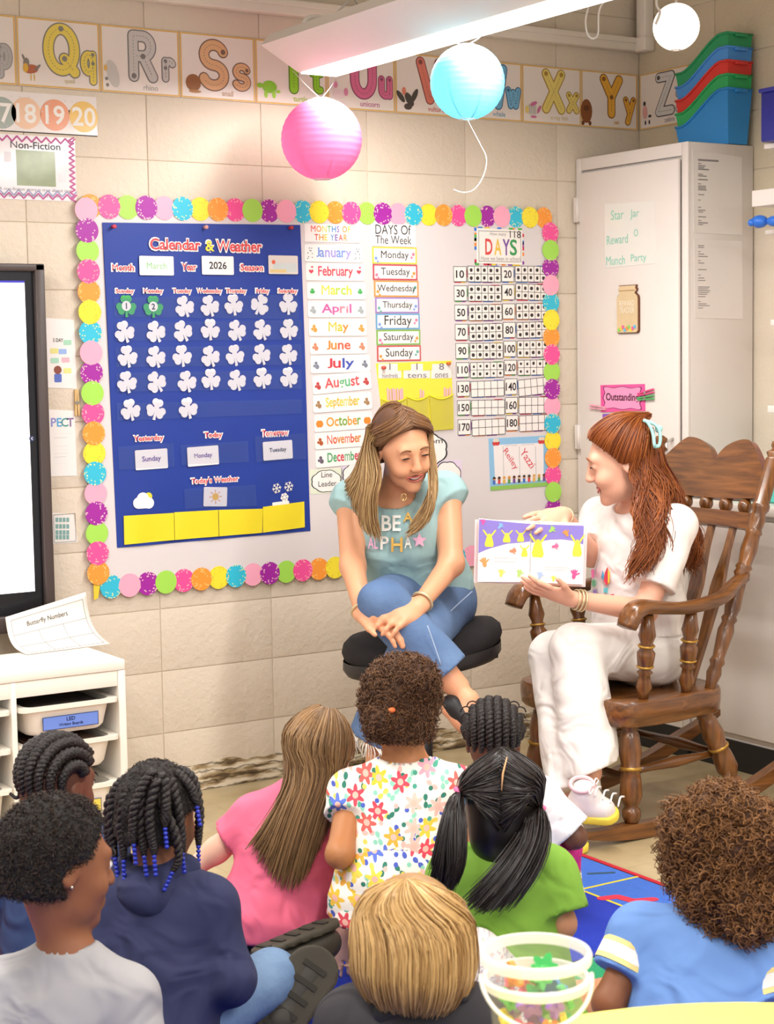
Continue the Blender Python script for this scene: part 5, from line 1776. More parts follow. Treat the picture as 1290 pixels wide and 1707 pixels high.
for s in (-1, 1):
    yr = RCY + s * .235
    # rocker
    xs2 = np.linspace(.69, 1.66, 26)
    m = MB()
    V = []
    for i, x in enumerate(xs2):
        h = .045 * min(1, .45 + i * .12, .45 + (25 - i) * .12)
        z = rz(x) + .013 if False else rz(x) + .001
        V += [(x, yr - .019, z), (x, yr + .019, z), (x, yr + .019, z + h), (x, yr - .019, z + h)]
    Fc = [(4 * i + j, 4 * i + (j + 1) % 4, 4 * i + 4 + (j + 1) % 4, 4 * i + 4 + j) for i in range(25) for j in range(4)] + [(3, 2, 1, 0), (100, 101, 102, 103)]
    Fc = [f[::-1] for f in Fc]
    mobj('rocker', V, Fc, WD[0], chair, flat_angle=40)
    for (xt, xb) in ((.905, .885), (1.19, 1.30)):
        a, b = (xt, RCY + s * .205, .34), (xb, yr, rz(xb) + .042)
        o = MB().lathe(a, b, LEGP, 18).build('leg', WD[2], chair)
        a_, b_ = A(a), A(b)
        MB().lathe(a_ + (b_ - a_) * .44, a_ + (b_ - a_) * .475, [(0, .0315), (.5, .033), (1, .0315)], 18).build('gold_ring', GLD, o)
    # side stretcher
    a, b = A([.908, RCY + s * .196, .19]), A([1.262, RCY + s * .197, .2])
    MB().lathe(a, b, [(0, .010), (.25, .012), (.5, .018), (.75, .012), (1, .010)], 12).build('stretcher', WD[0], chair)
    # arm
    ya = RCY + s * .268
    path = smooth_path([(1.325, RCY + s * .240, .735), (1.28, RCY + s * .248, .718), (1.2, ya, .683), (1.07, ya + s * .004, .668), (.97, ya, .676), (.90, ya, .684), (.862, ya, .668), (.840, ya, .630)], 30)
    wid = np.interp(np.linspace(0, 1, 30), [0, .2, .5, .75, .9, 1], [.017, .022, .030, .033, .037, .034])
    thk = np.interp(np.linspace(0, 1, 30), [0, .5, .8, 1], [.016, .018, .024, .017])
    V, k = [], 12
    T = np.gradient(path, axis=0)
    for i in range(30):
        tt = T[i] / np.linalg.norm(T[i])
        sd = np.cross(tt, A([0, 0, 1.]))
        sd /= np.linalg.norm(sd)
        up = np.cross(sd, tt)
        for j in range(k):
            q = 2 * math.pi * j / k
            cq, sq = math.cos(q), math.sin(q)
            V.append(path[i] + sd * wid[i] * np.sign(cq) * abs(cq) ** .6 + up * thk[i] * np.sign(sq) * abs(sq) ** .6)
    Fc = [(i * k + j, i * k + (j + 1) % k, (i + 1) * k + (j + 1) % k, (i + 1) * k + j) for i in range(29) for j in range(k)] + [tuple(range(k))[::-1], tuple(29 * k + j for j in range(k))]
    mobj('armrest', V, Fc, WD[0], chair)
    SP = [(0, .014), (.08, .016), (.16, .024), (.24, .018), (.30, .016), (.33, .024), (.36, .016), (.42, .023), (.50, .026), (.56, .027), (.60, .019), (.64, .023), (.67, .018), (.76, .026), (.85, .021), (1, .015)]
    for x in (.93, 1.095):
        a, b = (x, RCY + s * .235, .405), (x - .008, ya, .660)
        o = MB().lathe(a, b, SP, 16).build('arm_spindle', WD[2], chair)
        a_, b_ = A(a), A(b)
        for t0 in (.40, .64):
            MB().lathe(a_ + (b_ - a_) * (t0 - .015), a_ + (b_ - a_) * (t0 + .012), [(0, .023), (.5, .0262), (1, .023)], 16).build('gold_ring', GLD, o)
    # back post
    a, b = bpt(s, .40), bpt(s * 1.02, 1.135)
    PP = [(0, .015), (.03, .016), (.07, .023), (.10, .018), (.115, .024), (.135, .018), (.18, .021), (.24, .025), (.27, .019), (.285, .025), (.30, .019), (.33, .024), (.40, .021), (.455, .021), (.465, .026), (.48, .021), (.49, .026), (.505, .02), (.56, .026), (.62, .022), (.63, .027), (.645, .022), (.68, .025), (.71, .02), (.725, .027), (.74, .027), (.75, .023), (.92, .025), (.93, .02), (.945, .028), (.955, .02), (.965, .014), (.975, .02), (.99, .02), (1, .006)]
    MB().lathe(a, b, PP, 18).build('back_post', WD[2], chair)
for x, s0 in ((.91, .17), (1.28, .19)):
    MB().lathe((x, RCY - .19, s0), (x, RCY + .19, s0), [(0, .010), (.25, .013), (.5, .019), (.75, .013), (1, .010)], 12).build('stretcher', WD[1], chair)


def slab_on_back(name, prof, th, mat):
    """prof: closed outline of (s, z) on the leaning back"""
    nv = A([-1, 0, .392])
    nv = nv / np.linalg.norm(nv)
    n = len(prof)
    bow = lambda s: A([.018, 0, 0]) * (1 - s * s)
    V = [bpt(s, z) + bow(s) + nv * th / 2 for s, z in prof] + [bpt(s, z) + bow(s) - nv * th / 2 for s, z in prof]
    Fc = [tuple(range(n)), tuple(n + i for i in range(n))[::-1]] + [(i, n + i, n + (i + 1) % n, (i + 1) % n) for i in range(n)]
    return mobj(name, V, Fc, mat, chair, flat_angle=45)


ss = np.linspace(-.97, .97, 41)
tops = [1.085 + .045 * math.sin(math.pi * min(1, abs(s) / .95)) * (1 if abs(s) < .475 else 1) - .05 * max(0, abs(s) - .55) / .42 - .02 * math.exp(-(s / .09) ** 2) for s in ss]
slab_on_back('crest_rail', [(s, .960 - .012 * (1 - s * s)) for s in ss] + [(s, z) for s, z in zip(ss[::-1], tops[::-1])], .03, WD[1])
slab_on_back('lower_rail', [(s, .868) for s in ss] + [(s, .915) for s in ss[::-1]], .026, WD[1])
for s in (-.72, -.36, 0, .36, .72):
    c0 = bpt(s, .934) + A([.018 * (1 - s * s), 0, 0])
    MB().ell(c0, (.022, .022, .025), 16, 10).build('wooden_ball', WD[2], chair)
for s in (-.66, -.22, .22, .66):
    P = []
    for tz in np.linspace(0, 1, 22):
        z = .405 + .465 * tz
        w = np.interp(tz, [0, .08, .35, .62, .85, 1], [.04, .045, .085, .115, .05, .045]) * (1.0)
        P.append((z, w))
    slab_on_back('splat', [(s * .92 - w, z) for z, w in P] + [(s * .92 + w, z) for z, w in P[::-1]], .014, WD[2])

# ================================================================ BLACK STOOL
scn = at(703, 1066, 5.42)
stool = thing('stool', (scn[0], scn[1], 0), 'round black padded stool under the blond woman', 'stool')
BF = M('#1d1a1c', .85, .1, 40, bump=.3, bscale=300)
BP = M('#2b292b', .45, .05)
V, Fc, k = [], [], 36
prof = [(.0, .030), (.10, .034), (.18, .036), (.225, .028), (.245, .008), (.250, -.015), (.243, -.036), (.225, -.045)]
tl_ = lambda x, y: .030 * (x * CR[0] + y * CR[1]) / .25
for r_, z in prof:
    for j in range(k):
        q = 2 * math.pi * j / k
        x, y = r_ * math.cos(q), r_ * math.sin(q)
        sad = .010 * math.cos(2 * (q - math.atan2(CR[1], CR[0]))) * (r_ / .25) ** 2
        V.append((scn[0] + x, scn[1] + y, scn[2] + z + tl_(x, y) + sad))
Fc = [(i * k + j, (i + 1) * k + j, (i + 1) * k + (j + 1) % k, i * k + (j + 1) % k) for i in range(len(prof) - 1) for j in range(k)] + [tuple(range(k))]
mobj('cushion', V, [f[::-1] if len(f) == 4 else f for f in Fc], BF, stool)
V, prof = [], [(.246, -.032), (.247, -.060), (.235, -.078), (.17, -.092), (.05, -.095)]
for r_, z in prof:
    for j in range(k):
        q = 2 * math.pi * j / k
        x, y = r_ * math.cos(q), r_ * math.sin(q)
        V.append((scn[0] + x, scn[1] + y, scn[2] + z + tl_(x, y)))
Fc = [(i * k + j, (i + 1) * k + j, (i + 1) * k + (j + 1) % k, i * k + (j + 1) % k)[::-1] for i in range(len(prof) - 1) for j in range(k)] + [tuple(4 * k + j for j in range(k))[::-1]]
mobj('seat_pan', V, Fc, BP, stool)
lv_ = at(818, 1092, 5.36)
MB().obox(lv_, CR, CF, CU, .022, .02, .008, .004).build('lever', BP, stool)
MB().tube([(scn[0], scn[1], scn[2] - .09), (scn[0], scn[1], .25)], .018, 14).build('gas_piston', M('#8a8784', .3, metal=.8), stool)
MB().tube([(scn[0], scn[1], .26), (scn[0], scn[1], .07)], .030, 16).build('column', BP, stool)
for i in range(5):
    q = 2 * math.pi * i / 5 + .5
    e = A([math.cos(q), math.sin(q), 0])
    c0 = A([scn[0], scn[1], 0])
    o = MB().tube([c0 + A([0, 0, .09]), c0 + e * .12 + A([0, 0, .085]), c0 + e * .24 + A([0, 0, .07])], [.024, .02, .015], 10).build('base_arm', BP, stool)
    MB().lathe(c0 + e * .24 + A([-e[1], e[0], 0]) * .012 + A([0, 0, .026]), c0 + e * .24 - A([-e[1], e[0], 0]) * .012 + A([0, 0, .026]), [(0, .02), (.1, .025), (.9, .025), (1, .02)], 14).tube([c0 + e * .24 + A([0, 0, .03]), c0 + e * .24 + A([0, 0, .068])], .006, 8).build('caster', BLACK, o)

# ================================================================ YELLOW TABLE AND TUB
def circle3(p, q, r):
    ax, ay, bx, by, cx, cy = *p[:2], *q[:2], *r[:2]
    d = 2 * (ax * (by - cy) + bx * (cy - ay) + cx * (ay - by))
    ux = ((ax * ax + ay * ay) * (by - cy) + (bx * bx + by * by) * (cy - ay) + (cx * cx + cy * cy) * (ay - by)) / d
    uy = ((ax * ax + ay * ay) * (cx - bx) + (bx * bx + by * by) * (ax - cx) + (cx * cx + cy * cy) * (bx - ax)) / d
    return ux, uy, math.hypot(ax - ux, ay - uy)


TZ = .60
tcx, tcy, trr = circle3(pZ(1290, 1670, TZ), pZ(990, 1686, TZ), pZ(842, 1716, TZ))
print('table', tcx, tcy, trr)
tab = thing('round_table', (tcx, tcy, 0), 'pale yellow table top cut off at the bottom edge', 'table')
MB().lathe((tcx, tcy, TZ - .028), (tcx, tcy, TZ), [(0, trr - .004), (.15, trr), (.85, trr), (1, trr - .003)], 72).build('top', M('#f3e860', .35, .02), tab, flat_angle=50)
for i in range(4):
    q = i * math.pi / 2 + .3
    p = A([tcx + (trr - .12) * math.cos(q), tcy + (trr - .12) * math.sin(q), 0])
    MB().tube([p + A([0, 0, .0135 if p[1] > -3.9 else .0005]), p + A([0, 0, TZ - .029])], .016, 12).build('leg', M('#b9b5b0', .3, metal=.8), tab)

# clear tub
brim = at(893, 1584, 1.99)
tb = A([brim[0], brim[1], TZ])
zr = brim[2]
rt = .0635
CLR = M('#f4f2ec', .25, .0, alpha=.06)
CLRR = M('#f4f1ea', .3, .0, alpha=.62)
tub = thing('plastic_tub', tb, 'clear plastic tub of bright counters on the yellow table', 'tub')


def shell(name, prof, mat, k=48):
    """thin revolved wall, prof of (r, z) outer and inner"""
    V = [(tb[0] + r * math.cos(2 * math.pi * j / k), tb[1] + r * math.sin(2 * math.pi * j / k), z) for r, z in prof for j in range(k)]
    n = len(prof)
    Fc = [(i * k + j, i * k + (j + 1) % k, ((i + 1) % n) * k + (j + 1) % k, ((i + 1) % n) * k + j) for i in range(n) for j in range(k)]
    return mobj(name, V, Fc, mat, tub, flat_angle=40)


H_ = zr - TZ
shell('wall', [(.0475, TZ + .0035), (.0545, zr - .045), (.0575, zr - .01), (.0563, zr - .01), (.0533, zr - .045), (.0463, TZ + .0035)], CLR)
MB().lathe((tb[0], tb[1], TZ + .0005), (tb[0], tb[1], TZ + .003), [(0, .047), (1, .047)], 40).build('bottom', CLR, tub)
shell('rim', [(.0578, zr - .012), (rt, zr - .012), (rt + .001, zr - .004), (rt - .001, zr), (.0585, zr), (.0572, zr - .006)], CLRR)
shell('lid_band', [(.0562, zr - .040), (.0610, zr - .040), (.0622, zr - .036), (.0622, zr - .031), (.0600, zr - .029), (.0566, zr - .029)], CLRR)
hp = []
for q in np.linspace(-.08, math.pi + .08, 30):
    u = -_r0 * math.cos(q)
    hp.append(A([tb[0], tb[1], 0]) + u * .0635 + A([0, 0, zr - .028 - .040 * max(0, math.sin(q))]) - A([_s, _c, 0]) * .064 * max(0, math.sin(q)))
MB().tube(hp, .0026, 8).build('carry_handle', CLRR, tub)
cc_ = ['#ee8a32', '#8a55b8', '#3fae5a', '#f2d23c', '#4a8fd8', '#e0607a']
cn = ['orange', 'purple', 'green', 'yellow', 'blue', 'pink']
RC = np.random.default_rng(5)
fl0 = {}
slots = []
for z in (TZ + .02, TZ + .05, TZ + .08):
    for i in range(7):
        q = i * 2 * math.pi / 7 + z * 40
        slots.append((.034, q, z))
    slots.append((0, 0, z))
slots += [(.026, .5, TZ + .106), (.028, 2.9, TZ + .108), (.01, 4.6, TZ + .106)]
for i, (r_, q, z) in enumerate(slots):
    ci = [0, 3, 2, 1, 3, 5][i % 6] if z < TZ + .065 else [1, 1, 2, 4, 5, 2][i % 6]
    if z > TZ + .1:
        ci = 0 if i % 2 else 2
    ca = A([tb[0] + r_ * math.cos(q), tb[1] + r_ * math.sin(q), z])
    nx = A([math.cos(q + .3), math.sin(q + .3), .5 * math.sin(i)])
    nx /= np.linalg.norm(nx)
    uu = np.cross(nx, A([0, 0, 1.]))
    uu /= np.linalg.norm(uu)
    vv = np.cross(nx, uu)
    P = [((.0130 + .0036 * math.cos(5 * g_)) * math.cos(g_), (.0130 + .0036 * math.cos(5 * g_)) * math.sin(g_)) for g_ in np.linspace(0, 2 * math.pi, 30, endpoint=False)]
    Fr = Frame(ca - nx * .004, uu, vv)
    Fr.n = nx
    if np.cross(uu, vv) @ nx < 0:
        Fr.v = -vv
    lab = '%s flower-shaped counter in the clear tub' % cn[ci]
    t = thing('flower_counter', ca - A([0, 0, .012]), lab, 'counter', lab + 's')
    Fr.solid('petals', [P], M(cc_[ci], .4), t, .0, .007)
    Fr.solid('centre', [circ((0, 0), .005, 12)], M(cc_[ci], .4), t, .007, .010)

# ================================================================ PEOPLE: implicit bodies, polygonised by surface nets
def nrm(v):
    v = A(v, float)
    return v / (np.linalg.norm(v) + 1e-12)


class Sdf:
    def __init__(s, h):
        s.h, s.ops = h, []

    def cap(s, a, b, ra, rb, k=.02, flat=None, clip=None, op='u'):
        """tapered capsule; flat = (axis, factor) squashes it along axis; clip = [(point, outward normal)]"""
        s.ops.append((op, 'cap', A(a, float), A(b, float), ra, rb, k, flat, clip))
        return s

    def chain(s, P, R, k=.02, **kw):
        for i in range(len(P) - 1):
            s.cap(P[i], P[i + 1], R[i], R[i + 1], k, **kw)
        return s

    def ell(s, c, r, ax=None, k=.02, op='u', clip=None):
        s.ops.append((op, 'ell', A(c, float), A(r, float), np.eye(3) if ax is None else A(ax, float), k, clip))
        return s

    def plane(s, p, n):
        s.ops.append(('i', 'plane', A(p, float), nrm(n)))
        return s

    def build(s, noise=None):
        lo, hi = A([1e9] * 3), A([-1e9] * 3)
        bb = []
        for o in s.ops:
            if o[1] == 'cap':
                r = max(o[4], o[5]) * (max(1, o[7][1]) if o[7] else 1)
                l, u = np.minimum(o[2], o[3]) - r, np.maximum(o[2], o[3]) + r
            elif o[1] == 'ell':
                r = np.sqrt(((o[4] * o[3][:, None]) ** 2).sum(0))
                l, u = o[2] - r, o[2] + r
            else:
                bb.append(None)
                continue
            bb.append((l, u))
            if o[0] == 'u':
                lo, hi = np.minimum(lo, l), np.maximum(hi, u)
        h = s.h
        lo, hi = lo - 3 * h, hi + 3 * h
        n = np.ceil((hi - lo) / h).astype(int) + 1
        ax = [(lo[i] + h * np.arange(n[i])).astype(np.float32) for i in range(3)]
        D = np.full(n, .3, np.float32)
        for o, b in zip(s.ops, bb):
            if o[1] == 'plane':
                p, nn = o[2], o[3]
                d = (ax[0][:, None, None] - p[0]) * nn[0] + (ax[1][None, :, None] - p[1]) * nn[1] + (ax[2][None, None, :] - p[2]) * nn[2]
                D = np.maximum(D, d.astype(np.float32))
                continue
            k = o[6] if o[1] == 'cap' else o[5]
            m = 2.2 * k + 3 * h
            i0 = np.maximum(0, np.floor((b[0] - m - lo) / h).astype(int))
            i1 = np.minimum(n, np.ceil((b[1] + m - lo) / h).astype(int) + 1)
            if (i1 <= i0).any():
                continue
            sl = tuple(slice(i0[i], i1[i]) for i in range(3))
            X, Y, Z = ax[0][sl[0]][:, None, None], ax[1][sl[1]][None, :, None], ax[2][sl[2]][None, None, :]
            if o[1] == 'cap':
                a, bq, ra, rb, k, flat, clip = o[2:]
                x, y, z = X - a[0], Y - a[1], Z - a[2]
                ba = bq - a
                if flat is not None:
                    u, f = nrm(flat[0]), flat[1]
                    q = (x * u[0] + y * u[1] + z * u[2]) * (1 / f - 1)
                    x, y, z = x + q * u[0], y + q * u[1], z + q * u[2]
                    ba = ba + u * (ba @ u) * (1 / f - 1)
                t = np.clip((x * ba[0] + y * ba[1] + z * ba[2]) / (ba @ ba + 1e-12), 0, 1)
                d = np.sqrt((x - t * ba[0]) ** 2 + (y - t * ba[1]) ** 2 + (z - t * ba[2]) ** 2) - (ra + (rb - ra) * t)
            else:
                c, r, R, k, clip = o[2:]
                x, y, z = X - c[0], Y - c[1], Z - c[2]
                q = [(x * R[i][0] + y * R[i][1] + z * R[i][2]) / r[i] for i in range(3)]
                k0 = np.sqrt(q[0] ** 2 + q[1] ** 2 + q[2] ** 2)
                k1 = np.sqrt((q[0] / r[0]) ** 2 + (q[1] / r[1]) ** 2 + (q[2] / r[2]) ** 2) + 1e-9
                d = k0 * (k0 - 1) / k1
            if clip:
                for p, nn in clip:
                    nn = nrm(nn)
                    d = np.maximum(d, (X - p[0]) * nn[0] + (Y - p[1]) * nn[1] + (Z - p[2]) * nn[2])
            d = d.astype(np.float32)
            E = D[sl]
            if o[0] == 'u':
                hh = np.maximum(k - np.abs(E - d), 0) / max(k, 1e-6)
                D[sl] = np.minimum(E, d) - hh * hh * k / 4
            else:
                d = -d
                hh = np.maximum(k - np.abs(E - d), 0) / max(k, 1e-6)
                D[sl] = np.maximum(E, d) + hh * hh * k / 4
        if noise is not None:
            D = D + noise(ax[0][:, None, None], ax[1][None, :, None], ax[2][None, None, :]).astype(np.float32)
        s.D, s.lo = D, lo
        return surface_nets(D, lo, h)


def surface_nets(D, lo, h):
    S = D < 0
    n = np.array(D.shape)
    c = np.zeros(n - 1, np.uint8)
    for i in (0, 1):
        for j in (0, 1):
            for k in (0, 1):
                c += S[i:n[0] - 1 + i, j:n[1] - 1 + j, k:n[2] - 1 + k]
    I = np.argwhere((c > 0) & (c < 8))
    idx = np.full(n - 1, -1, np.int32)
    idx[I[:, 0], I[:, 1], I[:, 2]] = np.arange(len(I))
    acc = np.zeros((len(I), 3))
    cnt = np.zeros(len(I))
    corner = [(i, j, k) for i in (0, 1) for j in (0, 1) for k in (0, 1)]
    val = {q: D[I[:, 0] + q[0], I[:, 1] + q[1], I[:, 2] + q[2]] for q in corner}
    for q in corner:
        for a in range(3):
            if q[a] == 0:
                w = list(q)
                w[a] = 1
                w = tuple(w)
                v0, v1 = val[q], val[w]
                m = (v0 < 0) != (v1 < 0)
                t = np.where(m, v0 / np.where(m, v0 - v1, 1), 0)
                p = np.tile(A(q, float), (len(I), 1))
                p[:, a] += t
                acc += p * m[:, None]
                cnt += m
    V = lo + h * (I + acc / cnt[:, None])
    Fs = []
    for a in range(3):
        b, g = (a + 1) % 3, (a + 2) % 3
        s0 = [slice(None)] * 3
        s1 = [slice(None)] * 3
        s0[a], s1[a] = slice(0, -1), slice(1, None)
        for q in (b, g):
            s0[q] = slice(1, -1)
            s1[q] = slice(1, -1)
        A0, A1 = S[tuple(s0)], S[tuple(s1)]
        E = np.argwhere(A0 != A1)
        if not len(E):
            continue
        sg = A0[E[:, 0], E[:, 1], E[:, 2]]
        base = E.copy()
        base[:, b] += 1
        base[:, g] += 1

        def cell(db, dg):
            q = base.copy()
            q[:, b] += db
            q[:, g] += dg
            return idx[q[:, 0], q[:, 1], q[:, 2]]
        Q = np.stack([cell(-1, -1), cell(0, -1), cell(0, 0), cell(-1, 0)], 1)
        Q[~sg] = Q[~sg][:, ::-1]
        Fs.append(Q)
    Fq = np.vstack(Fs)
    return V, Fq[(Fq >= 0).all(1)]


def sdf_obj(name, sdf, mat, parent, noise=None, **k):
    V, Fq = sdf.build(noise)
    return mobj(name, V, Fq, mat, parent, **k)


def mesh_normals(V, Fq):
    N = np.zeros_like(V)
    e = np.cross(V[Fq[:, 2]] - V[Fq[:, 0]], V[Fq[:, 3]] - V[Fq[:, 1]])
    for j in range(4):
        np.add.at(N, Fq[:, j], e)
    return N / (np.linalg.norm(N, axis=1)[:, None] + 1e-12)


def strand_mesh(P, R, sides=3, seed=0):
    """P (S, m, 3) centre lines, R (S, m) radii -> vertices, quads"""
    S, m, _ = P.shape
    T = np.gradient(P, axis=1)
    T /= np.linalg.norm(T, axis=2)[:, :, None] + 1e-12
    rng = np.random.default_rng(seed)
    ref = rng.standard_normal((S, 1, 3))
    u = np.cross(T, ref)
    u /= np.linalg.norm(u, axis=2)[:, :, None] + 1e-9
    w = np.cross(T, u)
    V = np.zeros((S, m, sides, 3))
    for j in range(sides):
        q = 2 * math.pi * j / sides
        V[:, :, j] = P + (u * math.cos(q) + w * math.sin(q)) * R[:, :, None]
    id_ = np.arange(S * m * sides).reshape(S, m, sides)
    Q = []
    for j in range(sides):
        k = (j + 1) % sides
        Q.append(np.stack([id_[:, :-1, j], id_[:, :-1, k], id_[:, 1:, k], id_[:, 1:, j]], -1).reshape(-1, 4))
    return V.reshape(-1, 3), np.vstack(Q)


def hair_strands(name, guides, parent, mat, n, r=.0018, jit=.008, wave=0., freq=9., seed=1, root_jit=.25, short=.18, sides=3, m=None, tip=.3, lift=None):
    G = A([smooth_path(g, m or 14) for g in guides])
    K, m, _ = G.shape
    rng = np.random.default_rng(seed)
    u = rng.random(n) * (K - 1) if K > 1 else np.zeros(n)
    i = np.minimum(u.astype(int), max(0, K - 2))
    f = (u - i)[:, None, None]
    P = G[i] * (1 - f) + G[np.minimum(i + 1, K - 1)] * f
    t = np.linspace(0, 1, m)[None, :, None]
    # shorten each strand at random along its own length
    L = 1 - short * rng.random((n, 1))
    tt = np.linspace(0, 1, m)[None] * L * (m - 1)
    j = np.minimum(tt.astype(int), m - 2)
    fr_ = (tt - j)[:, :, None]
    ar = np.arange(n)[:, None]
    P = P[ar, j] * (1 - fr_) + P[ar, j + 1] * fr_
    off = rng.standard_normal((n, 1, 3)) * jit * (root_jit + (1 - root_jit) * t)
    P = P + off
    if wave:
        ph = rng.random((n, 1, 1)) * 6.28 * .35 + (u * 2.1)[:, None, None]
        d1 = nrm(CR)[None, None] * (.6 + .8 * rng.random((n, 1, 1)))
        d2 = A([0, 0, 1.])[None, None] * .5 + CF[None, None] * .7
        P = P + wave * np.clip(t * 2.2, 0, 1) * (d1 * np.sin(freq * t + ph) + d2 * np.cos(freq * t + ph) * .6)
    R = r * (.7 + .6 * rng.random((n, 1))) * np.interp(np.linspace(0, 1, m), [0, .15, .7, 1], [.6, 1, .85, tip])[None]
    V, Q = strand_mesh(P, R, sides, seed)
    return mobj(name, V, Q, mat, parent)


def curls(name, V, N, n, parent, mat, length, amp, r, seed=2, turns=2., m=10, flow=None, keep=None):
    """short coiled strands standing on a surface"""
    rng = np.random.default_rng(seed)
    pick = rng.integers(0, len(V), n * 3)
    if keep is not None:
        pick = pick[keep(V[pick])]
    pick = pick[:n]
    n = len(pick)
    B, Nn = V[pick], N[pick]
    ref = rng.standard_normal((n, 3))
    a = np.cross(Nn, ref)
    a /= np.linalg.norm(a, axis=1)[:, None] + 1e-9
    b = np.cross(Nn, a)
    t = np.linspace(0, 1, m)[None, :, None]
    Ls = length * (.5 + .8 * rng.random((n, 1, 1)))
    ph = rng.random((n, 1, 1)) * 6.28
    q = ph + t * 2 * math.pi * turns
    P = B[:, None] - Nn[:, None] * .003 + Nn[:, None] * Ls * t + amp * np.minimum(1, t * 3) * (a[:, None] * np.cos(q) + b[:, None] * np.sin(q))
    P = P + (a[:, None] * t * t) * length * .7
    if flow is not None:
        P = P + flow[None, None] * t * t
    R = np.full((n, m), r) * np.interp(np.linspace(0, 1, m), [0, .7, 1], [1, 1, .5])[None]
    Vv, Q = strand_mesh(P, R, 3, seed)
    return mobj(name, Vv, Q, mat, parent)


# ------------------------------------------------ heads, faces, hands
class Head:
    def __init__(s, c, f, up, S):
        s.c, s.S = A(c, float), S
        s.f = nrm(f)
        s.r = nrm(np.cross(s.f, up))
        s.u = np.cross(s.r, s.f)
        s.ax = A([s.r, s.f, s.u])

    def P(s, x, y, z):
        return s.c + (s.r * x + s.f * y + s.u * z) * s.S

    def scalp(s, az, el, off=0.):
        """az 0 = face side, 90 = the person's right; el 90 = crown"""
        a, e = math.radians(az), math.radians(el)
        d = A([math.sin(a) * math.cos(e), math.cos(a) * math.cos(e), math.sin(e)])
        q = d * (A([.076, .097, .090]) + off / s.S)
        return s.P(q[0], q[1] - .012, q[2] + .032)

    def prims(s, D, smile=False, ears=True, sq=1.):
        S = s.S
        E = lambda c, r, k=.012, op='u': D.ell(s.P(*c), A(r) * S, s.ax, k, op)
        E((0, -.012, .032), (.073, .093, .087), .02)
        E((0, .030, -.018), (.060, .060, .085), .03)
        E((0, .028, -.068), (.050, .056, .042), .025)
        E((0, .072, -.098), (.020, .017, .016), .02)
        D.cap(s.P(-.034, .078, .030), s.P(.034, .078, .030), .013 * S, .013 * S, .015)
        for q in (-1, 1):
            E((q * .036, .060, -.030), (.024, .026, .024), .018)
            E((q * .031, .094, .010), (.015, .010, .009), .010, 's')
            if ears:
                E((q * .075, -.010, -.004), (.008, .019, .030), .006)
                E((q * .082, -.004, .0), (.005, .010, .016), .006, 's')
                E((q * .009, .098, -.027), (.008, .009, .007), .006)
            E((q * .031, .0815, .010), (.0125, .011, .0115), .003)
        D.cap(s.P(0, .086, .022), s.P(0, .106, -.022), .0075 * S, .0105 * S, .012)
        if smile:
            E((0, .092, -.062), (.025, .018, .010), .004, 's')
            for q in (-1, 1):
                E((q * .034, .070, -.036), (.020, .020, .017), .012)
        else:
            D.cap(s.P(-.018, .089, -.058), s.P(.018, .089, -.058), .0055 * S, .0055 * S, .008)
            D.cap(s.P(-.014, .087, -.068), s.P(.014, .087, -.068), .006 * S, .006 * S, .008)

    def face(s, parent, brow, lip, smile=False, shut=True, iris='#3a2a1c'):
        S = s.S
        LASH = M('#2a1c16', .6)
        for q in (-1, 1):
            pts = [s.P(q * (.031 + dx), .0925 - abs(dx) * 16 * abs(dx), .0085 + .16 * dx * q * 0 - 10 * dx * dx + .002) for dx in np.linspace(-.013, .013, 9)]
            if shut:
                MB().tube([p + s.f * .0012 * S for p in pts], [.0008, .0024, .0028, .0024, .0008], 6).build('eyelashes', LASH, parent)
            else:
                MB().ell(s.P(q * .031, .084, .010), (.0105 * S, .0105 * S, .0105 * S), 12, 8).build('eye', M('#e9e4df', .2), parent)
                MB().ell(s.P(q * .031, .0905, .009), (.005 * S, .005 * S, .005 * S), 10, 6).build('iris', M(iris, .2), parent)
                MB().tube([p + s.u * .007 * S for p in pts], [.0006, .0016, .0018, .0016, .0006], 6).build('eyelashes', LASH, parent)
            MB().tube([s.P(q * x, .0945 - 9 * (x - .03) ** 2, z) for x, z in ((.014, .030), (.022, .0345), (.032, .0365), (.042, .034), (.049, .028))], [.0016, .0028, .0026, .002, .0008], 6).build('eyebrow', M(brow, .7), parent)
        LP = M(lip, .35)
        if smile:
            ring = []
            for q in np.linspace(0, 2 * math.pi, 25):
                x, z = .0255 * math.cos(q), (.0095 if math.sin(q) < 0 else .0045) * math.sin(q)
                ring.append(s.P(x, .0900 - 7 * x * x, -.0600 + z + 8 * x * x))
            MB().tube(ring, .0022 * S, 8, False).build('lips', LP, parent)
            MB().ell(s.P(0, .074, -.0605), (.022 * S, .010 * S, .009 * S), 14, 8, s.ax).build('mouth', M('#5a1f22', .5), parent)
            m = MB()
            V = []
            for q in np.linspace(-1, 1, 13):
                x = .0205 * q
                y = .0890 - 7 * x * x
                zt = -.0550 + 8 * x * x
                V += [s.P(x, y, zt), s.P(x, y, zt - .0085 * (1 - .5 * q * q)), s.P(x, y - .004, zt - .0085 * (1 - .5 * q * q)), s.P(x, y - .004, zt)]
            Fc = [(4 * i + j, 4 * i + (j + 1) % 4, 4 * i + 4 + (j + 1) % 4, 4 * i + 4 + j) for i in range(12) for j in range(4)]
            m.add(V, Fc).build('teeth', M('#f6f1ea', .25), parent)
        else:
            MB().tube([s.P(x, .0925 - 7 * x * x, -.0610) for x in np.linspace(-.02, .02, 9)], [.001, .0035, .004, .0035, .001], 8).build('lips', LP, parent)

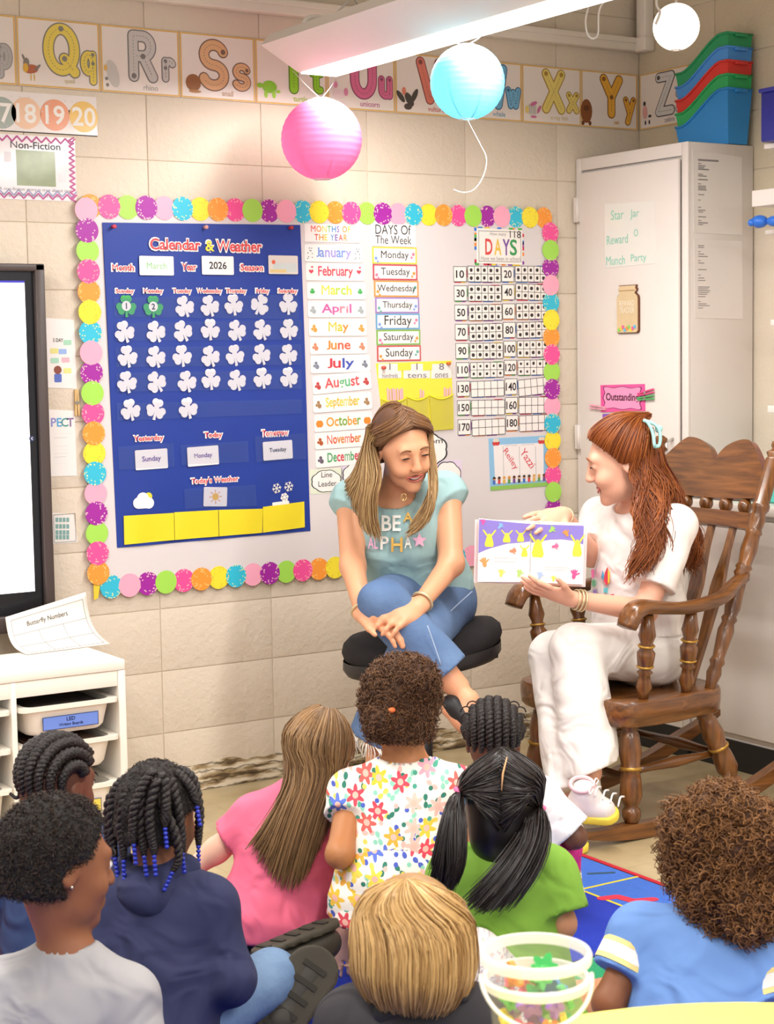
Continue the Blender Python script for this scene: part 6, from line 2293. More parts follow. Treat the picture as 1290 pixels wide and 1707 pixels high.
    def cap(s, h, off=.008, cut=.040, low=-.055, ny=.8, nz=-.6):
        D = Sdf(h)
        D.ell(s.P(0, -.012, .032), A([.074, .094, .088]) * s.S + off, s.ax, .01)
        D.ell(s.P(0, -.03, -.02), A([.064, .070, .060]) * s.S + off, s.ax, .012)
        D.plane(s.P(0, ny * cut, nz * cut), s.f * ny + s.u * nz)
        D.plane(s.P(0, 0, low), -s.u)
        return D


def hairline(H, az, cut, ny=.8, nz=-.6):
    """elevation at which the hair begins at azimuth az"""
    for el in range(70, -60, -1):
        a, e = math.radians(az), math.radians(el)
        y = math.cos(a) * math.cos(e) * .099 - .012
        z = math.sin(e) * .092 + .032
        if (ny * y + nz * z) * H.S > cut:
            return el + 1
    return -40


def hand(D, wrist, d, palm_n, thumb_side, S=1., curl=(.2, .3, .3), spread=.12, k=.005, thumb=(.5, .3), fingers=(1, 1, 1, 1)):
    """wrist -> d along the fingers; fingers bend towards palm_n; thumb on thumb_side"""
    d, pn = nrm(d), nrm(A(palm_n) - nrm(d) * (A(palm_n) @ nrm(d)))
    sd = nrm(A(thumb_side) - d * (A(thumb_side) @ d) - pn * (A(thumb_side) @ pn))
    w = A(wrist, float)
    D.ell(w + d * .045 * S, (.038 * S, .050 * S, .0145 * S), [sd, d, pn], .015)
    D.cap(w - d * .01 * S, w + d * .03 * S, .024 * S, .026 * S, .015, flat=(pn, .72))
    for i, (o, L) in enumerate(((.028, .074), (.0095, .082), (-.010, .076), (-.028, .060))):
        a = spread * (1.3 - i * .9)
        fd = nrm(d + sd * a)
        p = w + (d * (.086 - .004 * abs(i - 1)) + sd * o) * S
        c = 0.
        seg = [.45, .31, .24]
        for j in range(3):
            c += curl[j] * fingers[i]
            q = p + (fd * math.cos(c) + pn * math.sin(c)) * L * seg[j] * S
            D.cap(p, q, (.0088 - .001 * j) * S, (.0080 - .001 * j) * S, k)
            p = q
    p = w + (d * .018 + sd * .028) * S
    td = nrm(d * .7 + sd * thumb[0] * 1.4 + pn * thumb[1])
    q = p + td * .042 * S
    D.cap(p, q, .0125 * S, .0098 * S, .010)
    td = nrm(td + d * .5 + pn * .1)
    D.cap(q, q + td * .032 * S, .0095 * S, .0072 * S, k)


def ring_band(name, c, axis, r, t, mat, parent, flat=None):
    axis = nrm(axis)
    u = nrm(np.cross(axis, [0, 0, 1.] if abs(axis[2]) < .9 else [1., 0, 0]))
    w = np.cross(axis, u)
    if flat is not None:
        u = nrm(A(flat[0]) - axis * (A(flat[0]) @ axis))
        w = np.cross(axis, u)
        fu = flat[1]
    else:
        fu = 1
    V = [A(c) + u * r * fu * math.cos(q) + w * r * math.sin(q) for q in np.linspace(0, 2 * math.pi, 29)]
    return MB().tube(V, t, 8, False).build(name, mat, parent)


def shoe(D, ankle, toe_dir, S=1., k=.015, up=None):
    td = nrm(toe_dir)
    a = A(ankle, float)
    up = A([0, 0, 1.]) if up is None else nrm(up)
    D.cap(a + up * .01 * S, a - up * .035 * S + td * .03 * S, .036 * S, .040 * S, k)
    D.cap(a - up * .045 * S - td * .02 * S, a - up * .050 * S + td * .13 * S, .036 * S, .034 * S, k, flat=(up, .75))


CLOTH = dict(rough=.85, var=.05, vscale=3., bump=.8, bscale=8., bdist=.035)


# ================================================================ WOMAN ON THE STOOL
SKIN1 = M('#dfa27c', .45, .04, 12)
p1 = thing('person', (.6, -.62, 0), 'blond woman in teal slogan shirt and jeans on a black stool, hands clasped', 'person')
H1 = Head(at(671, 748, 5.16), -.84 * CF + .42 * CR - .40 * CU, CU * 1. + CR * -.10 - CF * .3, 1.0)
sR, sL = at(584, 836, 5.30), at(744, 822, 5.30)
nk = at(660, 832, 5.29)
hip = at(704, 1004, 5.44)
chest = at(662, 890, 5.29)
waist = at(688, 955, 5.38)
eR, eL = at(588, 944, 5.20), at(752, 940, 5.20)
wR, wL = at(606, 1026, 5.05), at(698, 1010, 5.04)
fwd1 = nrm(A([-CF[0], -CF[1], 0]) - .15 * CR)
B = Sdf(.0041)
H1.prims(B, smile=True)
B.cap(H1.P(0, -.02, -.06), nk, .046, .050, .02)
B.cap(sR, sL, .052, .052, .03, flat=(fwd1, .8))
B.cap(nk, chest, .055, .085, .04)
B.cap(chest, waist, .128, .115, .05, flat=(fwd1, .68))
B.cap(waist, hip, .118, .145, .05, flat=(fwd1, .75))
B.chain([sR, eR, wR], [.044, .037, .024], .02)
B.chain([sL, eL, wL], [.044, .037, .024], .02)
# clasped hands on the crossed knee
hand(B, wR, at(652, 1046, 5.00) - wR, A([0, 0, -1.]) + CF * .25, CU * .6 - CF * .8, .98, (.25, .35, .3), .05, thumb=(.25, .1))
hand(B, wL, at(640, 1036, 4.965) - wL, A([0, 0, -.8]) + CF * .8, CU + CF * .15, .98, (.22, .35, .3), .16, thumb=(.25, .0))
kR, kL = at(640, 1008, 5.05), at(700, 1062, 5.10)
aR, aL = at(762, 1146, 5.02), at(628, 1238, 5.15)
hR, hL = at(672, 1000, 5.42), at(742, 1002, 5.44)
B.chain([hR, kR, aR], [.082, .060, .036], .03)
B.chain([hL, kL, aL], [.084, .060, .036], .03)
shoe(B, at(776, 1172, 5.00), CR * .8 - CU * .75 - CF * .25, .95, up=CU * .7 + CR * .6)
shoe(B, aL + A([0, 0, -.06]), -CF + A([0, 0, -.1]), .95)
body = sdf_obj('body', B, SKIN1, p1)
H1.face(p1, '#7a5436', '#c96a62', smile=True)

# jeans
JEAN = M('#6f8bb0', .85, .22, 7., bump=.35, bscale=35, hue='#3f5a86')
J = Sdf(.0065)
cz = nrm(aR - kR)
J.cap(hip, hip + A([0, 0, .045]), .152, .140, .04, flat=(fwd1, .78), clip=[(hip + A([0, 0, .075]), (0, 0, 1))])
J.cap(hR, kR, .098, .075, .03)
J.cap(hL, kL, .100, .076, .03)
er, el_ = kR + (aR - kR) * .86, kL + (aL - kL) * .97
J.cap(kR, er, .072, .080, .02, clip=[(er - cz * .005, cz)], flat=(CF, .8))
J.cap(kL, el_, .073, .092, .02, clip=[(el_, nrm(aL - kL))])
jeans = sdf_obj('jeans', J, JEAN, p1, noise=lambda x, y, z: .0022 * np.sin(46 * z + 22 * x) * np.sin(19 * y + 11 * z))
MB().tube(smooth_path([at(x, y, 4.98) for x, y in ((712, 1042), (722, 1070), (735, 1108))], 10) - CF * .02, .0018, 5).build('seam', M('#a9bcd8', .8), jeans)
MB().tube(smooth_path([at(x, y, d) for x, y, d in ((786, 985, 5.31), (750, 1018, 5.22), (720, 1050, 5.10))], 10) - CF * .035, .0018, 5).build('seam', M('#a9bcd8', .8), jeans)
fr_ = []
rg = np.random.default_rng(3)
for q in np.linspace(0, 2 * math.pi, 44):
    ax_ = nrm(aL - kL)
    u = nrm(np.cross(ax_, CR))
    w = np.cross(ax_, u)
    p = el_ + (u * math.cos(q) + w * math.sin(q)) * .090
    fr_.append([p, p + A([rg.normal() * .008, rg.normal() * .008, -.02]), p + A([rg.normal() * .015, rg.normal() * .015, -.035 - .02 * rg.random()])])
hair_strands('fringe', fr_, jeans, M('#e9e4dc', .8), 160, .0016, .004, seed=9)
for nm, an, td, up in (('shoe', at(776, 1172, 5.00), CR * .8 - CU * .75 - CF * .25, CU * .7 + CR * .6), ('shoe', aL + A([0, 0, -.06]), -CF + A([0, 0, -.1]), None)):
    D = Sdf(.006)
    td = nrm(td)
    upv = A([0, 0, 1.]) if up is None else nrm(up)
    D.cap(an - upv * .030 - td * .015, an - upv * .045 + td * .12, .043, .040, .015, flat=(upv, .8))
    sdf_obj(nm, D, BLACK, p1)

# teal shirt with drop shoulder caps
SHIRT1 = M('#9dbfc0', **CLOTH)
T1 = Sdf(.0055)
up1 = nrm(nk - hip)
T1.cap(sR + up1 * .004, sL + up1 * .004, .062, .062, .03, flat=(fwd1, .85))
T1.cap(chest, waist, .143, .140, .05, flat=(fwd1, .70))
hemc = hip + A([0, 0, .055])
T1.cap(waist, hemc, .142, .160, .05, flat=(fwd1, .78), clip=[(hemc - A([0, 0, .015]), (0, 0, -1))])
for s_, e_ in ((sR, eR), (sL, eL)):
    dd = nrm(e_ - s_)
    out_ = nrm(s_ - nk)
    T1.cap(s_ - out_ * .02, s_ + dd * .045 + out_ * .012, .058, .062, .03, clip=[(s_ + dd * .040, dd * .8 + out_ * .55)])
T1.cap(nk + up1 * .055 - fwd1 * .0, nk + up1 * .012 + fwd1 * .02, .078, .070, .008, op='s')
shirt1 = sdf_obj('shirt', T1, SHIRT1, p1, noise=lambda x, y, z: .0018 * np.sin(38 * z + 17 * x) * np.sin(23 * x - 9 * z))


class Curved:
    """lettering pressed on a body: rays from the camera side hit the given depth map"""


def print_on(name, t, x0, x1, yc, h, mat, parent, sdf, style='b', rot=0., polys=None):
    """lettering laid on the cloth surface (2-D layout in the photo plane, dropped on the cloth)"""
    if polys is None:
        V2, F2 = text2d(t, style)
        lo, hi = V2.min(0), V2.max(0)
        q = (V2 - (lo + hi) / 2) / (hi - lo)
        q = q * A([x1 - x0, -h])
        c_, s_ = math.cos(rot), math.sin(rot)
        q = np.stack([q[:, 0] * c_ - q[:, 1] * s_ + (x0 + x1) / 2, q[:, 0] * s_ + q[:, 1] * c_ + yc], 1)
    else:
        q, F2 = polys
        q = A(q)
    out = []
    for x, y in q:
        r = ray(x, y)
        best = None
        ds = np.arange(4.7, 5.6, .003)
        P = CAM_C + r[None] * ds[:, None]
        I = np.round((P - sdf.lo) / sdf.h).astype(int)
        ok = ((I >= 0) & (I < A(sdf.D.shape))).all(1)
        val = np.full(len(ds), 1.)
        val[ok] = sdf.D[I[ok, 0], I[ok, 1], I[ok, 2]]
        k = np.argmax(val < 0) if (val < 0).any() else 150
        out.append(CAM_C + r * (ds[k] - .010))
    return mobj(name, out, F2, mat, parent, smooth=False)


WT, YT, PT = M('#f4f3ec', .7), M('#f0c060', .7), M('#f0bcd8', .7)
print_on('print_letter', 'BE', 636, 668, 872, 26, WT, shirt1, T1)
print_on('print_letter', 'A', 672, 688, 862, 16, YT, shirt1, T1)
print_on('print_letter', 'I', 621, 626, 880, 22, YT, shirt1, T1)
print_on('print_letter', 'AL', 613, 630, 905, 20, PT, shirt1, T1)
print_on('print_letter', 'P', 634, 648, 905, 22, WT, shirt1, T1)
print_on('print_letter', 'H', 652, 671, 908, 24, YT, shirt1, T1)
print_on('print_letter', 'A', 674, 686, 904, 20, WT, shirt1, T1)
stp = [(699 + (13 if i % 2 == 0 else 6) * math.sin(i * math.pi / 5), 901 - (13 if i % 2 == 0 else 6) * math.cos(i * math.pi / 5)) for i in range(10)]
print_on('print_star', '', 0, 0, 0, 0, PT, shirt1, T1, polys=(stp, [tuple(range(10))[::-1]]))

# jewellery
BRC = M('#dcc9a0', .3, .1, metal=.6)
ring_band('bracelet', wL + nrm(wL - eL) * -.022, wL - eL, .031, .0045, BRC, p1)
ring_band('bracelet', wR + nrm(wR - eR) * -.018, wR - eR, .031, .0045, BRC, p1)
MB().tube([at(672, 834, 5.12), at(674, 826, 5.14)], .0015, 5).tube([at(673 + 4.5 * math.cos(q), 829 + 6 * math.sin(q), 5.12) for q in np.linspace(0, 6.28, 14)], .0012, 5).build('pendant', M('#d9bd7a', .3, metal=.8), p1)

# hair: dark roots, blond lengths
BLO = M('#7d5836', .45, island=.3, hue='#d6b57e')
ROOT = M('#5d3d28', .45, island=.3, hue='#8a623e')
sdf_obj('hair_base', H1.cap(.005, .008, .0), M('#5a3c28', .6, .2, 40), p1)
S1 = lambda az, el, o=.014: H1.scalp(az, el, o)
# crown hair combed from the parting to both sides (person's right is image left)
for sg_, seed_, nn_ in ((1, 11, 1100), (-1, 12, 900)):
    gs = []
    for e0 in (42, 52, 64, 78, 92, 106, 122):
        g = []
        for f_ in np.linspace(0, 1, 8):
            azt = 88 + (e0 - 42) * 1.0
            a0 = 0 if e0 < 90 else 180
            az = (a0 - 3 * sg_) * (1 - f_) + azt * f_
            el = (e0 if e0 < 90 else 180 - e0) * (1 - f_) - 4 * f_
            hl = hairline(H1, az, 0.) + 1
            el = max(el, hl) if az < 88 else el
            g.append(H1.scalp(sg_ * az, el, .012 + .004 * math.sin(math.pi * f_)))
        gs.append(g)
    hair_strands('hair', gs, p1, ROOT, nn_ - 200, .0018, .0022, seed=seed_, short=.04, root_jit=.8, m=10)
# falling lengths: px paths with depth
def lk(*q):
    return [at(*p) for p in q]


LOCKS = [[H1.scalp(78, 14, .016), H1.scalp(88, -4, .018)] + lk((634, 790, 5.09), (625, 830, 5.09), (624, 868, 5.11), (634, 905, 5.12)), [H1.scalp(95, 12, .018), H1.scalp(100, -8, .020)] + lk((612, 800, 5.11), (606, 838, 5.12), (608, 870, 5.13), (618, 890, 5.13)),
         [H1.scalp(115, 12, .018), H1.scalp(118, -10, .022)] + lk((598, 790, 5.20), (590, 808, 5.22), (584, 818, 5.24), (580, 824, 5.26)), [H1.scalp(135, 12, .018), H1.scalp(138, -10, .024)] + lk((594, 785, 5.26), (584, 800, 5.28), (574, 808, 5.30), (568, 812, 5.32))]
hair_strands('hair_length', LOCKS, p1, BLO, 850, .0020, .006, .003, 7., seed=13, root_jit=.5, m=14)
LOCK2 = [[H1.scalp(-72, 16, .016)] + lk((716, 760, 5.13), (719, 795, 5.12), (718, 830, 5.09), (710, 862, 5.10), (692, 888, 5.11)), [H1.scalp(-85, 14, .018)] + lk((720, 758, 5.16), (723, 795, 5.14), (720, 832, 5.10), (706, 868, 5.11), (674, 896, 5.12)), [H1.scalp(-100, 12, .018)] + lk((720, 755, 5.20), (722, 795, 5.18), (714, 832, 5.15), (698, 862, 5.14), (686, 880, 5.13))]
hair_strands('hair_length', LOCK2, p1, BLO, 550, .0020, .0045, .003, 7., seed=14, root_jit=.6, m=14)

# ================================================================ WOMAN IN THE ROCKING CHAIR
SKIN2 = M('#e4ab90', .45, .04, 12)
p2 = thing('person', (1.0, -1.04, 0), 'red-haired woman in white shirt and trousers reading from the rocking chair', 'person')
hd2 = nrm(-.763 * A([1, 0, 0]) + .647 * A([0, 1, 0]) + A([0, 0, -.26]) + .10 * A([-.535, -.84, 0]))
H2 = Head(A([1.035, -1.055, 1.082]), hd2, (0.02, 0, 1), 1.02)
nk2 = A([1.12, -1.04, .945])
hip2 = A([1.125, -1.04, .525])
chest2 = A([1.11, -1.04, .80])
fw2 = A([-1., 0, 0])
sN, sF = A([1.115, -1.205, .895]), A([1.10, -.875, .895])
eN, wN = A([.985, -1.215, .655]), pY(950, 998, -1.16)
eF, wF = at(985, 925, 5.36), at(938, 858, 5.10)
B = Sdf(.0041)
H2.prims(B, smile=True)
B.cap(H2.P(0, -.02, -.06), nk2, .044, .049, .02)
B.cap(sN, sF, .050, .050, .03)
B.cap(nk2, chest2, .052, .085, .04)
B.cap(chest2, A([1.12, -1.04, .65]), .122, .110, .05, flat=(fw2, .72))
B.cap(A([1.12, -1.04, .65]), hip2, .112, .135, .05, flat=(fw2, .8))
B.chain([sN, eN, wN], [.044, .036, .023], .02)
B.chain([sF, eF, wF], [.042, .035, .023], .02)
BKC = at(884, 918, 5.02)                        # book centre
hand(B, wN, at(882, 976, 4.99) - wN, A([0, 0, 1.]) + CF * .6, -CF * .25 + CU * .8, .95, (.05, .15, .12), .06, thumb=(.45, .1))
hand(B, wF, at(872, 872, 4.985) - wF, CF * .5 - A([0, 0, .5]), -CU - CF * .6, .95, (.10, .15, .12), .10, thumb=(.55, -.1))
kA, kB = A([.83, -1.09, .540]), A([.84, -.97, .500])      # crossed leg lies on top
aA, aB = at(984, 1288, 5.05), A([.76, -1.16, .10])
h2a, h2b = A([1.12, -1.12, .50]), A([1.12, -.95, .50])
B.chain([h2a, kA, aA], [.080, .058, .034], .03)
B.chain([h2b, kB, aB], [.080, .058, .034], .03)
sdf_obj('body', B, SKIN2, p2)
H2.face(p2, '#9a5a34', '#c4605a', smile=True)
# trousers
PANTS2 = M('#efe9e3', **CLOTH)
J = Sdf(.0065)
J.cap(hip2, hip2 + A([0, 0, .04]), .142, .130, .04, flat=(fw2, .85), clip=[(hip2 + A([0, 0, .085]), (0, 0, 1))])
J.cap(h2a, kA, .095, .076, .03)
J.cap(h2b, kB, .095, .074, .03)
eA = aA + A([0, 0, .012])
J.cap(kA, eA, .078, .090, .02, clip=[(eA, nrm(aA - kA) + A([.35, 0, 0]))])
eB = aB + A([0, 0, .035])
J.cap(kB, eB, .074, .080, .02, clip=[(eB, nrm(aB - kB))])
sdf_obj('trousers', J, PANTS2, p2, noise=lambda x, y, z: .003 * np.sin(60 * y + 20 * x) * np.sin(7 * z + 3))
# shoes
SHOEW, SOLE = M('#f0e6e2', .6, .05), M('#f0dc50', .5)


def sneaker(heel, toe, up, name='sneaker'):
    heel, toe = A(heel), A(toe)
    td = nrm(toe - heel)
    upv = nrm(A(up) - td * (A(up) @ td))
    sd = np.cross(td, upv)
    L = np.linalg.norm(toe - heel)
    D = Sdf(.0045)
    D.cap(heel + td * .035 + upv * .03, toe - td * .04 + upv * .022, .037, .034, .015, flat=(sd, .92))
    D.cap(heel + td * .04 + upv * .04, heel + td * .05 + upv * .075, .036, .034, .02)
    D.cap(heel + td * .07 + upv * .060, toe - td * .07 + upv * .03, .03, .03, .02)
    o = sdf_obj(name, D, SHOEW, p2)
    D = Sdf(.0045)
    D.cap(heel + td * .03 + upv * .004, toe - td * .035 + upv * .004, .041, .037, .01, flat=(sd, 1.0), clip=[(heel + upv * .014, upv), (heel - upv * .012, -upv)])
    sdf_obj('sole', D, SOLE, o)
    for i in range(4):
        c_ = heel + td * (.095 + .022 * i) + upv * (.090 - .008 * i)
        MB().tube(smooth_path([c_ - sd * .024 - upv * .010, c_ + upv * .004, c_ + sd * .024 - upv * .010], 7), .0028, 6).build('lace', M('#f7f0ee', .6), o)
    for q in (-1, 1):
        c_ = heel + td * .085 + upv * .098
        MB().tube(smooth_path([c_, c_ + sd * q * .02 + upv * .012, c_ + sd * q * .035 - upv * .004, c_ + sd * q * .012 + td * .004], 10), .0024, 6).build('lace', M('#f7f0ee', .6), o)
    ring_band('collar', heel + td * .05 + upv * .100, upv + td * .2, .033, .006, M('#f0c3c8', .7), o)
    MB().ell(heel + td * .02 + upv * .045 + sd * .0, (.018, .03, .02), 12, 8, [td, sd, upv]).build('heel_patch', SOLE, o)


sneaker(at(952, 1352, 5.00) + A([0, 0, .0]), at(1030, 1362, 4.93), CU * .9 - CR * .25 - CF * .4)
sneaker(pZ(975, 1412, .014), pZ(905, 1412, .014), (0, 0, 1))

# white tee
SHIRT2 = M('#f1e9e4', **CLOTH)
T2 = Sdf(.0055)
T2.cap(sN + A([0, 0, .004]), sF + A([0, 0, .004]), .060, .060, .03)
T2.cap(chest2, A([1.11, -1.04, .66]), .145, .145, .05, flat=(fw2, .80))
T2.cap(A([1.11, -1.04, .66]), A([1.115, -1.04, .575]), .147, .158, .05, flat=(fw2, .88), clip=[((1.1, -1.04, .565), (0, 0, -1))])
for s_, e_ in ((sN, eN), (sF, eF)):
    dd = nrm(e_ - s_)
    e2 = s_ + (e_ - s_) * .72
    T2.cap(s_, e2, .062, .066, .025, clip=[(e2, dd)])
T2.cap(nk2 + A([0, 0, .05]), nk2 + A([-.02, 0, .008]), .070, .064, .008, op='s')
shirt2 = sdf_obj('shirt', T2, SHIRT2, p2, noise=lambda x, y, z: .0022 * np.sin(40 * z + 25 * x + 9 * y) * np.sin(21 * x - 13 * z))
for pts, cc in (([(1008, 955), (1012, 945), (1017, 955), (1016, 972), (1010, 976), (1006, 968)], '#e8485a'), ([(1013, 948), (1017, 956), (1016, 970), (1013, 974)], '#f0d24a'), ([(1004, 950), (1007, 958), (1006, 968), (1002, 962)], '#5fb8d8'), ([(1006, 980), (1013, 980), (1013, 988), (1006, 988)], '#6fcfd8'), ([(985, 950), (990, 948), (991, 962), (986, 964)], '#e86aa8'), ([(986, 968), (992, 966), (993, 976), (987, 978)], '#7fd0a0'), ([(988, 984), (994, 982), (994, 992), (989, 994)], '#a98ad0'), ([(1013, 992), (1023, 990), (1024, 999), (1014, 1000)], '#e8485a'), ([(1015, 993.5), (1021, 992.5), (1022, 997.5), (1016, 998.5)], '#f0d24a')):
    print_on('print_shape', '', 0, 0, 0, 0, M(cc, .7), shirt2, T2, polys=(pts, [tuple(range(len(pts)))[::-1]]))
for k, dd in enumerate((.018, .030, .040)):
    ring_band('bracelet', wN + nrm(eN - wN) * dd, eN - wN, .0285 + .001 * k, .0026 if k != 1 else .0034, M('#e2cfa0', .3, .1, metal=.6), p2)
ring_band('bracelet', wF + nrm(eF - wF) * .012, eF - wF, .0275, .002, M('#e2cfa0', .3, .1, metal=.6), p2)

# auburn hair, half up with a clip
AUB = M('#642c12', .40, island=.3, hue='#a65c26')
sdf_obj('hair_base', H2.cap(.005, .008, .002), M('#7a3a16', .5, .3, 60), p2)
clipP = H2.scalp(178, 40, .035)
gs = []
for az in (-112, -96, -80, -62, -42, -20, 0, 20, 42, 62, 80, 96, 112):
    q_ = abs(az) / 112
    e0 = hairline(H2, abs(az), .002) + 1
    e0 = max(e0, -18)
    sg_ = 1 if az >= 0 else -1
    A_ = lambda f_: sg_ * (abs(az) + (178 - abs(az)) * f_)
    gs.append([H2.scalp(az, e0, .010), H2.scalp(A_(.12), e0 + (52 - e0) * .28 + 8 * (1 - q_), .016), H2.scalp(A_(.36), e0 + (52 - e0) * .62 + 22 * (1 - q_), .019), H2.scalp(A_(.7), e0 + (46 - e0) * .9 + 20 * (1 - q_), .021), clipP])
hair_strands('hair', gs[:7], p2, AUB, 1050, .0018, .0035, seed=21, short=.02, root_jit=.8, m=10)
hair_strands('hair', gs[6:], p2, AUB, 600, .0018, .0035, seed=22, short=.02, root_jit=.8, m=10)
# near side (image side) lengths
L2 = [[H2.scalp(-104, -2, .016)] + lk((1054, 785, 5.15), (1062, 820, 5.12), (1066, 870, 5.07), (1062, 920, 5.05), (1048, 975, 5.04)), [H2.scalp(-118, 8, .016)] + lk((1063, 780, 5.16), (1072, 820, 5.12), (1080, 880, 5.07), (1078, 925, 5.06), (1060, 965, 5.05)), [H2.scalp(-132, 16, .018)] + lk((1074, 775, 5.17), (1086, 810, 5.14), (1098, 850, 5.10), (1092, 900, 5.06), (1078, 950, 5.06)),
      [H2.scalp(-150, 24, .020)] + lk((1088, 765, 5.19), (1100, 800, 5.18), (1118, 850, 5.15), (1140, 905, 5.18), (1152, 945, 5.22))]
hair_strands('hair_length', L2, p2, AUB, 850, .0021, .008, .013, 16., seed=23, root_jit=.5, m=20)
L3 = [lk((1090, 735, 5.24), (1108, 790, 5.24), (1128, 840, 5.24), (1150, 900, 5.26), (1164, 950, 5.30)), lk((1095, 745, 5.28), (1115, 800, 5.30), (1140, 860, 5.32), (1158, 905, 5.34), (1160, 940, 5.36)), lk((1070, 770, 5.26), (1090, 830, 5.28), (1115, 890, 5.30), (1140, 930, 5.33), (1150, 960, 5.36))]
hair_strands('hair_length', L3, p2, AUB, 700, .0021, .010, .013, 16., seed=24, root_jit=.5, m=20)
t = thing('hair_clip', at(1082, 722, 5.14), 'turquoise claw clip in the red hair', 'hair clip')
MINT = M('#a8e4e2', .25, .03)
MB().tube(smooth_path([at(x, y, 5.13) for x, y in ((1072, 700), (1080, 705), (1088, 722), (1091, 745))], 12), .005, 8).build('claw', MINT, t)
MB().tube(smooth_path([at(x, y, 5.15) for x, y in ((1072, 700), (1092, 708), (1100, 722), (1099, 742), (1091, 745))], 14), .005, 8).build('claw', MINT, t)
MB().ell(at(1098, 715, 5.16), (.012, .012, .012), 12, 8).build('grip', MINT, t)
MB().tube([at(1091, 745, 5.14), at(1099, 742, 5.16)], .005, 8).build('claw', MINT, t)

# ================================================================ PICTURE BOOK
book = thing('picture_book', BKC - CU * .1, 'open picture book with purple sky and yellow creatures held by the reader', 'book')
bu = nrm(CR * 1.0 - CF * .04 - CU * .02)
bv = nrm(CU * 1.0 - CF * .10)
bv = nrm(bv - bu * (bv @ bu))
mpx = 5.02 / CAM_F
BK = Frame(BKC, bu, bv)
bx = lambda x, y: ((x - 884) * mpx, -(y - 918) * mpx)


def page_h(u):
    return .004 + .010 * math.sin(min(1, abs(u) / .05) * math.pi * .5) - .05 * max(0, abs(u) - .05) ** 1.5


Cv = M('#f3dede', .5)
BK.solid('cover', [[bx(791, 868), bx(884, 868), bx(884, 975), bx(791, 974)]], Cv, book, -.004, -.001)
BK.solid('cover', [[bx(884, 868), bx(978, 870), bx(977, 977), bx(884, 975)]], Cv, book, -.004, -.001)


def page(name, poly, mat, dh, parent=book):
    """polygon laid on the bowed pages"""
    P = A(poly)
    V = [BK.P(a, b, page_h(a) + dh) for a, b in P]
    return mobj(name, V, [tuple(range(len(P)))], mat, parent, smooth=False)


def gridpage(name, x0, x1, yt0, yt1, yb0, yb1, mat, dh):
    V, n = [], 14
    for j in range(2):
        for i in range(n + 1):
            s = i / n
            x = x0 + (x1 - x0) * s
            a, b = bx(x, (yt0 + (yt1 - yt0) * s) if j == 0 else (yb0 + (yb1 - yb0) * s))
            V.append(BK.P(a, b, page_h(a) + dh))
    V += [v - BK.n * .006 for v in V]
    m_ = 2 * (n + 1)
    Fc = [(n + 1 + i, n + 2 + i, i + 1, i) for i in range(n)] + [(m_ + i, m_ + i + 1, m_ + n + 2 + i, m_ + n + 1 + i) for i in range(n)]
    loop = list(range(n + 1)) + list(range(2 * n + 1, n, -1))
    Fc += [(loop[i], loop[(i + 1) % len(loop)], m_ + loop[(i + 1) % len(loop)], m_ + loop[i]) for i in range(len(loop))]
    return mobj(name, V, Fc, mat, book, smooth=False)


PG = M('#fbf7f2', .5, .01)
gridpage('page', 797, 883.6, 865, 872, 971, 970, PG, 0)
gridpage('page', 884.4, 972, 872, 873, 970, 972, PG, 0)
PUR = M('#8f7fd0', .5, .06)
for k_, (P0) in enumerate(([(797.5, 866), (883, 872.5), (883, 902), (868, 904), (845, 906), (825, 912), (810, 917), (798, 923)], [(885, 872.5), (971, 873.5), (971, 905), (955, 899), (935, 897), (915, 898), (900, 901), (885, 904)])):
    # sliced in vertical strips so that the sky follows the bow of the page
    P0 = A(P0)
    lo, hi = P0[:, 0].min(), P0[:, 0].max()
    top = P0[:2] if True else 0
    xs3 = np.linspace(lo, hi, 15)
    tp = np.interp(xs3, [P0[0][0], P0[1][0]], [P0[0][1], P0[1][1]])
    bt_ = P0[2:]
    o_ = np.argsort(bt_[:, 0])
    bt = np.interp(xs3, bt_[o_, 0], bt_[o_, 1])
    V = [BK.P(*bx(x, y), page_h(bx(x, y)[0]) + .0006) for x, y in zip(xs3, tp)] + [BK.P(*bx(x, y), page_h(bx(x, y)[0]) + .0006) for x, y in zip(xs3, bt)]
    mobj('printed_sky', V, [(15 + i, 16 + i, i + 1, i) for i in range(14)], PUR, book, smooth=False)
YC = M('#efe64a', .5)
for (x, y, w, h) in ((815, 901, 15, 22), (844, 896, 13, 16), (867, 895, 12, 15), (896, 913, 20, 30), (961, 911, 16, 28), (874, 920, 11, 15)):
    body_ = [bx(x + w / 2 * s_ * (1 if t_ > .5 else .62 + .76 * t_), y + h * (t_ - .5)) for s_, t_ in ((-.35, 0), (-.75, .3), (-1, .8), (-.8, 1), (.8, 1), (1, .8), (.75, .3), (.35, 0))]
    page('printed_creature', body_[::-1] if False else body_[::-1], YC, .0012)
    page('printed_arm', [bx(x - w * .3, y - h * .3), bx(x - w * .75, y - h * .75), bx(x - w * .65, y - h * .82), bx(x - w * .18, y - h * .42)], YC, .0013)
    page('printed_arm', [bx(x + w * .18, y - h * .42), bx(x + w * .65, y - h * .82), bx(x + w * .75, y - h * .75), bx(x + w * .3, y - h * .3)], YC, .0013)


def hand_polys(x, y, s, rot):
    L = [[(0, -.2), (0, .35)]]
    for g_ in (-.75, -.35, 0, .35, .95):
        L.append([(0, 0), (.62 * math.sin(g_), .62 * math.cos(g_))])
    L = [[(x + s * (a * math.cos(rot) + b * math.sin(rot)), y - s * (-a * math.sin(rot) + b * math.cos(rot))) for a, b in l] for l in L]
    out = []
    for i, l in enumerate(L):
        out += [[bx(*p) for p in P] for P in strokes([l], s * (.42 if i == 0 else .16), 4)]
    return out


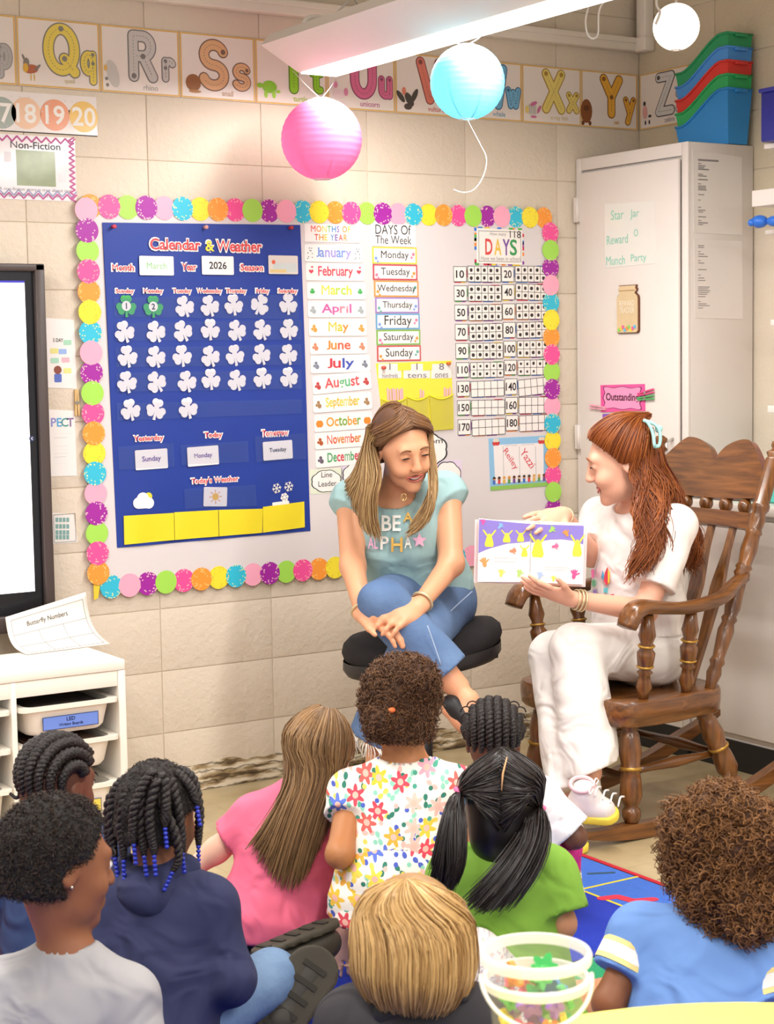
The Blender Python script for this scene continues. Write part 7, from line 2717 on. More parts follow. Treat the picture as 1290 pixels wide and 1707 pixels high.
for (x, y, s, r_, cc) in ((808, 940, 15, -.2, '#f0a060'), (836, 957, 12, .1, '#eedd6a'), (866, 957, 12, .3, '#b5dc7a'), (900, 960, 12, .2, '#a8c4ec'), (957, 957, 15, .2, '#e35a98'), (853, 918, 11, 1.4, '#ee8f6a'), (923, 909, 11, 1.3, '#ee6a9a'), (832, 878, 10, .6, '#8ab8ee'), (917, 882, 11, .8, '#a8d86a'), (943, 888, 11, -.5, '#f09a4a'), (804, 872, 9, 0, '#e85aa8'), (923, 964, 9, 0, '#eee25a')):
    V, Fc = [], []
    for kk, P in enumerate(hand_polys(x, y, s, r_)):
        n0 = len(V)
        ar = sum(P[i][0] * P[(i + 1) % len(P)][1] - P[i][1] * P[(i + 1) % len(P)][0] for i in range(len(P)))
        P = P if ar > 0 else P[::-1]
        V += [BK.P(a, b, page_h(a) + .0016 + kk * 2e-5) for a, b in P]
        Fc.append(tuple(range(n0, n0 + len(P))))
    mobj('printed_hand', V, Fc, M(cc, .5), book, smooth=False)
for x0, x1, y in ((823, 862, 930), (823, 858, 936), (908, 950, 944), (908, 945, 948)):
    page('text_line', [bx(x0, y + .6), bx(x1, y + 1.2), bx(x1, y + .2), bx(x0, y - .4)], M('#c9c2c0', .6), .001)

# ================================================================ THE CHILDREN
def seat_legs(D, hip, fw, rt, r=(.062, .046, .03), k=.02, reach=1.):
    """crossed legs on the floor"""
    J = []
    for q in (-1, 1):
        h_ = hip + rt * q * .06
        kn = A([hip[0], hip[1], .085]) + fw * .20 * reach + rt * q * (.20 if reach == 1 else .15)
        an = A([hip[0], hip[1], .055]) + fw * .24 * reach - rt * q * .05
        D.chain([h_, kn, an], list(r), k)
        J.append((h_, kn, an))
    return J


class Kid:
    def __init__(s, label, skin, head, f, up, S, nk, sL, sR, hip=None, fw=None, arms=None, h=.0064, torso=1., smile=False, legs=True, brow='#1d1512', legpts=None, reach=1.):
        """image-left and image-right shoulders sL, sR; arms = ((elbow, wrist, hand dir) left, right)"""
        s.H = Head(head, f, up, S)
        s.nk, s.sL, s.sR = nk, sL, sR
        mid = (sL + sR) / 2
        s.rt = nrm((sR - sL) * A([1, 1, 0]))
        s.fw = nrm(np.cross(A([0, 0, 1.]), s.rt)) if fw is None else nrm(fw)
        s.hip = A([mid[0] - s.fw[0] * .02, mid[1] - s.fw[1] * .02, .105]) if hip is None else A(hip, float)
        s.chest = mid + (s.hip - mid) * .22
        s.belly = mid + (s.hip - mid) * .66
        s.p = thing('person', (s.hip[0], s.hip[1], .012), label, 'person', 'children sitting on the rug')
        s.skin = M(skin, .5, .05, 14)
        B = Sdf(h)
        s.H.prims(B)
        B.cap(s.H.P(0, -.025, -.055), nk, .034 * S / .88, .038 * S / .88, .02)
        B.cap(sL, sR, .036, .036, .03, flat=(s.fw, .85))
        B.cap(nk, s.chest, .04, .07, .03)
        for q_ in (sL, sR):
            B.cap(nk - (nk - s.chest) * .12, q_, .036, .034, .03)
        B.cap(s.chest, s.belly, .098 * torso, .092 * torso, .04, flat=(s.fw, .74))
        B.cap(s.belly, s.hip, .094 * torso, .100 * torso, .04, flat=(s.fw, .85))
        s.arms = arms
        for a in arms or ():
            S0 = sL if a[0] == 'L' else sR
            e_, w_ = a[1], a[2]
            B.chain([S0, e_, w_], [.034, .029, .020], .015)
            if len(a) > 3:
                hand(B, w_, a[3], a[4], a[5], .66, a[6] if len(a) > 6 else (.1, .2, .2), .12)
            else:
                B.ell(w_ + nrm(w_ - e_) * .03, (.026, .026, .022), None, .012)
        s.L = None
        if legs:
            s.L = seat_legs(B, s.hip, s.fw, s.rt, reach=reach) if legpts is None else legpts
            if legpts is not None:
                for l in legpts:
                    B.chain(l, [.062, .046, .030], .02)
        B.plane((0, 0, .0135), (0, 0, -1))
        s.body = sdf_obj('body', B, s.skin, s.p)
        s.H.face(s.p, brow, '#a8665a', smile=False, shut=False)

    def shirt(s, mat, sleeve=.6, puff=1., neck=.052, inflate=.013, hem=.0, h=.007, long=False, noise=True, neckdrop=.006, name='shirt', waist=1., neckband=None):
        T = Sdf(h)
        i = inflate
        T.cap(s.sL, s.sR, .036 + i, .036 + i, .03, flat=(s.fw, .9))
        for q_ in (s.sL, s.sR):
            T.cap(s.nk - (s.nk - s.chest) * .10, q_, .036 + i, .034 + i, .03)
        T.cap(s.chest, s.belly, .098 + i, .094 + i * 1.3, .045, flat=(s.fw, .78))
        he = s.hip + A([0, 0, hem])
        T.cap(s.belly, he, .094 + i * 1.3, (.104 + i * 1.5) * waist, .045, flat=(s.fw, .88), clip=[(he - A([0, 0, .03]), (0, 0, -1))])
        s.cuffs = []
        for a in s.arms or ():
            S0 = s.sL if a[0] == 'L' else s.sR
            e_, w_ = a[1], a[2]
            if long:
                T.cap(S0, e_, .036 + i, .032 + i, .02)
                T.cap(e_, w_, .032 + i, .024 + i * .9, .02, clip=[(w_, nrm(w_ - e_))])
            else:
                dd = nrm(e_ - S0)
                e2 = S0 + (e_ - S0) * sleeve
                T.cap(S0, e2, .036 + i, (.037 + i) * puff, .02, clip=[(e2, dd)])
                s.cuffs.append((e2, dd, (.037 + i) * puff))
        up_ = nrm(s.nk - s.chest)
        T.cap(s.nk + up_ * .06, s.nk + up_ * (neckdrop + .012), neck + .004, neck - .004, .006, op='s')
        T.plane((0, 0, .0135), (0, 0, -1))
        s.T = T
        ph = float(s.hip[0] * 7)
        s.sh = sdf_obj(name, T, mat, s.p, noise=(lambda x, y, z: .0022 * np.sin(34 * z + 19 * x + ph) * np.sin(23 * x - 11 * z + 7 * y + ph)) if noise else None)
        if neckband:
            V = [s.nk + up_ * (neckdrop - .020) + (s.rt * math.cos(q) + s.fw * math.sin(q)) * (neck - .006) for q in np.linspace(0, 2 * math.pi, 33)]
            MB().tube(V, .0045, 8, False).build('neckband', neckband, s.sh)
        return s.sh

    def pants(s, mat, name='trousers', i=.010):
        T = Sdf(.008)
        T.cap(s.hip, s.hip + A([0, 0, .03]), .100 + i, .098 + i, .03, flat=(s.fw, .88))
        for l in s.L:
            T.cap(l[0], l[1], .062 + i, .048 + i, .025)
            e_ = l[1] + (l[2] - l[1]) * .8
            T.cap(l[1], e_, .048 + i, .038 + i, .02, clip=[(e_, nrm(l[2] - l[1]))])
        T.plane((0, 0, .0155), (0, 0, -1))
        return sdf_obj(name, T, mat, s.p, noise=lambda x, y, z: .002 * np.sin(50 * x + 30 * z) * np.sin(41 * y))

    def shoes(s, mat):
        for l in s.L:
            D = Sdf(.006)
            d = nrm((l[2] - l[1]) * A([1, 1, .2]))
            D.cap(l[2], l[2] + d * .07 - A([0, 0, .01]), .036, .033, .01)
            D.plane((0, 0, .0135), (0, 0, -1))
            sdf_obj('shoe', D, mat, s.p)


def hair_cap(H, h, off, cut=.02, low=-.06, ny=.8, nz=-.6, extra=None, noise=None, ear=True):
    D = H.cap(h, off, cut, low, ny, nz)
    if ear:
        for q in (-1, 1):
            D.ell(H.P(q * .088, .022, -.022), A([.032, .046, .046]) * H.S, H.ax, .008, 's')
    if extra:
        extra(D)
    return D.build(noise)


FW = lambda x, y: nrm(A([.62 - x, -1.0 - y, 0]))
BLK = '#1f1714'

# ---- 1: boy in the grey shirt
hc = at(98, 1446, 3.03)
k1 = Kid('boy with short black afro in a light grey shirt, nearest the shelf corner', '#8a5638', hc, CR * .84 + CF * .52 - CU * .10, CU + CF * .05, .92, at(112, 1588, 3.04), at(8, 1648, 3.06), at(212, 1660, 3.02), arms=[('L', at(-40, 1760, 3.0), at(10, 1850, 3.15)), ('R', at(245, 1780, 2.98), at(190, 1860, 3.05))], reach=.45)
k1.shirt(M('#a19fa1', **CLOTH), .85, neck=.050, long=True, neckband=M('#989698', .85))
k1.pants(M('#4a4d58', **CLOTH))
k1.shoes(BLACK)
V, Q = hair_cap(k1.H, .005, .016, .012, -.050, .86, -.45, noise=lambda x, y, z: .0025 * np.sin(120 * x) * np.sin(110 * y) * np.sin(105 * z))
HB = M('#17110e', .7, .3, 50, bump=.8, bscale=160)
mobj('hair', V, Q, HB, k1.p)
curls('hair_curls', V, mesh_normals(V, Q), 3600, k1.p, M('#1a130f', .6, island=.3, hue='#3a2a20'), .010, .0028, .0009, seed=31, turns=1.7, m=6)
MB().ell(k1.H.P(.081, -.004, -.026), (.003, .003, .003), 8, 6).build('earring', M('#e8dcc0', .2, metal=.8), k1.p)

# ---- braids laid along a head
def plait(pts, r, turns, m, strands_=2):
    """rope of twisted strands around a path; returns list of (path, radius)"""
    P = smooth_path(pts, m)
    T = np.gradient(P, axis=0)
    T /= np.linalg.norm(T, axis=1)[:, None]
    ref = nrm(CF + .3 * CU)
    u = np.cross(T, ref)
    u /= np.linalg.norm(u, axis=1)[:, None] + 1e-9
    w = np.cross(T, u)
    out = []
    for k in range(strands_):
        q = np.linspace(0, 2 * math.pi * turns, m) + 2 * math.pi * k / strands_
        tp = np.interp(np.linspace(0, 1, m), [0, .8, 1], [1, .9, .6])[:, None]
        out.append((P + (u * np.cos(q)[:, None] + w * np.sin(q)[:, None]) * r * .55 * tp, r * .72))
    return out


def plait_obj(name, paths, r, turns, m, mat, parent):
    mb = MB()
    for pts in paths:
        for P, rr in plait(pts, r, turns, m):
            mb.tube(P, [rr, rr, rr * .55], 7)
    return mb.build(name, mat, parent)


BRAID = M('#1c1412', .5, .3, 80, bump=.4, bscale=220)

# ---- 2: child with cornrows, navy sweater, at the shelf
hc = at(96, 1311, 3.78)
k2 = Kid('child with cornrows in a navy sweater sitting against the white shelf', '#6e4330', hc, CR * .55 + CF * .80 - CU * .08, CU + CR * .05, .86, at(98, 1378, 3.80), at(8, 1408, 3.84), at(175, 1412, 3.76), arms=[('L', at(-30, 1500, 3.8), at(20, 1580, 3.9)), ('R', at(190, 1500, 3.74), at(160, 1580, 3.9))])
k2.shirt(M('#2f4268', **CLOTH), long=True, neck=.047)
k2.pants(M('#3a3f4e', **CLOTH))
k2.shoes(BLACK)
V, Q = hair_cap(k2.H, .005, .004, .010, -.075, .86, -.45)
mobj('scalp', V, Q, M('#5a3526', .6, .2, 40), k2.p)
H = k2.H
for i, lat in enumerate((-80, -56, -34, -12, 10, 32, 55, 78)):
    # rows run from the brow over the crown to the nape
    pts = []
    for t_ in np.linspace(0, 1, 9):
        ang = math.radians(38 + 184 * t_)
        la = math.radians(lat) * (1 - .25 * t_)
        d = A([math.sin(la), math.cos(la) * math.cos(ang), math.cos(la) * math.sin(ang)])
        q = d * A([.082, .102, .095])
        pts.append(H.P(q[0], q[1] - .012, q[2] + .032))
    plait_obj('cornrow', [pts], .0125, 13, 70, BRAID, k2.p)
for a, b, c in (((40, 1318, 3.74), (28, 1330, 3.74), (16, 1322, 3.74)), ((44, 1330, 3.75), (36, 1342, 3.75), (46, 1346, 3.75)), ((50, 1300, 3.74), (32, 1312, 3.73), (40, 1330, 3.73))):
    MB().tube(smooth_path([at(58, 1308, 3.76), at(*a), at(*b), at(*c)], 20), [.006, .005, .003], 7).build('braid_end', BRAID, k2.p)

# ---- 3: child with beaded braids, navy hoodie
hc = at(262, 1364, 3.43)
hip3 = at(255, 1720, 3.36)
k3 = Kid('child in a navy hoodie with braids ending in blue beads', '#7a4a30', hc, CR * .42 + CF * .86 - CU * .12, CU, .88, at(262, 1458, 3.42), at(188, 1508, 3.44), at(346, 1510, 3.40), hip=A([hip3[0], hip3[1], .12]), arms=[('L', at(150, 1610, 3.38), at(190, 1690, 3.5)), ('R', at(382, 1632, 3.36), at(350, 1668, 3.55))], legpts=[[at(215, 1735, 3.36), at(120, 1740, 3.62), at(260, 1742, 3.80)], [at(305, 1712, 3.38), at(452, 1632, 3.56), at(446, 1676, 3.62)]])
HOOD = M('#262a4c', **CLOTH)
k3.shirt(HOOD, long=True, neck=.050, inflate=.018)
D = Sdf(.006)
c0 = at(256, 1452, 3.43)
D.cap(at(214, 1448, 3.43), at(250, 1500, 3.35), .026, .030, .03)
D.cap(at(250, 1500, 3.35), at(306, 1450, 3.41), .030, .026, .03)
D.cap(at(214, 1448, 3.44), at(262, 1440, 3.50), .024, .024, .03)
D.cap(at(262, 1440, 3.50), at(306, 1450, 3.42), .024, .024, .03)
D.ell(at(254, 1480, 3.385), (.068, .05, .045), None, .03)
D.cap(at(262, 1410, 3.44), at(262, 1462, 3.43), .050, .040, .01, op='s')
sdf_obj('hood', D, HOOD, k3.p, noise=lambda x, y, z: .002 * np.sin(60 * z + 30 * x))
J3 = k3.pants(M('#7f9ab8', .85, .25, 9., bump=.35, bscale=40, hue='#4a6488'))
MB().tube(smooth_path([at(x, y, d) for x, y, d in ((370, 1695, 3.42), (410, 1668, 3.48), (452, 1634, 3.54))], 10) - CF * .03, .0016, 5).build('seam', M('#b9c8d8', .8), J3)
BOOT = M('#2f2a22', .55, .1, 20)
for c_, td, up_, s_ in ((at(496, 1590, 3.64), CR * .75 + CU * .2 + CF * .5, CU - CR * .3, 1.1), (at(490, 1666, 3.55), CR * .45 + CU * .62 + CF * .3, -CF * .9 + CU * .2, 1.25)):
    td, up_ = nrm(td), nrm(up_)
    up_ = nrm(up_ - td * (up_ @ td))
    D = Sdf(.005)
    D.cap(c_ - td * .05, c_ + td * .055, .040 * s_, .043 * s_, .015, flat=(up_, .8))
    D.cap(c_ - td * .055, c_ - td * .06 - up_ * .05, .036 * s_, .034 * s_, .02)
    o = sdf_obj('boot', D, BOOT, k3.p)
    D = Sdf(.005)
    D.cap(c_ - td * .055 + up_ * .030, c_ + td * .06 + up_ * .030, .040 * s_, .044 * s_, .01, clip=[(c_ + up_ * .041, up_), (c_ + up_ * .026, -up_)])
    so_ = sdf_obj('sole', D, M('#3a3428', .7, .1, 20), o)
    sd_ = np.cross(td, up_)
    for i in range(5):
        c2 = c_ + td * (-.07 + .035 * i) + up_ * .041
        MB().obox(c2, td, sd_, up_, .006, .026, .003).build('tread', M('#2c2820', .8), so_, smooth=False)
V, Q = hair_cap(k3.H, .005, .010, .012, -.055, .86, -.45, noise=lambda x, y, z: .003 * np.sin(90 * x) * np.sin(85 * y + 2) * np.sin(95 * z))
mobj('hair', V, Q, HB, k3.p)
curls('hair_curls', V, mesh_normals(V, Q), 1300, k3.p, M('#1a130f', .6, island=.3, hue='#33241c'), .006, .0025, .0008, seed=33, m=7)
BEAD = M('#2836a8', .2, .05)
P3 = [((225, 1290), (196, 1310), (186, 1350), (188, 1400), (192, 1428), 3.40), ((235, 1300), (208, 1330), (202, 1380), (205, 1412), (206, 1432), 3.36), ((245, 1300), (226, 1340), (222, 1378), (222, 1396), (223, 1405), 3.325), ((262, 1300), (250, 1350), (252, 1390), (256, 1412), (257, 1424), 3.315), ((275, 1300), (276, 1340), (276, 1358), (274, 1368), (275, 1378), 3.32), ((285, 1300), (296, 1345), (302, 1390), (303, 1410), (304, 1420), 3.36), ((295, 1288), (316, 1310), (324, 1330), (327, 1336), (328, 1342), 3.39), ((300, 1282), (322, 1300), (332, 1350), (331, 1388), (331, 1408), 3.43), ((215, 1300), (184, 1330), (180, 1380), (183, 1405), (186, 1420), 3.46), ((255, 1285), (236, 1320), (234, 1380), (238, 1410), (240, 1425), 3.33), ((270, 1290), (266, 1330), (290, 1385), (298, 1430), (288, 1452), 3.33)]
for P in P3:
    d = P[5]
    pts = [at(P[0][0], P[0][1], d + .01)] + [at(x, y, d) for x, y in P[1:5]]
    o = plait_obj('braid', [pts], .0088, 8, 54, BRAID, k3.p)
    e0, e1 = pts[-1], nrm(pts[-1] - pts[-2])
    for b in range(5):
        MB().ell(e0 + e1 * (.004 + .0085 * b) - CF * .002, (.0048, .0048, .0044), 10, 7).build('bead', BEAD, o)

# ---- 4: girl with long light brown hair, pink shirt
hc = at(532, 1267, 3.98)
hip4 = at(455, 1590, 3.98)
k4 = Kid('girl with long straight light brown hair in a bright pink shirt', '#f0bfa4', hc, CF * .90 + CR * .35 - CU * .05, CU * .95 + CR * .22, .90, at(510, 1318, 3.99), at(425, 1366, 4.00), at(572, 1352, 3.97), hip=A([hip4[0], hip4[1], .11]), arms=[('L', at(360, 1418, 4.02), at(312, 1455, 4.02), -CR * .6 - CU, CF, -CU), ('R', at(578, 1452, 4.00), at(573, 1552, 3.94), A([0, 0, -1.]) - CF * .25, CF, -CR, (.15, .2, .2))], reach=.6, fw=CF * A([1, 1, 0]) - .45 * CR, brow='#8a6a4a')
k4.shirt(M('#f2708f', **CLOTH), .62, neck=.046, inflate=.017, hem=.035, waist=1.12, neckband=M('#ea6486', .85))
k4.pants(M('#1c1b20', **CLOTH))
k4.shoes(M('#3a3a40', .7))
LBR = M('#5f4327', .42, island=.3, hue='#a9845a')
V, Q = hair_cap(k4.H, .005, .008, .012, -.06, .86, -.45)
mobj('hair_base', V, Q, M('#6a4c30', .5, .3, 60), k4.p)
H = k4.H


def fall(H, az, endpts, part_az=180., part_el=75., off=.015, n=4):
    """guide: from the crown over the scalp at azimuth az, then along endpts"""
    g = []
    for t_ in np.linspace(0, 1, n):
        e_ = part_el * (1 - t_) + 4 * t_
        g.append(H.scalp(az, e_, off))
    return g + endpts


G4 = [fall(H, 95, lk((575, 1268, 3.93), (568, 1305, 3.92), (560, 1335, 3.92), (556, 1365, 3.92))), fall(H, 125, lk((560, 1285, 3.90), (545, 1340, 3.885), (520, 1420, 3.87), (505, 1470, 3.87))), fall(H, 155, lk((540, 1290, 3.885), (520, 1350, 3.865), (498, 1430, 3.855), (484, 1490, 3.86))), fall(H, 180, lk((520, 1290, 3.88), (500, 1350, 3.865), (478, 1420, 3.855), (462, 1480, 3.86))), fall(H, 205, lk((500, 1290, 3.89), (478, 1350, 3.87), (456, 1410, 3.86), (440, 1450, 3.87))), fall(H, 235, lk((486, 1290, 3.92), (464, 1340, 3.90), (436, 1385, 3.88), (412, 1415, 3.89))), fall(H, 265, lk((484, 1280, 3.97), (478, 1320, 3.95), (472, 1350, 3.93), (466, 1380, 3.92)))]
hair_strands('hair', G4, k4.p, LBR, 2000, .0019, .004, .0015, 5., seed=41, root_jit=.5, m=12, short=.22)

# ---- 5: girl in the floral dress, kneeling
def floral_material(name, base, pal, leafc, scale):
    m = bpy.data.materials.new(name)
    m.use_nodes = True
    nt = m.node_tree
    b = nt.nodes['Principled BSDF']
    L = nt.links.new
    N = nt.nodes.new
    tc = N('ShaderNodeTexCoord')
    mp = N('ShaderNodeMapping')
    mp.inputs['Rotation'].default_value = (0, 0, CAM_YAW)
    L(tc.outputs['Object'], mp.inputs[0])
    sp = N('ShaderNodeSeparateXYZ')
    L(mp.outputs[0], sp.inputs[0])
    cb = N('ShaderNodeCombineXYZ')
    L(sp.outputs['X'], cb.inputs['X'])
    L(sp.outputs['Z'], cb.inputs['Y'])

    def mth(op, a, c=None, v=None):
        q = N('ShaderNodeMath')
        q.operation = op
        L(a, q.inputs[0]) if not isinstance(a, (int, float)) else setattr(q.inputs[0], 'default_value', a)
        if c is not None:
            L(c, q.inputs[1]) if not isinstance(c, (int, float)) else setattr(q.inputs[1], 'default_value', c)
        return q.outputs[0]
    col = None

    def layer(sc, seed, rad, petals, depth, ramp, prev, stretch=1., centre=None):
        ofs = N('ShaderNodeVectorMath')
        ofs.operation = 'ADD'
        ofs.inputs[1].default_value = (seed * 3.7, seed * 5.3, 0)
        L(cb.outputs[0], ofs.inputs[0])
        v = N('ShaderNodeTexVoronoi')
        v.voronoi_dimensions = '2D'
        v.inputs['Scale'].default_value = sc
        v.inputs['Randomness'].default_value = .75
        L(ofs.outputs[0], v.inputs['Vector'])
        sb = N('ShaderNodeVectorMath')
        sb.operation = 'SUBTRACT'
        L(ofs.outputs[0], sb.inputs[0])
        L(v.outputs['Position'], sb.inputs[1])
        s2 = N('ShaderNodeSeparateXYZ')
        L(sb.outputs[0], s2.inputs[0])
        cs = N('ShaderNodeSeparateColor')
        L(v.outputs['Color'], cs.inputs[0])
        ang = mth('ARCTAN2', s2.outputs['Y'], s2.outputs['X'])
        rot = mth('MULTIPLY', cs.outputs['Green'], 6.28)
        ang = mth('ADD', ang, rot)
        dist = v.outputs['Distance']
        wv = mth('COSINE', mth('MULTIPLY', ang, petals))
        lim = mth('MULTIPLY', mth('ADD', mth('MULTIPLY', wv, depth), 1 - depth), rad)
        mask = mth('LESS_THAN', dist, lim)
        rp_ = N('ShaderNodeValToRGB')
        rp_.color_ramp.interpolation = 'CONSTANT'
        while len(rp_.color_ramp.elements) < len(ramp):
            rp_.color_ramp.elements.new(.5)
        for i, c in enumerate(ramp):
            rp_.color_ramp.elements[i].position = i / len(ramp)
            rp_.color_ramp.elements[i].color = lin(c)
        L(cs.outputs['Red'], rp_.inputs[0])
        mx = N('ShaderNodeMix')
        mx.data_type = 'RGBA'
        L(mask, mx.inputs['Factor'])
        if prev is None:
            mx.inputs['A'].default_value = lin(base)
        else:
            L(prev, mx.inputs['A'])
        L(rp_.outputs[0], mx.inputs['B'])
        res = mx.outputs['Result']
        if centre:
            m2 = N('ShaderNodeMix')
            m2.data_type = 'RGBA'
            L(mth('LESS_THAN', dist, rad * .3), m2.inputs['Factor'])
            L(res, m2.inputs['A'])
            m2.inputs['B'].default_value = lin(centre)
            res = m2.outputs['Result']
        return res
    c1 = layer(scale * 1.45, 2, .42, 2, .62, leafc, None)
    c2 = layer(scale * 1.6, 5, .16, 1, .0, leafc, c1)
    c3 = layer(scale, 1, .43, 6, .26, pal, c2, centre='#f0b8a8')
    L(c3, b.inputs['Base Color'])
    b.inputs['Roughness'].default_value = .85
    n2 = N('ShaderNodeTexNoise')
    n2.inputs['Scale'].default_value = 9
    L(tc.outputs['Object'], n2.inputs['Vector'])
    bp = N('ShaderNodeBump')
    bp.inputs['Strength'].default_value = .5
    bp.inputs['Distance'].default_value = .01
    L(n2.outputs['Fac'], bp.inputs['Height'])
    L(bp.outputs[0], b.inputs['Normal'])
    return m


hc = at(668, 1188, 3.85)
hip5 = at(650, 1520, 3.80)
k5 = Kid('girl with curly brown hair in a white dress printed with bright flowers', '#b87a4c', hc, CF * .97 + CR * .12 - CU * .05, CU, .90, at(676, 1272, 3.85), at(588, 1322, 3.85), at(760, 1316, 3.83), hip=A([hip5[0], hip5[1], .235]), arms=[('L', at(566, 1424, 3.74), at(612, 1440, 3.92)), ('R', at(775, 1420, 3.82), at(740, 1450, 3.96))], torso=.95, brow='#3a2418', legpts=[[at(625, 1525, 3.80), at(632, 1555, 3.98), at(620, 1580, 3.83)], [at(690, 1525, 3.80), at(705, 1552, 3.98), at(690, 1580, 3.83)]])
FLOR = floral_material('floral_print', '#f6efe4', ['#e0485a', '#f2c53c', '#f4a5b5', '#5a74d0', '#f0dd52', '#e8635c', '#f6c0b4', '#f0b040'], ['#4aa08a', '#2f7a68', '#8fd0b8', '#4a5fc0', '#f2d060', '#f0b8b0'], 20)
k5.shirt(FLOR, .42, puff=1.08, neck=.060, inflate=.013, hem=-.01, name='dress', waist=1.12, neckdrop=-.002, neckband=M('#f3d77a', .8))
D = Sdf(.0065)
D.cap(k5.hip + A([0, 0, .04]), k5.hip - A([0, 0, .05]), .115, .140, .03, flat=(k5.fw, .95), clip=[(k5.hip - A([0, 0, .035]), (0, 0, -1))])
sdf_obj('skirt', D, FLOR, k5.sh, noise=lambda x, y, z: .005 * np.sin(70 * x + 50 * y))
bump = lambda a, b, c: (lambda x, y, z: a * np.sin(b * x + 1) * np.sin(b * y) * np.sin(b * z + c))
V, Q = hair_cap(k5.H, .005, .018, .012, -.060, .86, -.45, extra=lambda D: (D.ell(at(640, 1200, 3.76), (.036, .036, .034), None, .015), D.ell(at(690, 1130, 3.78), (.05, .05, .04), None, .03)), noise=bump(.003, 110, 2))
CB = M('#4a2e1c', .5, island=.3, hue='#7d5636')
mobj('hair', V, Q, M('#4a2f1d', .6, .3, 60, bump=.6, bscale=120), k5.p)
N5 = mesh_normals(V, Q)
curls('hair_curls', V, N5, 3000, k5.p, CB, .014, .0042, .0012, seed=51, turns=1.4, m=7)
MB().ell(at(653, 1184, 3.725), (.009, .006, .006), 10, 8).build('hair_tie', M('#e0703a', .6), k5.p)

# ---- 6: child with braided cornrows in front of the rocking chair
hc = at(822, 1238, 4.40)
hip6 = at(850, 1450, 4.36)
k6 = Kid('child with thick cornrows in a white shirt and pink leggings by the rocking chair', '#6b4330', hc, CF * .98 + CR * .05 - CU * .05, CU, .84, at(828, 1296, 4.40), at(760, 1330, 4.42), at(898, 1330, 4.38), hip=A([hip6[0], hip6[1], .10]), arms=[('L', at(755, 1410, 4.40), at(800, 1440, 4.55)), ('R', at(958, 1395, 4.36), at(930, 1410, 4.48))], legpts=[[at(815, 1450, 4.36), at(770, 1450, 4.6), at(840, 1460, 4.65)], [at(885, 1450, 4.36), at(930, 1405, 4.46), at(938, 1472, 4.52)]])
k6.shirt(M('#e9e6ea', **CLOTH), .90, neck=.045, inflate=.015, puff=1.1)
k6.pants(M('#e0318a', **CLOTH), 'leggings')
D = Sdf(.005)
a_ = at(955, 1470, 4.50)
D.cap(a_ + CU * .02, a_ - CU * .03 - CF * .02, .028, .030, .01, flat=(CR, .8))
D.cap(a_ - CU * .025 - CF * .03, a_ - CU * .03 + CF * .03, .028, .026, .01)
D.plane((0, 0, .0135), (0, 0, -1))
sdf_obj('shoe', D, floral_material('shoe_print', '#d9dcd8', ['#d05a7a', '#8fb0a8', '#b84a5a', '#d9dcd8'], ['#7a9a94', '#c0708a'], 60), k6.p)
V, Q = hair_cap(k6.H, .005, .004, .010, -.078, .86, -.45)
mobj('scalp', V, Q, M('#5a3526', .6, .2, 40), k6.p)
H = k6.H
for lat in (-86, -66, -46, -27, -9, 9, 27, 46, 66, 86):
    pts = []
    for t_ in np.linspace(0, 1, 9):
        ang = math.radians(40 + 184 * t_)
        la = math.radians(lat) * (1 - .12 * t_)
        d = A([math.sin(la), math.cos(la) * math.cos(ang), math.cos(la) * math.sin(ang)])
        q = d * A([.083, .103, .096])
        pts.append(H.P(q[0], q[1] - .012, q[2] + .032))
    plait_obj('cornrow', [pts], .0118, 12, 66, BRAID, k6.p)
for q in (-1, 1):
    for i in range(3):
        c_ = H.scalp(q * (60 + 30 * i), 45 - 10 * i, .012)
        MB().tube([c_ + (CR * q * math.cos(g_) + CU * math.sin(g_)) * .014 + CR * q * .006 for g_ in np.linspace(0, 5.2, 14)], .0018, 6).build('braid_loop', BRAID, k6.p)

# ---- 7: girl with black pigtails, green top
hc = at(838, 1356, 3.46)
hip7 = at(848, 1610, 3.42)
k7 = Kid('girl with long black pigtails tied with pink bands in a green top', '#c98e66', hc, CF * .97 + CR * .10 - CU * .05, CU, .92, at(840, 1420, 3.46), at(762, 1462, 3.48), at(912, 1458, 3.44), hip=A([hip7[0], hip7[1], .11]), arms=[('L', at(735, 1540, 3.46), at(780, 1590, 3.6)), ('R', at(935, 1540, 3.42), at(900, 1590, 3.58))], brow='#191412')
GRN = M('#7fae3c', **CLOTH)
k7.shirt(GRN, .8, neck=.046, inflate=.018, puff=1.12, waist=1.2)
D = Sdf(.0065)
c_ = A([k7.hip[0], k7.hip[1], 0])
D.cap(c_ + A([0, 0, .13]) , c_ + A([0, 0, .03]) - k7.fw * .06, .11, .17, .04)
D.cap(c_ + A([0, 0, .09]), pZ(575, 1690, .06), .09, .05, .06, flat=((0, 0, 1), .8))
D.cap(c_ + A([0, 0, .09]), at(790, 1610, 3.30), .09, .07, .06)
D.plane((0, 0, .016), (0, 0, -1))
sdf_obj('skirt', D, floral_material('sprig_print', '#ece6e0', ['#c9c3c6', '#ece6e0', '#b9b0b4', '#d8c2c0'], ['#c2b9bd', '#ece6e0'], 55), k7.p, noise=lambda x, y, z: .004 * np.sin(50 * x + 20 * z) * np.sin(37 * y))
BH = M('#0d0a0b', .32, island=.3, hue='#2c221f')
V, Q = hair_cap(k7.H, .005, .008, .012, -.095, .86, -.45, extra=lambda D: D.ell(k7.H.P(0, -.036, -.055), (.060, .050, .050), k7.H.ax, .02))
mobj('hair_base', V, Q, M('#120d0d', .4, .3, 60), k7.p)
H = k7.H
tieL, tieR = at(768, 1322, 3.44), at(896, 1350, 3.42)
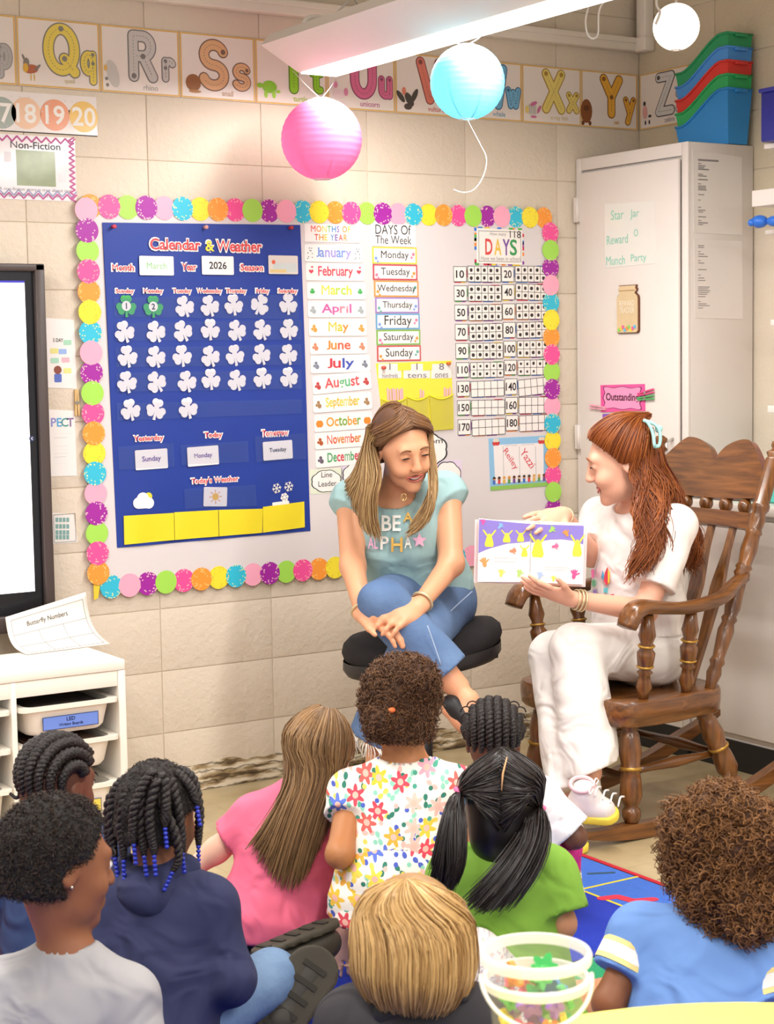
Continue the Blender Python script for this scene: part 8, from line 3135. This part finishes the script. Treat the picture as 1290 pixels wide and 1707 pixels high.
for tie, sg, seed in ((tieL, -1, 71), (tieR, 1, 72)):
    gs = []
    for e0 in (62, 80, 98, 116, 134, 152, 172, 192, 212):
        # parting runs over the top along the middle of the head, front to nape
        a0, el = (0, e0) if e0 < 90 else (180, 180 - e0)
        g = [H.scalp(a0 + sg * (3 if a0 == 0 else -3), el, .014)]
        azt = sg * (95 + (e0 - 62) * .3)
        for t_ in (.3, .6, .85):
            a1 = (a0 * sg if a0 else 0) * (1 - t_) + azt * t_
            g.append(H.scalp(a1, el * (1 - t_) + 12 * t_, .016))
        g.append(tie)
        gs.append(g)
    hair_strands('hair', gs, k7.p, BH, 800, .0019, .003, seed=seed, short=.0, root_jit=.9, m=9)
GL = [[tieL] + lk((752, 1335, 3.40), (738, 1380, 3.37), (728, 1430, 3.36), (716, 1470, 3.37)), [tieL] + lk((758, 1345, 3.38), (752, 1400, 3.35), (752, 1450, 3.34), (748, 1490, 3.35)), [tieL] + lk((768, 1345, 3.38), (772, 1395, 3.345), (768, 1440, 3.335), (752, 1475, 3.34))]
hair_strands('pigtail', GL, k7.p, BH, 700, .0020, .005, .001, 4., seed=73, root_jit=.5, m=10)
GR = [[tieR] + lk((905, 1362, 3.39), (910, 1400, 3.36), (890, 1455, 3.33), (850, 1510, 3.31)), [tieR] + lk((895, 1365, 3.37), (890, 1410, 3.34), (862, 1465, 3.315), (815, 1520, 3.30)), [tieR] + lk((884, 1368, 3.37), (872, 1415, 3.335), (840, 1465, 3.315), (790, 1520, 3.305)), [tieR] + lk((880, 1372, 3.38), (858, 1410, 3.345), (820, 1460, 3.32), (775, 1505, 3.315))]
hair_strands('pigtail', GR, k7.p, BH, 1000, .0020, .006, .001, 4., seed=74, root_jit=.5, m=10)
for tie, nm in ((tieL, 0), (tieR, 1)):
    ring_band('hair_band', tie, CR * (-.8 if nm == 0 else .3) - CU, .013, .005, M('#f06aa0', .4), k7.p)
MB().ell(at(769, 1336, 3.415), (.010, .010, .012), 12, 8).build('hair_bauble', M('#a8c4e0', .2), k7.p)
MB().tube([at(845, 1262, 3.375), at(838, 1290, 3.355), at(836, 1318, 3.35)], [.0012, .002, .0012], 6).build('parting', M('#d3a070', .6), k7.p)

# ---- 8: child with a blond bob, nearest
hc = at(684, 1588, 2.70)
k8 = Kid('child with a smooth blond bob in a black jacket, nearest the tub', '#edbfa0', hc, CF * .94 - CR * .25 - CU * .12, CU + CR * .03, .92, at(684, 1676, 2.70), at(592, 1708, 2.72), at(782, 1704, 2.68), arms=[('L', at(560, 1860, 2.7), at(600, 1960, 2.85)), ('R', at(815, 1860, 2.66), at(780, 1960, 2.72))], reach=.45, brow='#b08a58')
k8.shirt(M('#2d2a2e', **CLOTH), long=True, neck=.048, inflate=.020, neckdrop=.016)
V_ = [at(x, y, 2.64) for x, y in ((738, 1668), (758, 1656), (776, 1660), (768, 1672), (752, 1672))]
D = Sdf(.005)
D.cap(at(742, 1672, 2.645), at(772, 1664, 2.64), .012, .010, .005)
D.cap(at(640, 1690, 2.65), at(740, 1676, 2.64), .018, .016, .01)
sdf_obj('collar', D, M('#232024', .7), k8.p)
k8.pants(M('#3a4a6a', **CLOTH))
k8.shoes(BLACK)
BL = M('#8f6838', .36, island=.3, hue='#d6b074')
V, Q = hair_cap(k8.H, .005, .012, .012, -.066, .86, -.45, extra=lambda D: D.ell(k8.H.P(0, -.022, -.035), A([.074, .080, .050]) * .92, k8.H.ax, .02))
mobj('hair_base', V, Q, M('#9a7446', .5, .3, 50), k8.p)
H = k8.H
crown = (200, 62)


def bob(H, az, tip_el, r_low, top=(215, 58), off=.020):
    """from the whorl over the dome, then straight down to an even hem"""
    g = []
    for t_ in np.linspace(0, 1, 5):
        da = ((az - top[0] + 180) % 360) - 180
        a_ = top[0] + da * min(1, .35 + t_ * .9) if t_ > 0 else top[0] + da * .15
        a_ += 20 * math.sin(math.pi * t_)
        g.append(H.scalp(a_, top[1] * (1 - t_) + 2 * t_, off - .004 * (1 - t_)))
    a_ = math.radians(az)
    for z, rr in ((-.016, 1.0), (-.036, .95), (-.058, .84), (-.078, .66)):
        rr *= r_low
        g.append(H.P(math.sin(a_) * .098 * rr, -.016 + math.cos(a_) * .115 * rr, z + tip_el))
    return g


Gb = [bob(H, az, .0 + .012 * math.cos(math.radians(az - 180)) * -1, 1.0) for az in range(70, 300, 15)]
hair_strands('hair', Gb, k8.p, BL, 2500, .0017, .0034, .0012, 6., seed=81, short=.14, root_jit=.5, m=12)

# ---- 9: child with a brown afro, blue striped-sleeve shirt
hc = at(1200, 1456, 3.12)
hip9 = at(1150, 1760, 3.05)
k9 = Kid('child with a big brown afro in a blue shirt with striped sleeves', '#8a5432', hc, CF * .92 - CR * .30 - CU * .08, CU - CR * .05, .92, at(1178, 1560, 3.12), at(1070, 1560, 3.14), at(1275, 1606, 3.08), hip=A([hip9[0], hip9[1], .12]), arms=[('L', at(1015, 1672, 3.10), at(1030, 1760, 3.2)), ('R', at(1310, 1720, 3.02), at(1270, 1790, 3.10))], reach=.5, brow='#3a2416')
BLUE = M('#6d94d2', **CLOTH)
k9.shirt(BLUE, .60, neck=.052, inflate=.019, puff=1.05)
for (e2, dd, rr) in k9.cuffs:
    for k_, (o1, wd, cc) in enumerate(((.030, .0075, '#e8e4e2'), (.046, .003, '#e6d08a'), (.014, .003, '#e6d08a'))):
        c_ = e2 - dd * o1
        u = nrm(np.cross(dd, [0, 0, 1.]))
        w = np.cross(dd, u)
        V, kk = [], 36
        rr2 = rr * 1.012
        for s_ in (-1, 1):
            for j in range(kk):
                q = 2 * math.pi * j / kk
                V.append(c_ + dd * wd * s_ * 1.6 + (u * math.cos(q) + w * math.sin(q)) * rr2)
        V += [c_ + dd * wd * s_ * 1.6 + (u * math.cos(2 * math.pi * j / kk) + w * math.sin(2 * math.pi * j / kk)) * (rr2 - .012) for s_ in (-1, 1) for j in range(kk)]
        Fc = [(j, (j + 1) % kk, kk + (j + 1) % kk, kk + j)[::-1] for j in range(kk)] + [(j, (j + 1) % kk, 2 * kk + (j + 1) % kk, 2 * kk + j) for j in range(kk)] + [(kk + j, 3 * kk + j, 3 * kk + (j + 1) % kk, kk + (j + 1) % kk)[::-1] for j in range(kk)]
        mobj('sleeve_stripe', V, Fc, M(cc, .85), k9.sh)
k9.pants(M('#4a5a48', **CLOTH))
k9.shoes(BLACK)
V, Q = hair_cap(k9.H, .006, .022, .004, -.085, .86, -.45, ear=False, extra=lambda D: (D.ell(k9.H.P(0, -.03, .025), (.098, .102, .098), k9.H.ax, .03), D.ell(k9.H.P(.03, -.05, -.05), (.085, .07, .055), k9.H.ax, .04), D.ell(at(1150, 1380, 3.06), (.045, .045, .04), None, .03), D.ell(at(1262, 1390, 3.04), (.05, .05, .05), None, .03), D.ell(at(1200, 1345, 3.06), (.05, .05, .035), None, .03), D.ell(at(1245, 1520, 3.02), (.04, .04, .045), None, .03)), noise=bump(.008, 62, 1))
AFR = M('#5a381d', .5, island=.3, hue='#9c6c3e')
mobj('hair', V, Q, M('#4a2d18', .7, .35, 50, bump=.8, bscale=100), k9.p)
curls('hair_curls', V, mesh_normals(V, Q), 4600, k9.p, AFR, .020, .0056, .0012, seed=91, turns=1.5, m=8)
